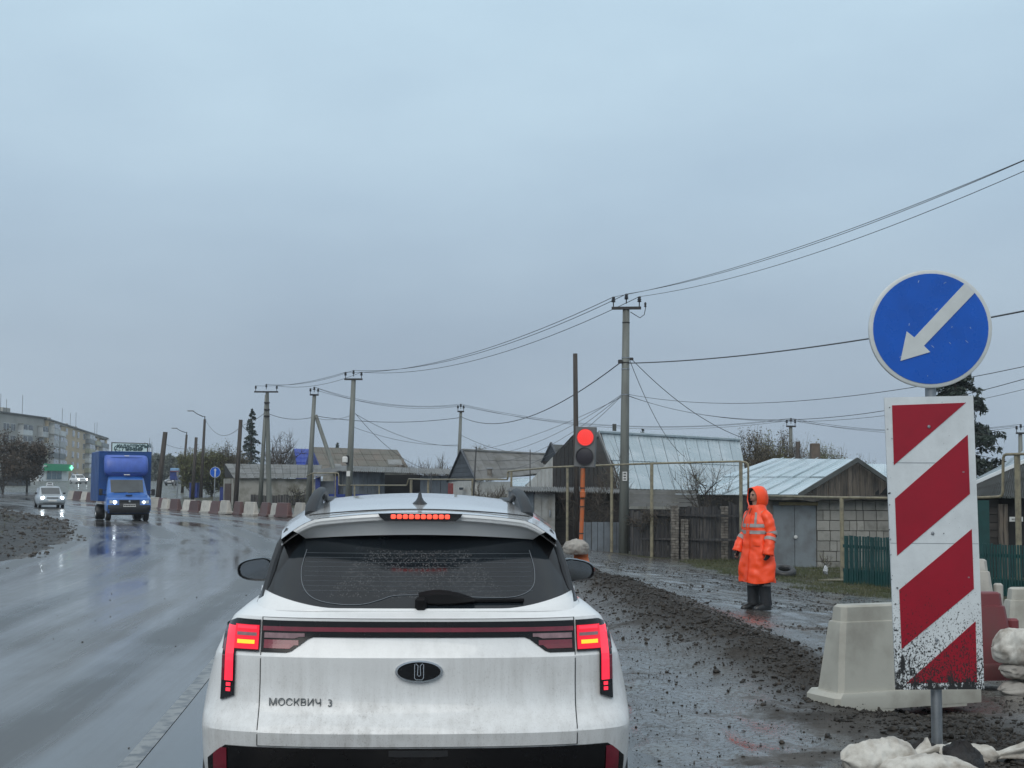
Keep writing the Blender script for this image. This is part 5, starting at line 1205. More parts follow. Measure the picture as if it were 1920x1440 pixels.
# --- steep dark dormer house
o = thing('dark_dormer_house', 'dark house with a steep slate roof behind the traffic light', 'house', gzv(P(1050, 900, 82)))
ap, gl_, gr_ = P(1033, 833, 80), P(1014, 872, 81), P(1053, 874, 79)
MB().slab([ap, gl_, gr_], .08).build('gable', M_gable, o)
sheets(o, gr_, P(1120, 880, 82), P(1108, 837, 83), ap, 6, 2, M_slated, .02, 4, seed=14); sheets(o, gl_, P(1100, 880, 88), P(1108, 837, 83), ap, 4, 1, M_slated, seed=15)
for q in (gl_, gr_): MB().tube([ap + Vector((0, -.15, .08)), q + Vector((0, -.15, .02))], .07, 4).build('bargeboard', M_gable, o)
wall(o, Vector((gl_.x, gl_.y, 0)), Vector((gr_.x, gr_.y, 0)), zf, gr_.z + .3, M_log, .2); wall(o, Vector((gr_.x, gr_.y, 0)), P(1115, 900, 82), zf, gr_.z, M_log, .2)
# --- big house with pale metal roof
o = thing('metal_roof_house', 'big house with a pale wet metal roof and dark timber gable behind the concrete pole', 'house', gzv(P(1200, 900, 64)))
ap, gr_, gl_ = P(1127, 813, 67), P(1167, 914, 62), P(984, 915, 72)
MB().slab([ap, gl_, gr_], .1).build('gable', M_log, o)
nb = 24
for i in range(nb):
    s0, s1 = (i + .06) / nb, (i + .94) / nb; pts = []
    p0, p1 = gl_.lerp(gr_, s0), gl_.lerp(gr_, s1); sa = (ap - gl_).xy.dot((gr_ - gl_).xy) / (gr_ - gl_).xy.length_squared
    h = lambda s: lerp(gl_.z, ap.z, s / sa) if s < sa else lerp(ap.z, gr_.z, (s - sa) / (1 - sa))
    f_ = Vector((-.07, -.11, 0)); MB().slab([Vector((p0.x, p0.y, gl_.z)) + f_, Vector((p1.x, p1.y, gl_.z)) + f_, Vector((p1.x, p1.y, max(gl_.z + .02, h(s1) - .05))) + f_, Vector((p0.x, p0.y, max(gl_.z + .02, h(s0) - .05))) + f_], .03).build('gable_board', M_log if s0 > .30 else M_sid, o)
B_, C_ = P(1404, 922, 67), P(1387, 827.5, 72)
sheets(o, gr_ + Vector((-.25, -.25, -.06)), B_, C_, ap, 12, 2, M_tin2, .010, 3, seed=16, name='metal_sheet')
sheets(o, P(990, 915, 78), P(1330, 920, 82), C_, ap, 6, 1, M_tin2, seed=17, name='metal_sheet')
MB().tube([ap + Vector((-.1, -.1, .08)), C_ + Vector((0, 0, .08))], .08, 6).build('ridge_cap', M_tin2, o)
for q in (gl_, gr_): MB().slab([ap + Vector((-.12, -.2, .10)), q + Vector((-.12, -.2, .04)), q + Vector((-.12, -.2, -.16)), ap + Vector((-.12, -.2, -.12))], .05).build('bargeboard', M_slate, o)
zf2 = gz(6, 63, False) - .3
wall(o, Vector((gr_.x, gr_.y + .1, 0)), Vector((B_.x, B_.y + .3, 0)), zf2, gr_.z - .1, M_blockl, .25); wall(o, Vector((gl_.x, gl_.y, 0)), Vector((gr_.x, gr_.y + .1, 0)), zf2, gl_.z, M_log, .25)
MB().tube([P(1152, 818, 68), P(1152, 795, 68)], .10, 8).build('chimney_pipe', M_slated, o)
# --- grey shed and log barn beside the traffic light
Y = 53; o = thing('grey_shed', 'small shed with a pale grey door and sagging slate edge left of the traffic light', 'shed', gzv(P(1010, 1000, Y)))
z0 = gz(1.0, 53, False) - .3
p, q = seg(1002, 1041, Y, Y); vplanks(o, p, q, lambda s: zz(1020, 927, Y), lambda s: z0, 3, M_doorl, .06, .02, 'door_leaf', 2)
p, q = seg(955, 1002, Y + .6, Y); wall(o, p, q, z0, zz(980, 921, Y), M_sheet, .1)
MB().cbox(P(1031, 962, Y - .1), (.06, .06, .22), .01).build('handle', M_zinc, o)
sheets(o, P(950, 921, Y - .4), P(1046, 922, Y - .4), P(1040, 913, Y + 4), P(962, 912, Y + 4), 5, 1, M_slate, .03, 4, seed=18)
o = thing('log_barn', 'dark timber barn with a frayed slate eave behind the traffic light pole', 'barn', gzv(P(1100, 1000, 54.5)))
p, q = seg(1041, 1166, 54.5, 54); wall(o, p, q, z0, zz(1100, 922, 54.5), M_dark, .1); hboards(o, p, q, z0, zz(1100, 923, 54.5), 10, M_log, .06, 'log', 6, .08)
sheets(o, P(1012, 923, 53.8), P(1170, 925, 53.4), P(1160, 914, 57), P(1020, 914, 57), 9, 1, M_slate, .035, 4, seed=19)
for u in (1075, 1118): p, q = seg(u, u + 3, 54.1, 54.1); wall(o, p, q, z0, zz(u, 926, 54), M_woodd, .06, 'upright')
# --- outbuilding between barn and garage with slate wall
o = thing('slate_clad_wall', 'grey slate-clad outbuilding wall under the metal roof, right of the concrete pole', 'outbuilding', gzv(P(1240, 1000, 52)))
p, q = seg(1168, 1310, 53, 52.4); wall(o, p, q, z0, zz(1240, 955, 52.7), M_dark, .1); hboards(o, p, q, zz(1240, 950, 52.7), zz(1240, 918, 52.7), 4, M_slate, .05, 'slate', 7, .08)
# --- old plank fence with brick pillars
o = thing('old_plank_fence', 'tall blackened plank fence with brick pillars behind the worker', 'fence', gzv(P(1290, 1040, 48)))
zg = lambda x, y: gz(x, y, False)
def run(u0, u1, Y0, Y1, vt, n, m, seed, rag=.06, lean=.03, name='plank', th=.03):
    p, q = seg(u0, u1, Y0, Y1); zt0 = zz(u0, vt, Y0); zt1 = zz(u1, vt, Y1); zb0 = zg(p.x, p.y) - .1; zb1 = zg(q.x, q.y) - .1
    vplanks(o, p, q, lambda s: lerp(zt0, zt1, s), lambda s: lerp(zb0, zb1, s), n, m, th, .10, name, seed, rag, lean)
run(1182, 1258, 49, 48.6, 958, 13, M_woodd, 21); run(1272, 1352, 48.4, 48, 952, 14, M_woodd, 22); run(1365, 1442, 48, 47, 944, 13, M_woodd, 23)
p, q = seg(1182, 1442, 49.1, 47.2)
for v_ in (965, 1010): MB().tube([P(1182, v_, 49.06), P(1442, v_ + 3, 47.15)], .045, 4).build('rail', M_woodd, o)
for u in (1265, 1358, 1283):
    c_ = P(u, 1000, 48.1); zb = zg(c_.x, c_.y) - .1; zt = zz(u, 946 if u != 1283 else 970, 48.1); nb = int((zt - zb) / .09)
    for i in range(nb):
        for s_ in (-1, 1): MB().cbox((c_.x + s_ * .063 + RND.uniform(-.006, .006), c_.y + RND.uniform(-.01, .01), zb + (i + .5) * .09), (.122, .25, .082), .008).build('brick', M_brick, o)
o = thing('sheet_fence', 'low blue-grey sheet-metal fence between traffic light and concrete pole', 'fence', gzv(P(1120, 1030, 50.5)))
run(1086, 1168, 50.6, 50.2, 979, 7, M_sheet, 24, .01, .0, 'sheet_panel', .04)
# --- garage: steel doors, block wall, tarred roof; timber gable and tin roof behind
GY = 44; o = thing('garage', 'block garage with grey steel doors right behind the worker', 'garage', gzv(P(1540, 1050, GY)))
gp = P(1530, 1050, GY); zb = zg(gp.x, gp.y) - .15
p, q = seg(1447, 1489, GY, GY); zt = zz(1490, 948, GY)
for u0, u1 in ((1449, 1488.5), (1489.5, 1529)): p, q = seg(u0, u1, GY - .03, GY - .03); dl = wall(o, p, q, zb + .1, zt, M_door, .05, 'door_leaf')
MB().lathe([(.001, -.03), (.05, -.02), (.06, 0)], 12, P(1492, 1007, GY - .1), Matrix.Rotation(-math.pi / 2, 3, 'X')).build('door_handle', M_wfr, o)
p, q = seg(1447, 1530, GY, GY); wall(o, p, q, zt + .02, zz(1490, 934, GY), M_mortar, .2, 'lintel')
MB().cbox(P(1497, 944.5, GY - .1), (1.2, .1, .10), .01).build('lintel_board', mat('ochre_board', (.20, .16, .08), .7, var=.3), o)
p, q = seg(1530, 1690, GY, GY); wall(o, p, q, zb, zz(1600, 936, GY), M_mortar, .15, 'mortar_core')
p, q = seg(1436, 1448, GY, GY); wall(o, p, q, zb, zz(1600, 936, GY), M_brick, .15, 'side_pier')
bh = .315; bl_ = .40; x0, x1 = P(1530, 1000, GY).x, P(1690, 1000, GY).x; rr = random.Random(8); i = 0; zt = zz(1600, 938, GY)
while zb + i * bh < zt - .1:
    x = x0 - (bl_ * .5 if i % 2 else 0)
    while x < x1:
        wd = rr.choice((bl_, bl_, bl_ * .55)); xa, xb = max(x, x0), min(x + wd, x1)
        if xb - xa > .06: MB().cbox(((xa + xb) / 2, GY - .085 + rr.uniform(-.012, .012), zb + (i + .5) * bh), (xb - xa - .018, .06, bh - .018), .008).build('block', M_block, o)
        x += wd
    i += 1
sag = []
for k in range(15):
    u = lerp(1436, 1690, k / 14); sag.append([P(u, 931 + 1.5 * math.sin(k), GY - .5), P(u, 936 + 4 * abs(noise.noise((k * .7, 1, 1))) * 2.5, GY - .5)])
rows = list(zip(*sag)); MB().grid([list(rows[1]), list(rows[0]), [p + Vector((0, 2.5, -.03)) for p in rows[0]]]).build('tarred_roof', M_tar, o)
wall(o, Vector((x0, GY, 0)), Vector((x0 + .3, GY + 5, 0)), zb, zz(1530, 936, GY), M_block, .2); 
p, q = seg(1400, 1448, GY + 1, GY); wall(o, p, q, zb, zz(1420, 934, GY), M_dark, .1, 'side_wall')
o = thing('tin_roof_barn', 'barn with a bright wet tin roof and grey plank gable above the garage', 'barn', gzv(P(1560, 1000, 49)))
A, B_, C_, D, E_ = P(1498, 928, 46.5), P(1607, 861.5, 47.6), P(1450, 859.5, 55), P(1262, 929, 55), P(1704, 928, 48.5)
sheets(o, D, A, B_, C_, 7, 2, M_tin, .0, 1, seed=25, name='tin_sheet', jit=.02); 
sheets(o, E_, P(1560, 925, 60), C_, B_, 4, 1, M_tin, .0, 1, seed=26, name='tin_sheet')
for i in range(1, 7):
    s = i / 7; MB().tube([D.lerp(A, s) + Vector((0, 0, .05)), C_.lerp(B_, s) + Vector((0, 0, .05))], .018, 4).build('standing_seam', M_tin, o)
n = 26
sa = (B_ - A).xy.dot((E_ - A).xy) / (E_ - A).xy.length_squared; hh = lambda s: lerp(A.z, B_.z, s / sa) if s < sa else lerp(B_.z, E_.z, (s - sa) / (1 - sa))
MB().slab([A + Vector((0, .12, 0)), E_ + Vector((0, .12, 0)), B_ + Vector((0, .12, -.1))], .05).build('gable_core', M_dark, o)
vplanks(o, A + Vector((.2, .1, 0)), E_ + Vector((-.1, .1, 0)), lambda s: max(A.z + .02, hh(.03 + .95 * s) - .10), lambda s: A.z - .15, n, M_wood, .03, .05, 'plank', 27, .0, .0)
for p0, p1 in ((A, B_), (B_, E_)): MB().slab([p0 + Vector((-.05, -.22, .06)), p1 + Vector((-.05, -.22, .06)), p1 + Vector((-.05, -.22, -.10)), p0 + Vector((-.05, -.22, -.10))], .06).build('bargeboard', M_slated, o)
zb2 = zg(11, 50) - .2; wall(o, Vector((A.x, A.y + .2, 0)), Vector((E_.x, E_.y + .2, 0)), zb2, A.z, M_log, .2); wall(o, Vector((D.x + .3, D.y - .2, 0)), Vector((A.x, A.y + .2, 0)), zb2, A.z - .05, M_log, .2)
ch = MB().cbox(P(1528, 852, 58), (.36, .36, .9), .03).build('chimney', mat('brown_chimney', (.10, .075, .06), .8, var=.2), o)
o = thing('tin_roof_house', 'tin roof peeping out between the plank gable and the striped sign', 'house', gzv(P(1690, 950, 62)))
sheets(o, P(1610, 930, 58), P(1760, 935, 58), P(1750, 872, 64), P(1612, 869, 64), 6, 1, M_tin, .012, 4, seed=28, name='tin_sheet'); wall(o, P(1612, 950, 58.5), P(1755, 950, 58.5), zg(16, 58) - .2, zz(1690, 931, 58.5), M_log, .2); wall(o, P(1612, 950, 69), P(1755, 950, 69), zg(16, 58) - .2, zz(1690, 900, 69), M_log, .2)
# --- house on the right edge
o = thing('slate_corner_house', 'dark log house with slate roof and white fascia at the right edge', 'house', gzv(P(1880, 1000, 39)))
A, B_, C_, D = P(1790, 933, 39.5), P(1990, 934, 38), P(2010, 828, 46), P(1800, 922, 46)
sheets(o, P(1800, 931, 39.5), P(1990, 935, 38), P(1990, 836, 44), P(1818, 914, 44), 9, 2, M_slated, .03, 5, seed=29)
MB().slab([P(1815, 914, 43.8), P(1990, 838, 43.8), P(1990, 831, 43.8), P(1815, 907, 43.8)], .08).build('fascia', M_fascia, o)
sheets(o, P(1815, 906, 46), P(1990, 834, 46), P(1970, 812, 52), P(1845, 892, 52), 5, 1, M_tin2, .0, 1, seed=30)
zb = zg(13, 39) - .2; p, q = seg(1800, 1990, 40, 38.6); wall(o, p, q, zb, zz(1880, 934, 39.5), M_dark, .2)
hboards(o, *seg(1852, 1872, 39.5, 39.4), zb, zz(1860, 936, 39.5), 11, M_log, .10, 'log', 9, .02)
for u in (1871, 1880): p, q = seg(u, u + 8, 39.2, 39.2); wall(o, p, q, zb, zz(u, 945, 39.2), M_wood, .06, 'corner_board')
p, q = seg(1889, 1990, 39.3, 38.6); wall(o, p, q, zb, zz(1900, 962, 39), M_doorl, .08, 'pale_wall'); sgn = MB().slab([P(1893, 978, 38.9), P(1918, 978, 38.7), P(1918, 969, 38.7), P(1893, 969, 38.9)], .03).build('house_plate', M_wfr, o)
for k in range(6): MB().box(P(1898 + k * 3, 973.5, 38.75), (.025, .01, .035)).build('plate_mark', M_mblk, sgn)
p, q = seg(1826, 1853, 38, 38); gt_ = wall(o, p, q, zb, zz(1840, 938, 38), M_green, .06, 'gate')
# --- green picket fences
def picket(label, u0, u1, Y0, Y1, vt, hgt, n, seed, solid=True):
    global o
    p, q = seg(u0, u1, Y0, Y1); o = thing('picket_fence', label, 'fence', gzv(p)); zb0, zb1 = zg(p.x, p.y), zg(q.x, q.y)
    vplanks(o, p, q, lambda s: lerp(zb0, zb1, s) + hgt, lambda s: lerp(zb0, zb1, s) - .05, n, M_green, .025, .42, 'picket', seed, .012, .008)
    for f in (.28, .78): MB().slab([Vector((p.x, p.y + .05, zb0 + hgt * f - .04)), Vector((q.x, q.y + .05, zb1 + hgt * f - .04)), Vector((q.x, q.y + .05, zb1 + hgt * f + .04)), Vector((p.x, p.y + .05, zb0 + hgt * f + .04))], .04).build('rail', M_green, o)
    if solid: MB().slab([Vector((p.x, p.y + .04, zb0 - .05)), Vector((q.x, q.y + .04, zb1 - .05)), Vector((q.x, q.y + .04, zb1 + hgt * .3)), Vector((p.x, p.y + .04, zb0 + hgt * .3))], .03).build('kick_board', M_green, o)
g1 = G(1600, 1096); hg = g1.y / FPX * 90
picket('dark green picket fence in front of the block wall', 1581, 1690, g1.y + .4, g1.y - 1.6, 1008, hg, 22, 31)
picket('dark green picket fence right of the striped sign, by the log house', 1838, 1990, g1.y - 3, g1.y - 4.5, 1028, hg * .95, 27, 32)

# ---------------------------------------------------------------- gas pipes on posts
def pipe_run(label, pts, posts, r=.035, group=None):
    o = thing('gas_pipe', label, 'pipe', gzv(P(*pts[0]))); w = [P(*p) for p in pts]; sm = []
    for i, p in enumerate(w):
        if 0 < i < len(w) - 1:
            a_ = p + (w[i - 1] - p).normalized() * min(.10, (w[i - 1] - p).length * .3); b_ = p + (w[i + 1] - p).normalized() * min(.10, (w[i + 1] - p).length * .3)
            sm += [a_, p * .5 + (a_ + b_) * .25, b_]
        else: sm.append(p)
    MB().tube(sm, r, 8).build('pipe', M_pipe, o, smooth=True)
    for (u, v, Y, rr_) in posts:
        t = P(u, v, Y); MB().tube([Vector((t.x, t.y, zg(t.x, t.y) - .2)), t], rr_, 8).build('post', M_pipe, o)
    return o
pipe_run('yellowish gas pipe on tall posts crossing before the metal roof house', [(945, 899, 57), (952, 899, 56.5), (952, 884, 56.5), (1035, 876, 52), (1222, 869, 48.6), (1388, 865, 46.6), (1403, 868, 46.5), (1403, 930, 46.5)],
         [(959, 884, 56, .045), (1064, 876, 51.5, .05), (1147, 872, 50, .055), (1222, 870, 48.6, .06), (1389, 866, 46.6, .06)])
pipe_run('pale gas pipe stepping along the front of the lean-to', [(575, 893, 83), (586, 887, 82.5), (635, 887, 81.5), (635, 910, 81.5), (763, 910, 73), (766, 898, 72.8), (800, 899, 70), (945, 899, 57)],
         [(587, 888, 82.4, .04), (629, 888, 81.4, .04), (665, 910, 79, .05), (711, 911, 76, .04), (771, 898, 72.6, .07), (803, 899, 70, .06), (886, 899, 62.5, .05)])
pipe_run('gas pipe running above the garage doors on a yellow post', [(1436, 930, 40.5), (1500, 931.5, 39), (1578, 933, 37), (1690, 934, 35.5), (1840, 933, 34), (1880, 931, 33.5), (1881, 852, 33.5), (1990, 850, 32)],
         [(1578, 933, 37, .055), (1907, 851, 33.2, .07)])
# ---------------------------------------------------------------- far flats, billboard, chemist's
M_flatg = mat('grey_flat_brick', (.34, .335, .31), .8, var=.15, scale=.25)
M_flatb = mat('beige_flat_brick', (.50, .40, .27), .8, var=.12, scale=.25)
M_balw = mat('pale_balcony_panel', (.55, .57, .57), .6, var=.12, scale=.6, rnd=.25)
M_balg = mat('grey_balcony_panel', (.20, .22, .23), .6, var=.12, scale=.6, rnd=.25)
M_baly = mat('cream_balcony_panel', (.42, .42, .30), .6, var=.1)
def block(label, p0, p1, zb, zt, floors, m, cols, name='apartment_block', deep=12, top=.5):
    "one straight range of flats from p0 to p1; cols: (s0, s1, kind) with kind w window, n narrow window, b balcony"
    d = p1 - p0; d.z = 0; L = d.length; t = d.normalized(); nn = Vector((t.y, -t.x, 0))
    o = thing(name, label, 'building', (p0.x, p0.y, zb))
    c_ = p0 + d / 2 - nn * deep / 2; rz = math.atan2(t.y, t.x)
    MB().box((c_.x, c_.y, (zb + zt) / 2), (L, deep, zt - zb), rz).build('wall', m, o)
    rf = MB().box((c_.x, c_.y, zt + .18), (L + .8, deep + .8, .3), rz).build('roof', M_slated, o)
    rr = random.Random(int(L)); fh = (zt - zb - top) / floors
    for k in range(3):
        q = p0 + d * rr.uniform(.1, .9) - nn * 3; MB().box((q.x, q.y, zt + .9), (1.8, 1.2, 1.2), rz).build('chimney', M_flatg, rf)
    for k in range(5):
        q = p0 + d * rr.uniform(.05, .95) - nn * 2; MB().tube([Vector((q.x, q.y, zt + .3)), Vector((q.x, q.y, zt + rr.uniform(2.5, 5)))], .05, 4).build('aerial', M_slated, rf)
    for f in range(floors):
        z0 = zb + f * fh + .2
        for s0, s1, kd in cols:
            a_, b_ = p0 + d * s0, p0 + d * s1; w_ = (b_ - a_).length; mid = (a_ + b_) / 2
            if kd == 'b':
                off = nn * .55; cb_ = mid + off
                bal = MB().box((cb_.x, cb_.y, z0 + .6), (w_ * .94, 1.1, 1.1), rz).build('balcony', rr.choice((M_balw, M_balw, M_balg, M_baly)), o)
                if rr.random() < .75:
                    fr = MB().box((cb_.x, cb_.y, z0 + 1.75), (w_ * .92, 1.06, 1.2), rz).build('balcony_glazing', M_wfr, bal)
                    for q in (-.24, .24): c2 = cb_ + nn * .55 + t * w_ * q; MB().box((c2.x, c2.y, z0 + 1.75), (w_ * .38, .03, .95), rz).build('pane', M_pane, bal)
                else:
                    c2 = mid + nn * .04; MB().box((c2.x, c2.y, z0 + 1.4), (w_ * .6, .06, 1.5), rz).build('pane', M_pane, bal)
                MB().box((cb_.x, cb_.y, z0 + 2.42), (w_, 1.2, .12), rz).build('balcony_slab', M_flatg, bal)
            else:
                c2 = mid + nn * .05; h_ = 1.5
                wn = MB().box((c2.x, c2.y, z0 + 1.55), (w_, .14, h_), rz).build('window', M_wfr, o)
                for q in ((-.25, .25) if kd == 'w' else (0,)):
                    c3 = c2 + nn * .08 + t * w_ * q; MB().box((c3.x, c3.y, z0 + 1.55), (w_ * (.40 if kd == 'w' else .8), .03, h_ * .86), rz).build('pane', M_pane, wn)
    return o
pc = P(90, 790, 300); pr = P(201, 826, 420); pl_ = P(-60, 790, 262); zt = P(90, 788, 300).z; zb = rise(290) - .5
# right range recedes along the street: balconies, beige stair bays with narrow windows, balconies
def s_at(u, p0=pc, p1=pr):
    lo, hi = 0.0, 1.0; k = (u - 960) / FPX
    for _ in range(40):
        m_ = (lo + hi) / 2; q = p0 + (p1 - p0) * m_
        if q.x / q.y < k: lo = m_
        else: hi = m_
    return (lo + hi) / 2
S = s_at
cols = [(S(92), S(103), 'b'), (S(104.5), S(116), 'b'), (S(123.5), S(127), 'n'), (S(136), S(140), 'n'), (S(145.5), S(149), 'n'), (S(156.5), S(160), 'n'), (S(161), S(172), 'b'), (S(174), S(184), 'b'), (S(186), S(199), 'b')]
block('long beige five-storey block of flats receding behind the truck', pc, pr, zb, zt, 5, M_flatb, cols)
q0 = pl_; t_ = lambda u: max(0, min(1, ((u - 960) / FPX * 1 - pl_.x / pl_.y) / (pc.x / pc.y - pl_.x / pl_.y)))
block('grey block of flats at the left edge behind the dark tree', pl_, pc + Vector((-.6, -.3, 0)), zb, zt + .3, 5, M_flatg, [(.42, .50, 'w'), (.52, .58, 'w'), (.62, .76, 'b'), (.78, .83, 'w'), (.90, .99, 'b')], top=2.0)
p0, p1 = P(283, 856, 330), P(303, 858, 350); block('pale block of flats showing right of the truck', p0, p1, rise(330), P(283, 856, 330).z, 4, M_flatg, [(.1, .35, 'w'), (.55, .85, 'b')], deep=10)
# chemist's shop with green fascia and lit cross
M_gfas = mat('green_shop_fascia', (.012, .22, .10), .4, var=.1, emit=(.02, .5, .25), es=.06)
M_gx = mat('lit_green_cross', (.3, .9, .6), .3, var=.02, emit=(.25, 1, .6), es=1.6)
cY = 255; c0, c1 = P(72, 900, cY), P(128, 900, cY + 8); zb_s = rise(cY) - .3; zt_s = P(90, 882, cY).z
o = thing('chemist_shop', 'small shop with a green fascia and lit green cross before the flats', 'shop', (c0.x, c0.y, zb_s))
d = (c1 - c0); d.z = 0; rz = math.atan2(d.y, d.x); mid = (c0 + c1) / 2; nn = Vector((d.y, -d.x, 0)).normalized()
MB().box((mid.x - nn.x * 3, mid.y - nn.y * 3, (zb_s + zt_s) / 2), (d.length, 6, zt_s - zb_s), rz).build('wall', M_balw, o)
wn = MB().box((mid.x + nn.x * .05, mid.y + nn.y * .05, zb_s + 1.7), (d.length * .52, .12, 2.2), rz).build('shop_window', M_wfr, o)
for k in (-1, 0, 1): q = mid + nn * .13 + d * (.17 * k); MB().box((q.x, q.y, zb_s + 1.7), (d.length * .155, .03, 2.0), rz).build('pane', mat('shop_pane', (.10, .16, .19), .1, var=.2), wn)
q = mid + nn * .4 + d * .06; zf_ = P(105, 876, cY).z; fs_ = MB().box((q.x, q.y, zf_), (d.length * .80, .7, 1.25), rz).build('fascia', M_gfas, o)
q = mid + nn * .9 + d * .46; cx_ = MB().box((q.x, q.y, zf_), (.9, .12, .28), rz); cx_.box((q.x, q.y, zf_), (.28, .121, .9), rz); cx_.build('cross', M_gx, o)
q = mid + nn * .78 - d * .42; MB().box((q.x, q.y, zf_ + .25), (.9, .1, .28), rz).build('lit_name_board', M_plate, o)
# dark kiosk sign and post at the left edge
o = thing('dark_kiosk', 'dark kiosk with small white lettering under the tree at the left', 'kiosk', (P(24, 905, 175).x, 175, rise(175)))
c_ = P(24, 893, 175); MB().cbox((c_.x, 176.5, rise(175) + 1.3), (2.4, 3, 2.7), .05).build('kiosk_wall', mat('dark_kiosk_paint', (.02, .024, .03), .6, var=.2), o)
text_obj('lettering', 'АВТО', .62, Matrix.Translation((P(22, 891, 174.9).x, 174.93, P(22, 891, 174.9).z)) @ Matrix.Rotation(math.pi / 2, 4, 'X') @ Matrix.Translation(-Vector((0, 0, 0))), M_plate, None, bold=.012)
lt_ = bpy.context.scene.collection.objects['lettering.001'] if 'lettering.001' in bpy.data.objects else None
if lt_: lt_.parent = o; lt_.matrix_parent_inverse = Matrix.Translation(-Vector(o.location))
c_ = P(3, 900, 140); o = thing('sign_post', 'dark post with a grey box on top at the left frame edge', 'post', (c_.x, 140, gz(c_.x, 140, False)))
MB().tube([Vector((c_.x, 140, gz(c_.x, 140, False) - .1)), Vector((c_.x, 140, P(3, 896, 140).z))], .09, 8).build('post', M_mblk, o); MB().cbox(P(2, 888, 140), (.5, .2, .62), .04).build('sign_box', M_slate, o); MB().cbox(P(2, 904, 140), (.42, .3, 1.0), .04).build('cabinet', M_mblk, o)
# billboard
BY = 118; o = thing('billboard', 'light blue billboard with dark lettering rising behind the truck', 'billboard', (P(243, 905, BY).x, BY, gz(P(243, 905, BY).x, BY, False)))
pts = [P(208.5, 863, BY), P(278, 864, BY), P(277.5, 831, BY), P(209, 829, BY)]
bd = MB().slab(pts, .12).build('frame', M_slated, o)
ins = [P(210.5, 861.5, BY - .09), P(276, 862.5, BY - .09), P(275.5, 832.8, BY - .09), P(211, 831, BY - .09)]
MB().slab(ins, .03).build('panel', mat('pale_blue_panel', (.48, .62, .65), .45, var=.08, scale=.5), bd)
M_ink = mat('dark_teal_ink', (.012, .05, .06), .5, var=.1)
rx90 = Matrix.Rotation(math.pi / 2, 4, 'X')
oo = ORG[o.name]
for s_, u, v, sz_ in (('КАДАСТРОВЫЙ', 251.5, 837, .36), ('ИНЖЕНЕР', 251.5, 842.8, .29)):
    text_obj('lettering', s_, sz_, Matrix.Translation(P(u, v, BY - .13) - oo) @ rx90, M_ink, o, ext=.01, bold=.02)
mb = MB(); c_ = P(221, 841, BY - .13)
mb.tube([c_ + Vector((.30 * math.cos(a), 0, .26 * math.sin(a))) for a in lin(.3, 5.2, 14)], .03, 5); mb.tube([c_ + Vector((-.22, 0, -.16)), c_ + Vector((-.02, 0, .30)), c_ + Vector((.2, 0, -.16)), c_ + Vector((-.2, 0, -.05))], .028, 5); mb.tube([c_ + Vector((.1, 0, -.22)), c_ + Vector((.36, 0, -.3)), c_ + Vector((.4, 0, -.02))], .028, 5)
mb.build('logo', M_ink, bd)
for u in (220, 266): t = P(u, 862, BY + .1); MB().tube([Vector((t.x, t.y, gz(t.x, t.y, False) - .2)), t], .08, 8).build('leg', M_slated, o)
# blue totem / shop sign far away, blue cabins by the willow
c_ = P(327, 890, 170); o = thing('blue_sign_board', 'blue shop sign with a pale top right of the leaning pole', 'sign', (c_.x, 170, gz(c_.x, 170, False)))
MB().cbox((c_.x, 170, P(327, 890, 170).z), (1.0, .4, 1.3), .05).build('board', M_bluep, o); MB().cbox((c_.x + .1, 169.9, P(327, 881, 170).z), (1.1, .5, .42), .05).build('pale_top', mat('pale_blue_top', (.16, .30, .48), .5, var=.1), o); MB().box((c_.x + .1, 169.6, P(327, 883.5, 170).z), (1.05, .05, .08)).build('red_line', M_rust, o)
MB().tube([Vector((c_.x, 170, gz(c_.x, 170, False) - .1)), P(327, 900, 170)], .08, 6).build('post', M_slate, o)
for u0, u1, vt, Y, lab in ((355, 370, 905, 118, 'blue cabin half hidden below the willow'), (412, 421, 913, 108, 'small royal blue cabin beside the block shed')):
    a_, b_ = P(u0, 920, Y), P(u1, 920, Y); z_ = gz(a_.x, Y, False); zt_ = P(u0, vt, Y).z; o = thing('blue_cabin', lab, 'cabin', (a_.x, Y, z_))
    MB().cbox(((a_.x + b_.x) / 2, Y + .5, (z_ + zt_) / 2), (b_.x - a_.x, 1.0, zt_ - z_), .02).build('wall', M_bluep, o); MB().box(((a_.x + b_.x) / 2, Y + .5, zt_ + .03), (b_.x - a_.x + .1, 1.15, .07)).build('roof', M_slated, o); MB().box(((a_.x + b_.x) / 2, Y - .01, z_ + .6), ((b_.x - a_.x) * .5, .04, 1.1)).build('door', M_bluep, o)
# round blue sign with upright arrow
sy = 92; o = thing('straight_on_sign', 'small round blue sign with white upright arrow on a thin post', 'road sign', gzv(P(402, 940, sy)))
MB().tube([P(401, 945, sy + .05), P(403.5, 886, sy + .05), P(403.6, 874, sy + .05)], .035, 8).build('post', M_zinc, o)
c_ = P(403.5, 885.5, sy)
def dsk(r, off, n=32): return [c_ + Vector((r * math.cos(2 * math.pi * k / n), off, r * math.sin(2 * math.pi * k / n))) for k in range(n)]
mb = MB().grid([dsk(.345, .02), dsk(.345, -.01)], close=True); mb.add(dsk(.345, -.01), [tuple(range(32))[::-1]]); ds = mb.build('disc', M_swh2, o); mb = MB().grid([dsk(.325, -.01), dsk(.325, -.014)], close=True); mb.add(dsk(.325, -.014), [tuple(range(32))[::-1]]); mb.build('blue_face', M_sblue, ds)
MB().slab([c_ + Vector((x, -.018, z)) for x, z in ((-.035, -.30), (.035, -.30), (.035, .12), (.10, .12), (0, .25), (-.10, .12), (-.035, .12))], .006).build('arrow', M_swh2, ds)
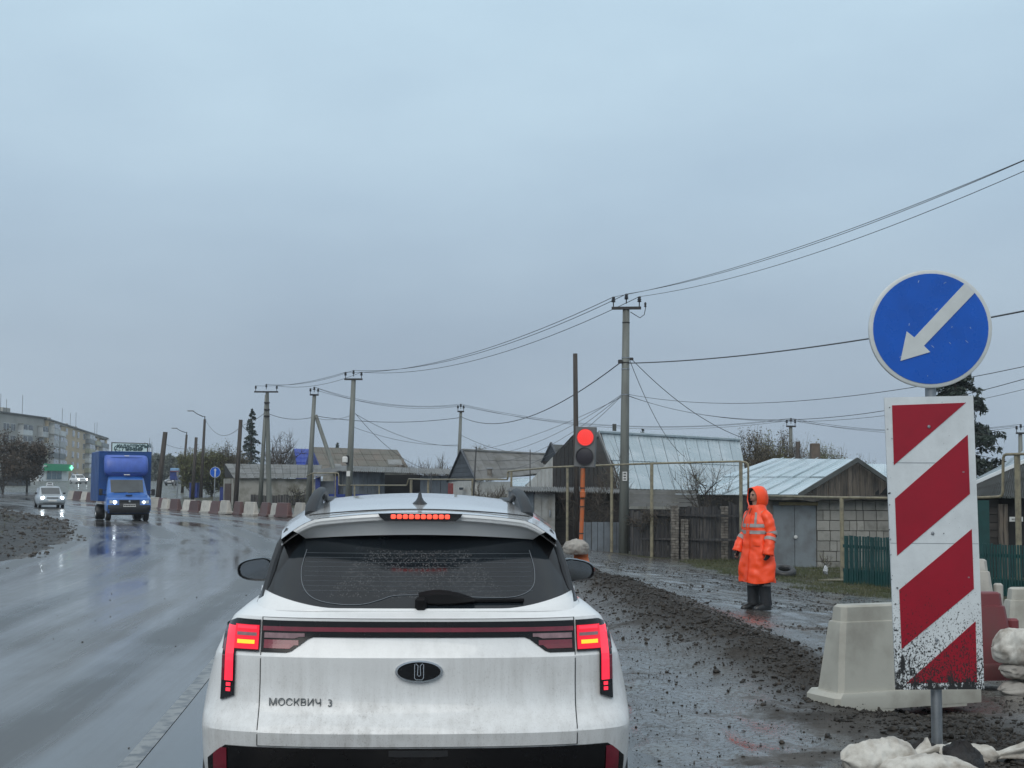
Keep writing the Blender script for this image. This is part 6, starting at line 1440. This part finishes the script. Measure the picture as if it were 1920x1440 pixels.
c_ = P(332, 915, 105); o = thing('thin_post', 'thin pale metal post behind the barriers left of the willow', 'post', gzv(P(331, 940, 105))); MB().tube([gzv(P(331, 940, 105)), P(334, 893, 105)], .035, 6).build('post', M_zinc, o); MB().cbox(P(333, 889, 105), (.14, .06, .34), .02).build('sign_plate', M_slate, o)

# ---------------------------------------------------------------- poles
M_conc = mat('wet_concrete_pole', (.155, .165, .15), .6, var=.2, scale=1.5, stretch=(4, 4, .4), col2=(.11, .115, .105), bump=.1, bscale=15)
M_pwood = mat('dark_tarred_pole', (.034, .028, .024), .7, var=.35, scale=2, stretch=(6, 6, .4), col2=(.06, .048, .04))
M_ins = mat('dark_glass_insulator', (.018, .018, .022), .2, var=.2); M_arm = mat('rusty_dark_steel', (.022, .02, .02), .6, var=.3)
def insulator(parent, p, h=.34):
    MB().tube([p, p + Vector((0, 0, h * .5))], .022, 6).build('pin', M_arm, parent)
    MB().lathe([(.02, 0), (.085, .02), (.05, .06), (.08, .09), (.045, .13), (.07, .16), (.05, .20), (.001, .22)], 10, p + Vector((0, 0, h * .42))).build('insulator', M_ins, parent, smooth=True)
    return p + Vector((0, 0, h * .42 + .2))
def pole(label, base, top, r0, r1, m, n=10, arm=None, name='utility_pole', cat='utility pole', square=False):
    "arm = (half length, direction angle): a cross-arm with three insulators"
    o = thing(name, label, cat, base); MB().tube([base - Vector((0, 0, .4)), base.lerp(top, .5), top], [r0, (r0 + r1) / 2, r1], 4 if square else n).build('shaft', m, o, smooth=not square)
    tips = []
    if arm:
        hl, an, dz = arm; d = Vector((math.cos(an), math.sin(an), 0)); c_ = top + Vector((0, 0, dz)); ar = MB().tube([c_ - d * hl - Vector((0, .1, 0)), c_ + d * hl - Vector((0, .1, 0))], .07, 4).build('cross_arm', M_arm, o)
        for k, up in ((-.88, 0), (0, .10), (.88, 0)): tips.append(insulator(ar, c_ + d * hl * k + Vector((0, -.1, .06 + up))))
    return o, tips
def gp(u, v, Y): 
    p = P(u, v, Y); return Vector((p.x, p.y, gz(p.x, p.y, False)))
TIPS = {}
mp_, TIPS['main'] = pole('tall grey concrete power pole in front of the metal roof', gp(1169, 1032, 50), P(1174, 581, 50), .185, .125, M_conc, 12, (.52, R(-8), .05))
for v_ in (605, 671, 680, 692, 740): t_ = (1030 - v_) / 450; MB().tube([P(1169 + 5 * t_, v_ + 1, 50), P(1169 + 5 * t_, v_ - 1, 50)], .19 - .055 * t_, 12).build('steel_band', M_arm if v_ in (605, 680) else M_zinc, mp_)
MB().cbox(P(1163, 678, 49.9), (.16, .08, .14), .02).build('bracket', M_arm, mp_); MB().cbox(P(1184, 673, 49.9), (.14, .06, .10), .02).build('bracket', M_arm, mp_)
lp = MB().box(P(1171.5, 893, 49.8), (.16, .012, .32)).build('number_plate', M_plate, mp_)
for k in range(3): MB().box(P(1171.5, 888 + k * 5, 49.79), (.09, .006, .035)).build('plate_mark', M_mblk, lp)
MB().tube([P(1209, 568, 50), P(1211, 575, 50), P(1208, 590, 50), P(1200, 596, 50), P(1190, 590, 50), P(1182, 585, 50)], .014, 5).build('jumper_wire', M_arm, mp_)
MB().lathe([(.02, 0), (.05, .03), (.03, .08), (.05, .12), (.02, .18)], 8, P(1210, 576, 50)).build('arrester', M_ins, mp_)
pole('bare dark wooden post rising behind the traffic light', gp(1082, 1030, 52), P(1078.5, 663, 52), .11, .085, M_pwood)
p658, TIPS['658'] = pole('concrete power pole with a white meter box above the lean-to', gp(652, 962, 80), P(663, 713, 80), .21, .13, M_conc, 12, (.52, R(-6), .05))
MB().cbox(P(647, 862, 79.7), (.30, .2, .36), .05).build('meter_box', M_plate, p658); MB().box(P(653, 888, 79.7), (.2, .02, .30)).build('number_plate', M_plate, p658); MB().cbox(P(651, 862, 79.75), (.14, .2, .5), .02).build('dark_box', M_mblk, p658)
p588, TIPS['588'] = pole('concrete pole held by a long diagonal strut', gp(577, 962, 90), P(589.5, 742, 90), .20, .12, M_conc, 12, (.28, R(20), .05))
MB().tube([gp(655, 945, 88) - Vector((0, 0, .2)), P(592, 779, 90)], [.16, .13], 8).build('strut', M_conc, p588)
p500, TIPS['500'] = pole('two-legged concrete power pole with a wide cross-arm', gp(487, 950, 94), P(499.5, 740, 94), .16, .10, M_conc, 10, (.80, R(-3), .18))
MB().tube([gp(505, 950, 94) - Vector((0, 0, .2)), P(501, 735, 94)], [.19, .11], 10).build('second_leg', M_conc, p500)
for v_ in (755, 768, 780): MB().cbox(P(500.5, v_, 93.9), (.36, .2, .10), .02).build('steel_band', M_arm, p500)
p863, TIPS['863'] = pole('thin concrete pole behind the slate house', gp(857, 940, 96), P(864, 773, 96), .18, .10, M_conc, 10, (.22, R(10), .05))
w450, _ = pole('black wooden pole standing before the block shed', gp(441, 945, 90), P(451.5, 787, 90), .16, .12, M_pwood)
pole('short dark wooden pole among the willow', gp(360, 942, 108), P(368, 820, 108), .15, .11, M_pwood)
def lamp(label, b, t, tip):
    o, _ = pole(label, b, t, .15, .10, M_pwood, name='street_lamp', cat='street lamp')
    MB().tube([t - Vector((0, 0, .2)), t + Vector((0, 0, .25)), t.lerp(tip, .12) + Vector((0, 0, .45)) if False else t.lerp(tip, .15) + Vector((0, 0, .12)), t.lerp(tip, .6), tip], [.045, .045, .04, .035, .03], 6).build('arm', M_arm, o); MB().cbox(tip + Vector((-.15, 0, -.02)), (.55, .16, .08), .02).build('lantern', M_slate, o)
lamp('taller street lamp with a long slanting arm above the willow', gp(376, 940, 118), P(384, 786, 118), P(361, 770, 118))
lamp('smaller street lamp with a slanting arm left of the willow', gp(341, 935, 136), P(350, 815, 136), P(330, 802.5, 136))
pole('black pole leaning to the right beside the truck', gp(294, 944, 94), P(310, 810, 94), .20, .15, M_pwood)
_, TIPS['1483'] = pole('distant concrete pole with three insulators above the tin roof', gp(1483, 930, 88), P(1482.5, 801, 88), .17, .11, M_conc, 10, (.30, R(5), .05))
pole('dark wooden service pole in front of the tin roof', gp(1495, 960, 54), P(1496, 828, 54), .12, .09, M_pwood)
_, TIPS['1912'] = pole('distant concrete pole at the right edge beyond the log house', gp(1914, 930, 80), P(1913, 814, 80), .17, .11, M_conc, 10, (.28, R(5), .05))
_, TIPS['off'] = pole('concrete power pole just outside the right edge', gp(2130, 1300, 26), P(2130, 262, 26), .19, .13, M_conc, 12, (.52, R(-60), .05))
pole('thin grey aerial mast beside the dark dormer house', gp(994, 960, 60), P(994, 843, 60), .035, .02, M_arm, 6, name='aerial_mast', cat='mast')
pole('thin black rod leaning beyond the white car roof', gp(884, 950, 58), P(893, 838, 58), .05, .03, M_mblk, 6, name='thin_rod', cat='rod')
pole('thin straight dark rod left of the leaning one', gp(807, 950, 66), P(808.5, 886, 66), .035, .03, M_mblk, 6, name='thin_rod', cat='rod')

# ---------------------------------------------------------------- wires
M_wir = mat('dark_cable', (.05, .055, .062), .5, var=.2)
def wire(label, a, b, sag, r=.012, n=22, grp='overhead wires'):
    pts = [a.lerp(b, k / n) - Vector((0, 0, sag * 4 * (k / n) * (1 - k / n))) for k in range(n + 1)]
    tag(MB().tube(pts, r * .8, 5).build('overhead_wire', M_wir), label, 'wire', grp)
nm = ('left', 'middle', 'right')
def trio(k0, k1, sag, lab, r=.012):
    for i in range(3): wire('%s wire of the trio %s' % (nm[i], lab), TIPS[k0][i], TIPS[k1][i], sag + .06 * i, r)
trio('main', '658', .75, 'from the tall pole to the meter box pole', .016)
trio('658', '500', .25, 'between the meter box pole and the two-legged pole', .016)
trio('main', 'off', .42, 'rising from the tall pole to the top right', .011)
trio('588', '863', .5, 'from the strutted pole to the thin pole', .014)
trio('863', '1483', .9, 'from the thin pole across the big metal roof', .014)
trio('1483', '1912', .5, 'from the distant pole to the right edge', .014)
off = TIPS['off'][1]
wire('thick cable from the tall pole to the right, passing behind the round sign', P(1176, 681, 50), P(2130, 540, 26), .30, .024)
wire('thick cable from the tall pole down left to the thin pole behind the slate house', P(1163, 680, 50), P(862, 780, 96), 1.2, .026)
wire('thick cable from the thin pole to the strutted pole', P(862, 783, 96), P(592, 780, 90), .35, .024)
wire('cable from the strutted pole to the two-legged pole', P(588, 782, 90), P(502, 775, 94), .25, .022)
wire('cable from the two-legged pole to the black pole before the shed', P(498, 773, 94), P(452, 798, 90), .12, .02)
wire('cable from the black pole to the taller street lamp', P(451, 800, 90), P(385, 787, 118), .9, .02)
wire('service cable from the black pole sloping down right', P(451, 795, 90), P(545, 865, 99), .3, .02)
wire('service cable from the meter box pole down to the bushes', P(666, 775, 80), P(800, 880, 92), .5, .018)
wire('cable from the meter box pole to the thin pole', P(666, 776, 80), P(861, 836, 96), .5, .016)
wire('service cable from the tall pole down to the dark service pole', P(1184, 673, 50), P(1496, 840, 54), .8, .016)
wire('slack service cable from the tall pole to the metal roof', P(1181, 676, 50), P(1283, 856, 63), .5, .014)
wire('cable pair from the service pole down to the tin roof', P(1497, 840, 54), P(1552, 893, 49), .1, .014)
wire('upper cable from the tall pole to the far right, at lamp height', P(1176, 739, 50), P(1990, 672, 26), .55, .010)
wire('lower cable from the tall pole to the far right, at lamp height', P(1176, 741, 50), P(1990, 690, 28), .95, .010)
wire('faint thin wire below those to the far right', P(1176, 742, 50), P(1990, 712, 30), .9, .007)
for k, (v1, s_) in enumerate(((868, .5), (880, .7), (893, .9), (862, .35))):
    wire(('upper', 'second', 'third', 'fine uppermost')[k] + ' wire of the fan from the tall pole down to the slate house', P(1164, 741 + k * 1.5, 50), P((905, 910, 915, 870)[k], v1 - 15, 82), s_, .011)
wire('cable from the thin pole down right to the dark dormer house', P(865, 816, 96), P(1022, 852, 80), .35, .018)
wire('cable from the meter box pole to the thin pole, lower', P(660, 800, 80), P(860, 834, 96), .35, .014)
wire('cable from the strutted pole to the meter box pole', P(590, 783, 90), P(660, 778, 80), .2, .016)
wire('far wire right of the leaning pole', P(309, 832, 94), P(372, 838, 118), .25, .016)
# ---------------------------------------------------------------- trees and shrubs
M_bark = mat('dark_wet_bark', (.045, .040, .034), .8, var=.3, scale=4)
M_twig = mat('brown_twigs', (.070, .055, .042), .8, var=.3, scale=2)
M_twigl = mat('grey_pale_twigs', (.12, .11, .09), .8, var=.3, scale=2)
def leafm(name, a, b): return mat(name, a, .6, var=.3, scale=.9, col2=b, c2lo=.4, c2hi=.62)
M_lolive = leafm('olive_spring_leaves', (.095, .105, .035), (.15, .155, .065))
M_lbrown = leafm('brown_buds', (.078, .064, .034), (.115, .098, .055))
M_lpale = leafm('pale_spring_leaves', (.13, .135, .06), (.19, .19, .11))
M_lrust = leafm('rusty_old_leaves', (.050, .038, .026), (.085, .062, .042))
M_need = leafm('spruce_needles', (.012, .024, .018), (.030, .046, .032))
def quads(name, pts, size, m, parent, seed, asp=.6, orient=None):
    rs = np.random.RandomState(seed); n = len(pts); p = np.asarray(pts, np.float32)
    a = rs.normal(size=(n, 3)); a /= np.linalg.norm(a, axis=1)[:, None]
    b = rs.normal(size=(n, 3)); b -= a * (a * b).sum(1)[:, None]; b /= np.linalg.norm(b, axis=1)[:, None]
    s = (size * rs.uniform(.5, 1.3, n))[:, None]; a = a * s; b = b * s * asp
    V = np.stack([p - a, p + b * .8, p + a, p - b * .8], 1).reshape(-1, 3); o0 = root_origin(parent) if parent else Vector(); V = V - np.array(o0)
    return npmesh(name, V, np.arange(4 * n).reshape(n, 4), m, parent)
def plant(name, label, base, H, W, seed, nl=14, nt=22, leaf=None, nleaf=0, lsz=.08, bark=None, twig=None, low=.25, up=.5, r=.10, cat='tree', group=None, stems=1, top=.5, tr=.012, lspread=.12, zmin=.62):
    "trunk and limbs grown into an uneven crown, twigs out of the limbs, small leaves along the twigs"
    rr = random.Random(seed); base = Vector(base); o = thing(name, label, cat, base, 0, group); bark = bark or M_bark; twig = twig or M_twig
    tk = MB(); tw = MB(); lv = []
    st = []
    for s_ in range(stems):
        lean = Vector((rr.uniform(-1, 1), rr.uniform(-1, 1), 0)) * W * (.10 if stems == 1 else .22)
        p = [base + Vector((0, 0, -.15))] + [base + lean * (k / 5) ** 1.3 + Vector((rr.uniform(-.03, .03) * H, rr.uniform(-.03, .03) * H, H * (.72 if stems == 1 else .6) * k / 5)) for k in range(1, 6)]
        rad = [r * (1 - .13 * k) / (1 if stems == 1 else 1.6) for k in range(6)]; tk.tube(p, rad, 6); st.append(p)
    limbs = list(st)
    for i in range(nl):
        p = rr.choice(st); f = rr.uniform(low, .98); k = min(4, int(f * 5)); a = p[k].lerp(p[k + 1], f * 5 - k)
        th = rr.uniform(0, 6.283); q = rr.random() ** .6
        tgt = base + Vector((math.cos(th) * W / 2 * q, math.sin(th) * W / 2 * q, 0)); hz = top + (1 - top) * math.sqrt(max(0, 1 - q * q)) * rr.uniform(.72, 1.04)
        tgt.z = base.z + H * hz * rr.uniform(zmin, 1.0)
        if tgt.z < a.z + .05 * H: tgt.z = a.z + .08 * H
        mid = a.lerp(tgt, .5) + Vector((math.cos(th), math.sin(th), -up * .5)) * W * .06
        pl = [a, a.lerp(mid, .6), mid, mid.lerp(tgt, .55) + Vector((0, 0, .02 * H)), tgt]
        tk.tube(pl, [r * .45, r * .36, r * .27, r * .18, r * .10], 4); limbs.append(pl)
    for i in range(nl * nt):
        pl = rr.choice(limbs[len(st):] or limbs); k = rr.randrange(1, len(pl) - 1); a = pl[k].lerp(pl[k + 1], rr.random())
        d = Vector((rr.gauss(0, 1), rr.gauss(0, 1), rr.gauss(up, .7))); d.normalize(); ln = H * rr.uniform(.06, .17)
        b = a + d * ln * .5 + Vector((0, 0, .01)); c_ = a + d * ln + Vector((0, 0, up * .05 * H)); tw.tube([a, b, c_], [tr, tr * .8, tr * .4], 3, cap=False)
        for q in range(nleaf):
            t = rr.random(); e = a.lerp(c_, t); lv.append((e.x + rr.gauss(0, lspread), e.y + rr.gauss(0, lspread), e.z + rr.gauss(0, lspread)))
    tk.build('trunk', bark, o); t_ = tw.build('twigs', twig, o); tag(t_, kind='stuff')
    if lv: tag(quads('crown', lv, lsz, leaf, o, seed), kind='stuff')
    return o
def spruce(label, base, H, W, seed, n=60, dens=26, lsz=.10, name='spruce_tree', bare=.05):
    rr = random.Random(seed); base = Vector(base); o = thing(name, label, 'tree', base, 0, 'spruce trees'); o.pop('group', None) if False else None
    tk = MB(); tk.tube([base - Vector((0, 0, .2)), base + Vector((0, 0, H * .5)), base + Vector((0, 0, H))], [H * .022, H * .014, H * .003], 7)
    lv = []; br = MB()
    for i in range(n):
        f = bare + (1 - bare) * (i + rr.random() * .8) / n; z = f * H; L = W / 2 * (1 - f) ** .85 * rr.uniform(.65, 1.1) + .04 * W * (f < .97); th = rr.uniform(0, 6.283)
        d = Vector((math.cos(th), math.sin(th), 0)); pts = []
        for k in range(7):
            q = k / 6; pts.append(base + Vector((0, 0, z)) + d * L * q + Vector((0, 0, L * (.10 * q - .42 * q * q + .20 * q ** 3) + L * .06)))
        br.tube(pts, [.03 * H / 9 * (1 - .12 * k) for k in range(7)], 3, cap=False)
        for k in range(int(dens * (.35 + L / (W / 2)))):
            q = rr.uniform(.12, 1.03); j = min(5, int(q * 6)); p = pts[j].lerp(pts[j + 1], q * 6 - j); sp = L * .20 * (1.05 - q) + .05
            side = Vector((-d.y, d.x, 0)) * rr.gauss(0, sp); lv.append(p + side + Vector((0, 0, -abs(rr.gauss(0, .055 * L + .05)) - .25 * abs(side.length))))
    tk.build('trunk', M_bark, o); tag(br.build('boughs', M_bark, o), kind='stuff'); tag(quads('crown', [tuple(p) for p in lv], lsz, M_need, o, seed, .45), kind='stuff')
    del o['group']
    return o
def pb(u, v, Y):
    p = P(u, v, Y); return Vector((p.x, p.y, gz(p.x, p.y, False)))
def ht(u, vtop, Y): b = pb(u, 920, Y); return P(u, vtop, Y).z - b.z
# left edge
plant('leafy_tree', 'dark rusty brown tree at the left edge before the flats', pb(4, 925, 128), ht(4, 808, 128), 5.6, 11, 34, 30, M_lrust, 6, .11, low=.15, top=.35, lspread=.22, zmin=.3)
plant('leafy_tree', 'dark brown tree just right of the leftmost tree', pb(50, 925, 132), ht(50, 815, 132), 4.6, 12, 34, 30, M_lrust, 6, .11, low=.15, top=.35, lspread=.22, zmin=.3)
# willows behind the sign with the upright arrow
for i, (u, v, W, sd, lab) in enumerate(((362, 832, 2.8, 21, 'left-hand olive willow thicket beside the street lamps'), (396, 824, 3.4, 22, 'tallest olive willow behind the small blue sign'), (432, 828, 3.0, 23, 'right-hand olive willow beside the black pole'))):
    plant('willow', lab, pb(u, 930, 121 + i), ht(u, v, 121 + i), W, sd, 34, 30, M_lolive if i < 2 else M_lbrown, 6, .08, low=.02, top=.45, stems=6, up=1.3, lspread=.16, twig=M_twig, zmin=.12)
spruce('dark spruce with a thin tip left of the two-legged pole', pb(470, 900, 138), ht(470, 766, 138), 3.4, 31, 85, 75, .13)
plant('bare_tree', 'bare spreading tree beside the two-legged pole', pb(530, 900, 116), ht(530, 812, 116), 3.6, 32, 22, 22, None, 0, twig=M_twig, up=.7, tr=.016)
plant('bare_tree', 'bare thin tree right of the spruce', pb(512, 900, 122), ht(512, 835, 122), 2.6, 33, 14, 20, M_lbrown, 1, .06, up=.8, tr=.016)
spruce('small dark conifer tip above the brown roof', pb(632, 900, 142), ht(632, 829, 142), 1.9, 34, 36, 50, .13)
for i, (u, v, W, lab) in enumerate(((770, 855, 2.6, 'leftmost bare bush between brown roof and slate house'), (802, 851, 3.0, 'middle bare bush between brown roof and slate house'), (836, 853, 2.6, 'rightmost bare bush between brown roof and slate house'))):
    plant('bare_bush', lab, pb(u, 900, 112 + 3 * i), ht(u, v, 112 + 3 * i), W, 40 + i, 20, 22, M_lbrown, 1, .06, cat='bush', stems=4, low=.1, top=.4, up=1.3, tr=.014)
plant('round_tree', 'round bare tree crown behind the slate roof ridge', pb(892, 900, 112), ht(892, 829, 112), 3.2, 44, 24, 24, M_lbrown, 2, .06, up=.4, top=.4, twig=M_twigl)
plant('bare_bush', 'brown bush with pale buds before the slate house', pb(920, 935, 64), ht(920, 893, 64), 1.9, 45, 22, 22, M_lpale, 1, .03, cat='bush', stems=5, low=.05, up=1.0, tr=.009)
plant('bare_bush', 'thin greenish bush against the block shed wall', pb(556, 940, 97), ht(556, 903, 97), 1.8, 46, 14, 16, M_lpale, 1, .05, cat='bush', stems=4, low=.05, up=1.0)
spruce('tiny conifer crown above the big metal roof', pb(1205, 900, 98), ht(1205, 804, 98), 2.6, 47, 44, 60, .13)
for i, (u, v, Y, W, lf, lab) in enumerate(((1412, 815, 82, 2.6, M_lbrown, 'leftmost brown tree of the grove behind the tin roof'), (1436, 812, 84, 3.0, M_lolive, 'dense tree of the grove left of the distant pole'), (1466, 814, 86, 2.6, M_lbrown, 'brown tree of the grove beside the distant pole'), (1505, 818, 88, 2.6, None, 'bare tree of the grove right of the distant pole'), (1545, 822, 90, 2.4, M_lolive, 'greenish tree of the grove right of the chimney'), (1575, 836, 90, 2.2, None, 'low bare tree at the right end of the grove'), (1625, 842, 92, 2.2, None, 'sparse bare saplings above the plank gable'))):
    plant('grove_tree', lab, pb(u, 900, Y), ht(u, v, Y), W, 50 + i, 26 if i < 5 else 14, 30 if i < 5 else 16, lf or M_lbrown, 8 if lf else 2, .06, stems=4, low=.15, up=1.4, top=.4, twig=M_twig if i < 3 else M_twigl, tr=.012)
plant('sparse_shrub', 'tall thin shrub with sparse pale leaves before the metal roof', pb(1312, 1000, 51), ht(1318, 820, 51), 1.9, 61, 16, 12, M_lpale, 2, .028, cat='shrub', stems=3, low=.35, up=.8, r=.05, tr=.007)
plant('sparse_shrub', 'bare shrub leaning behind the gas pipe left of the worker', pb(1362, 1000, 51.5), ht(1362, 868, 51.5), 2.0, 62, 12, 10, M_lpale, 1, .025, cat='shrub', stems=3, low=.4, up=.5, r=.04, tr=.007)
plant('bare_bush', 'bare bush in front of the gable left of the concrete pole', pb(1150, 1000, 56), ht(1150, 832, 56), 1.6, 63, 16, 14, M_lpale, 1, .025, cat='bush', stems=3, low=.4, up=.9, r=.05, tr=.008)
plant('bare_bush', 'dark tangle of twigs before the log barn', pb(1110, 1000, 52), ht(1110, 880, 52), 2.6, 64, 22, 20, None, 0, cat='bush', stems=5, low=.2, up=.7, r=.04, tr=.007)
plant('bare_bush', 'twiggy bush left of the traffic light beside the pipe', pb(1030, 1000, 54), ht(1030, 893, 54), 1.8, 65, 16, 16, None, 0, cat='bush', stems=4, low=.3, up=.8, r=.04, tr=.007)
for i, (u, v, lab) in enumerate(((1210, 938, 'brown brushwood hanging over the plank fence beside the concrete pole'), (1268, 932, 'brown brushwood hanging over the plank fence at the brick pillar'), (1330, 934, 'brown brushwood hanging over the plank fence near the worker'))):
    plant('brushwood', lab, pb(u, 1040, 48.9), ht(u, v, 48.9), 1.5, 70 + i, 18, 22, M_lbrown, 1, .022, cat='bush', stems=5, low=.5, up=.1, r=.03, tr=.007, top=.6)
plant('sparse_shrub', 'small dry weed at the foot of the block wall', pb(1546, 1075, 42), ht(1546, 1036, 42), .6, 75, 10, 10, M_lpale, 1, .02, cat='weed', stems=5, low=.1, up=1, r=.012, tr=.004)
spruce('big drooping spruce behind the striped sign', pb(1795, 950, 60), ht(1795, 672, 60), 7.4, 81, 130, 170, .13)
# far wood seen past the leaning pole, and rough grass by the fences
rr = random.Random(9); lv = []
for k in range(9000):
    u = rr.uniform(255, 425); Y = rr.uniform(290, 330); b = P(u, 900, Y); h = 5.2 + 2.2 * noise.noise((u * .05, 1, 3)) + 1.0 * noise.noise((u * .2, 5, 3)); lv.append((b.x, Y, rise(Y) + h * rr.random() ** .7))
tag(quads('far_wood', lv, .55, mat('far_grey_green_leaves', (.07, .08, .06), .8, var=.3, scale=.2), None, 4), 'far grey-green wood seen past the leaning pole', 'wood', kind='stuff')
pts = []; V_ = []; F_ = []
def blade(x, y, h, w_):
    z = gz(x, y) - .01; a = rr.uniform(0, 6.28); dx, dy = math.cos(a) * w_, math.sin(a) * w_; lx, ly = rr.gauss(0, .35) * h, rr.gauss(0, .35) * h; i = len(V_)
    V_.extend([(x - dx, y - dy, z), (x + dx, y + dy, z), (x + lx, y + ly, z + h)]); F_.append((i, i + 1, i + 2))
while len(F_) < 26000:
    if rr.random() < .75:
        u = rr.uniform(1180, 1700); Y = rr.uniform(31, 48); x = (u - 960) / FPX * Y
        t = (x - 2.5) / 8 + (Y - 12) / 50
        if t + .35 * nz2(x, Y, .35, 20) < 1.0: continue
        if Y > 43.5 and u > 1440: continue
        blade(x, Y, rr.uniform(.03, .13), .006)
    else:
        Y = rr.uniform(30, 90); L = interp(ROAD_L, Y); x = L - 2 - rr.random() * 10
        if nz2(x, Y, .25, 21) < .08: continue
        blade(x, Y, rr.uniform(.04, .16), .010)
tag(npmesh('rough_grass', V_, F_, mat('rough_wet_grass', (.050, .062, .020), .6, var=.3, scale=1.5, col2=(.085, .080, .035))), 'short rough grass along the fences and on the left verge', 'grass', kind='stuff')

# ---------------------------------------------------------------- thin rain haze in the air
HZ = bpy.data.materials.new('rain_haze'); HZ.use_nodes = True; t = HZ.node_tree; t.nodes.clear()
mo = N(t, 'ShaderNodeOutputMaterial'); pv = N(t, 'ShaderNodeVolumePrincipled'); pv.inputs['Color'].default_value = (.86, .93, 1, 1); pv.inputs['Density'].default_value = .0004; pv.inputs['Anisotropy'].default_value = .2
pv.inputs['Density Attribute'].default_value = ''; HZ.cycles.homogeneous_volume = True
t.links.new(pv.outputs[0], mo.inputs['Volume'])
hz = MB().box((0, 450, 12.5), (1400, 1700, 33)).build('haze', HZ); tag(hz, 'thin grey rain haze over the whole street', 'haze', kind='stuff')
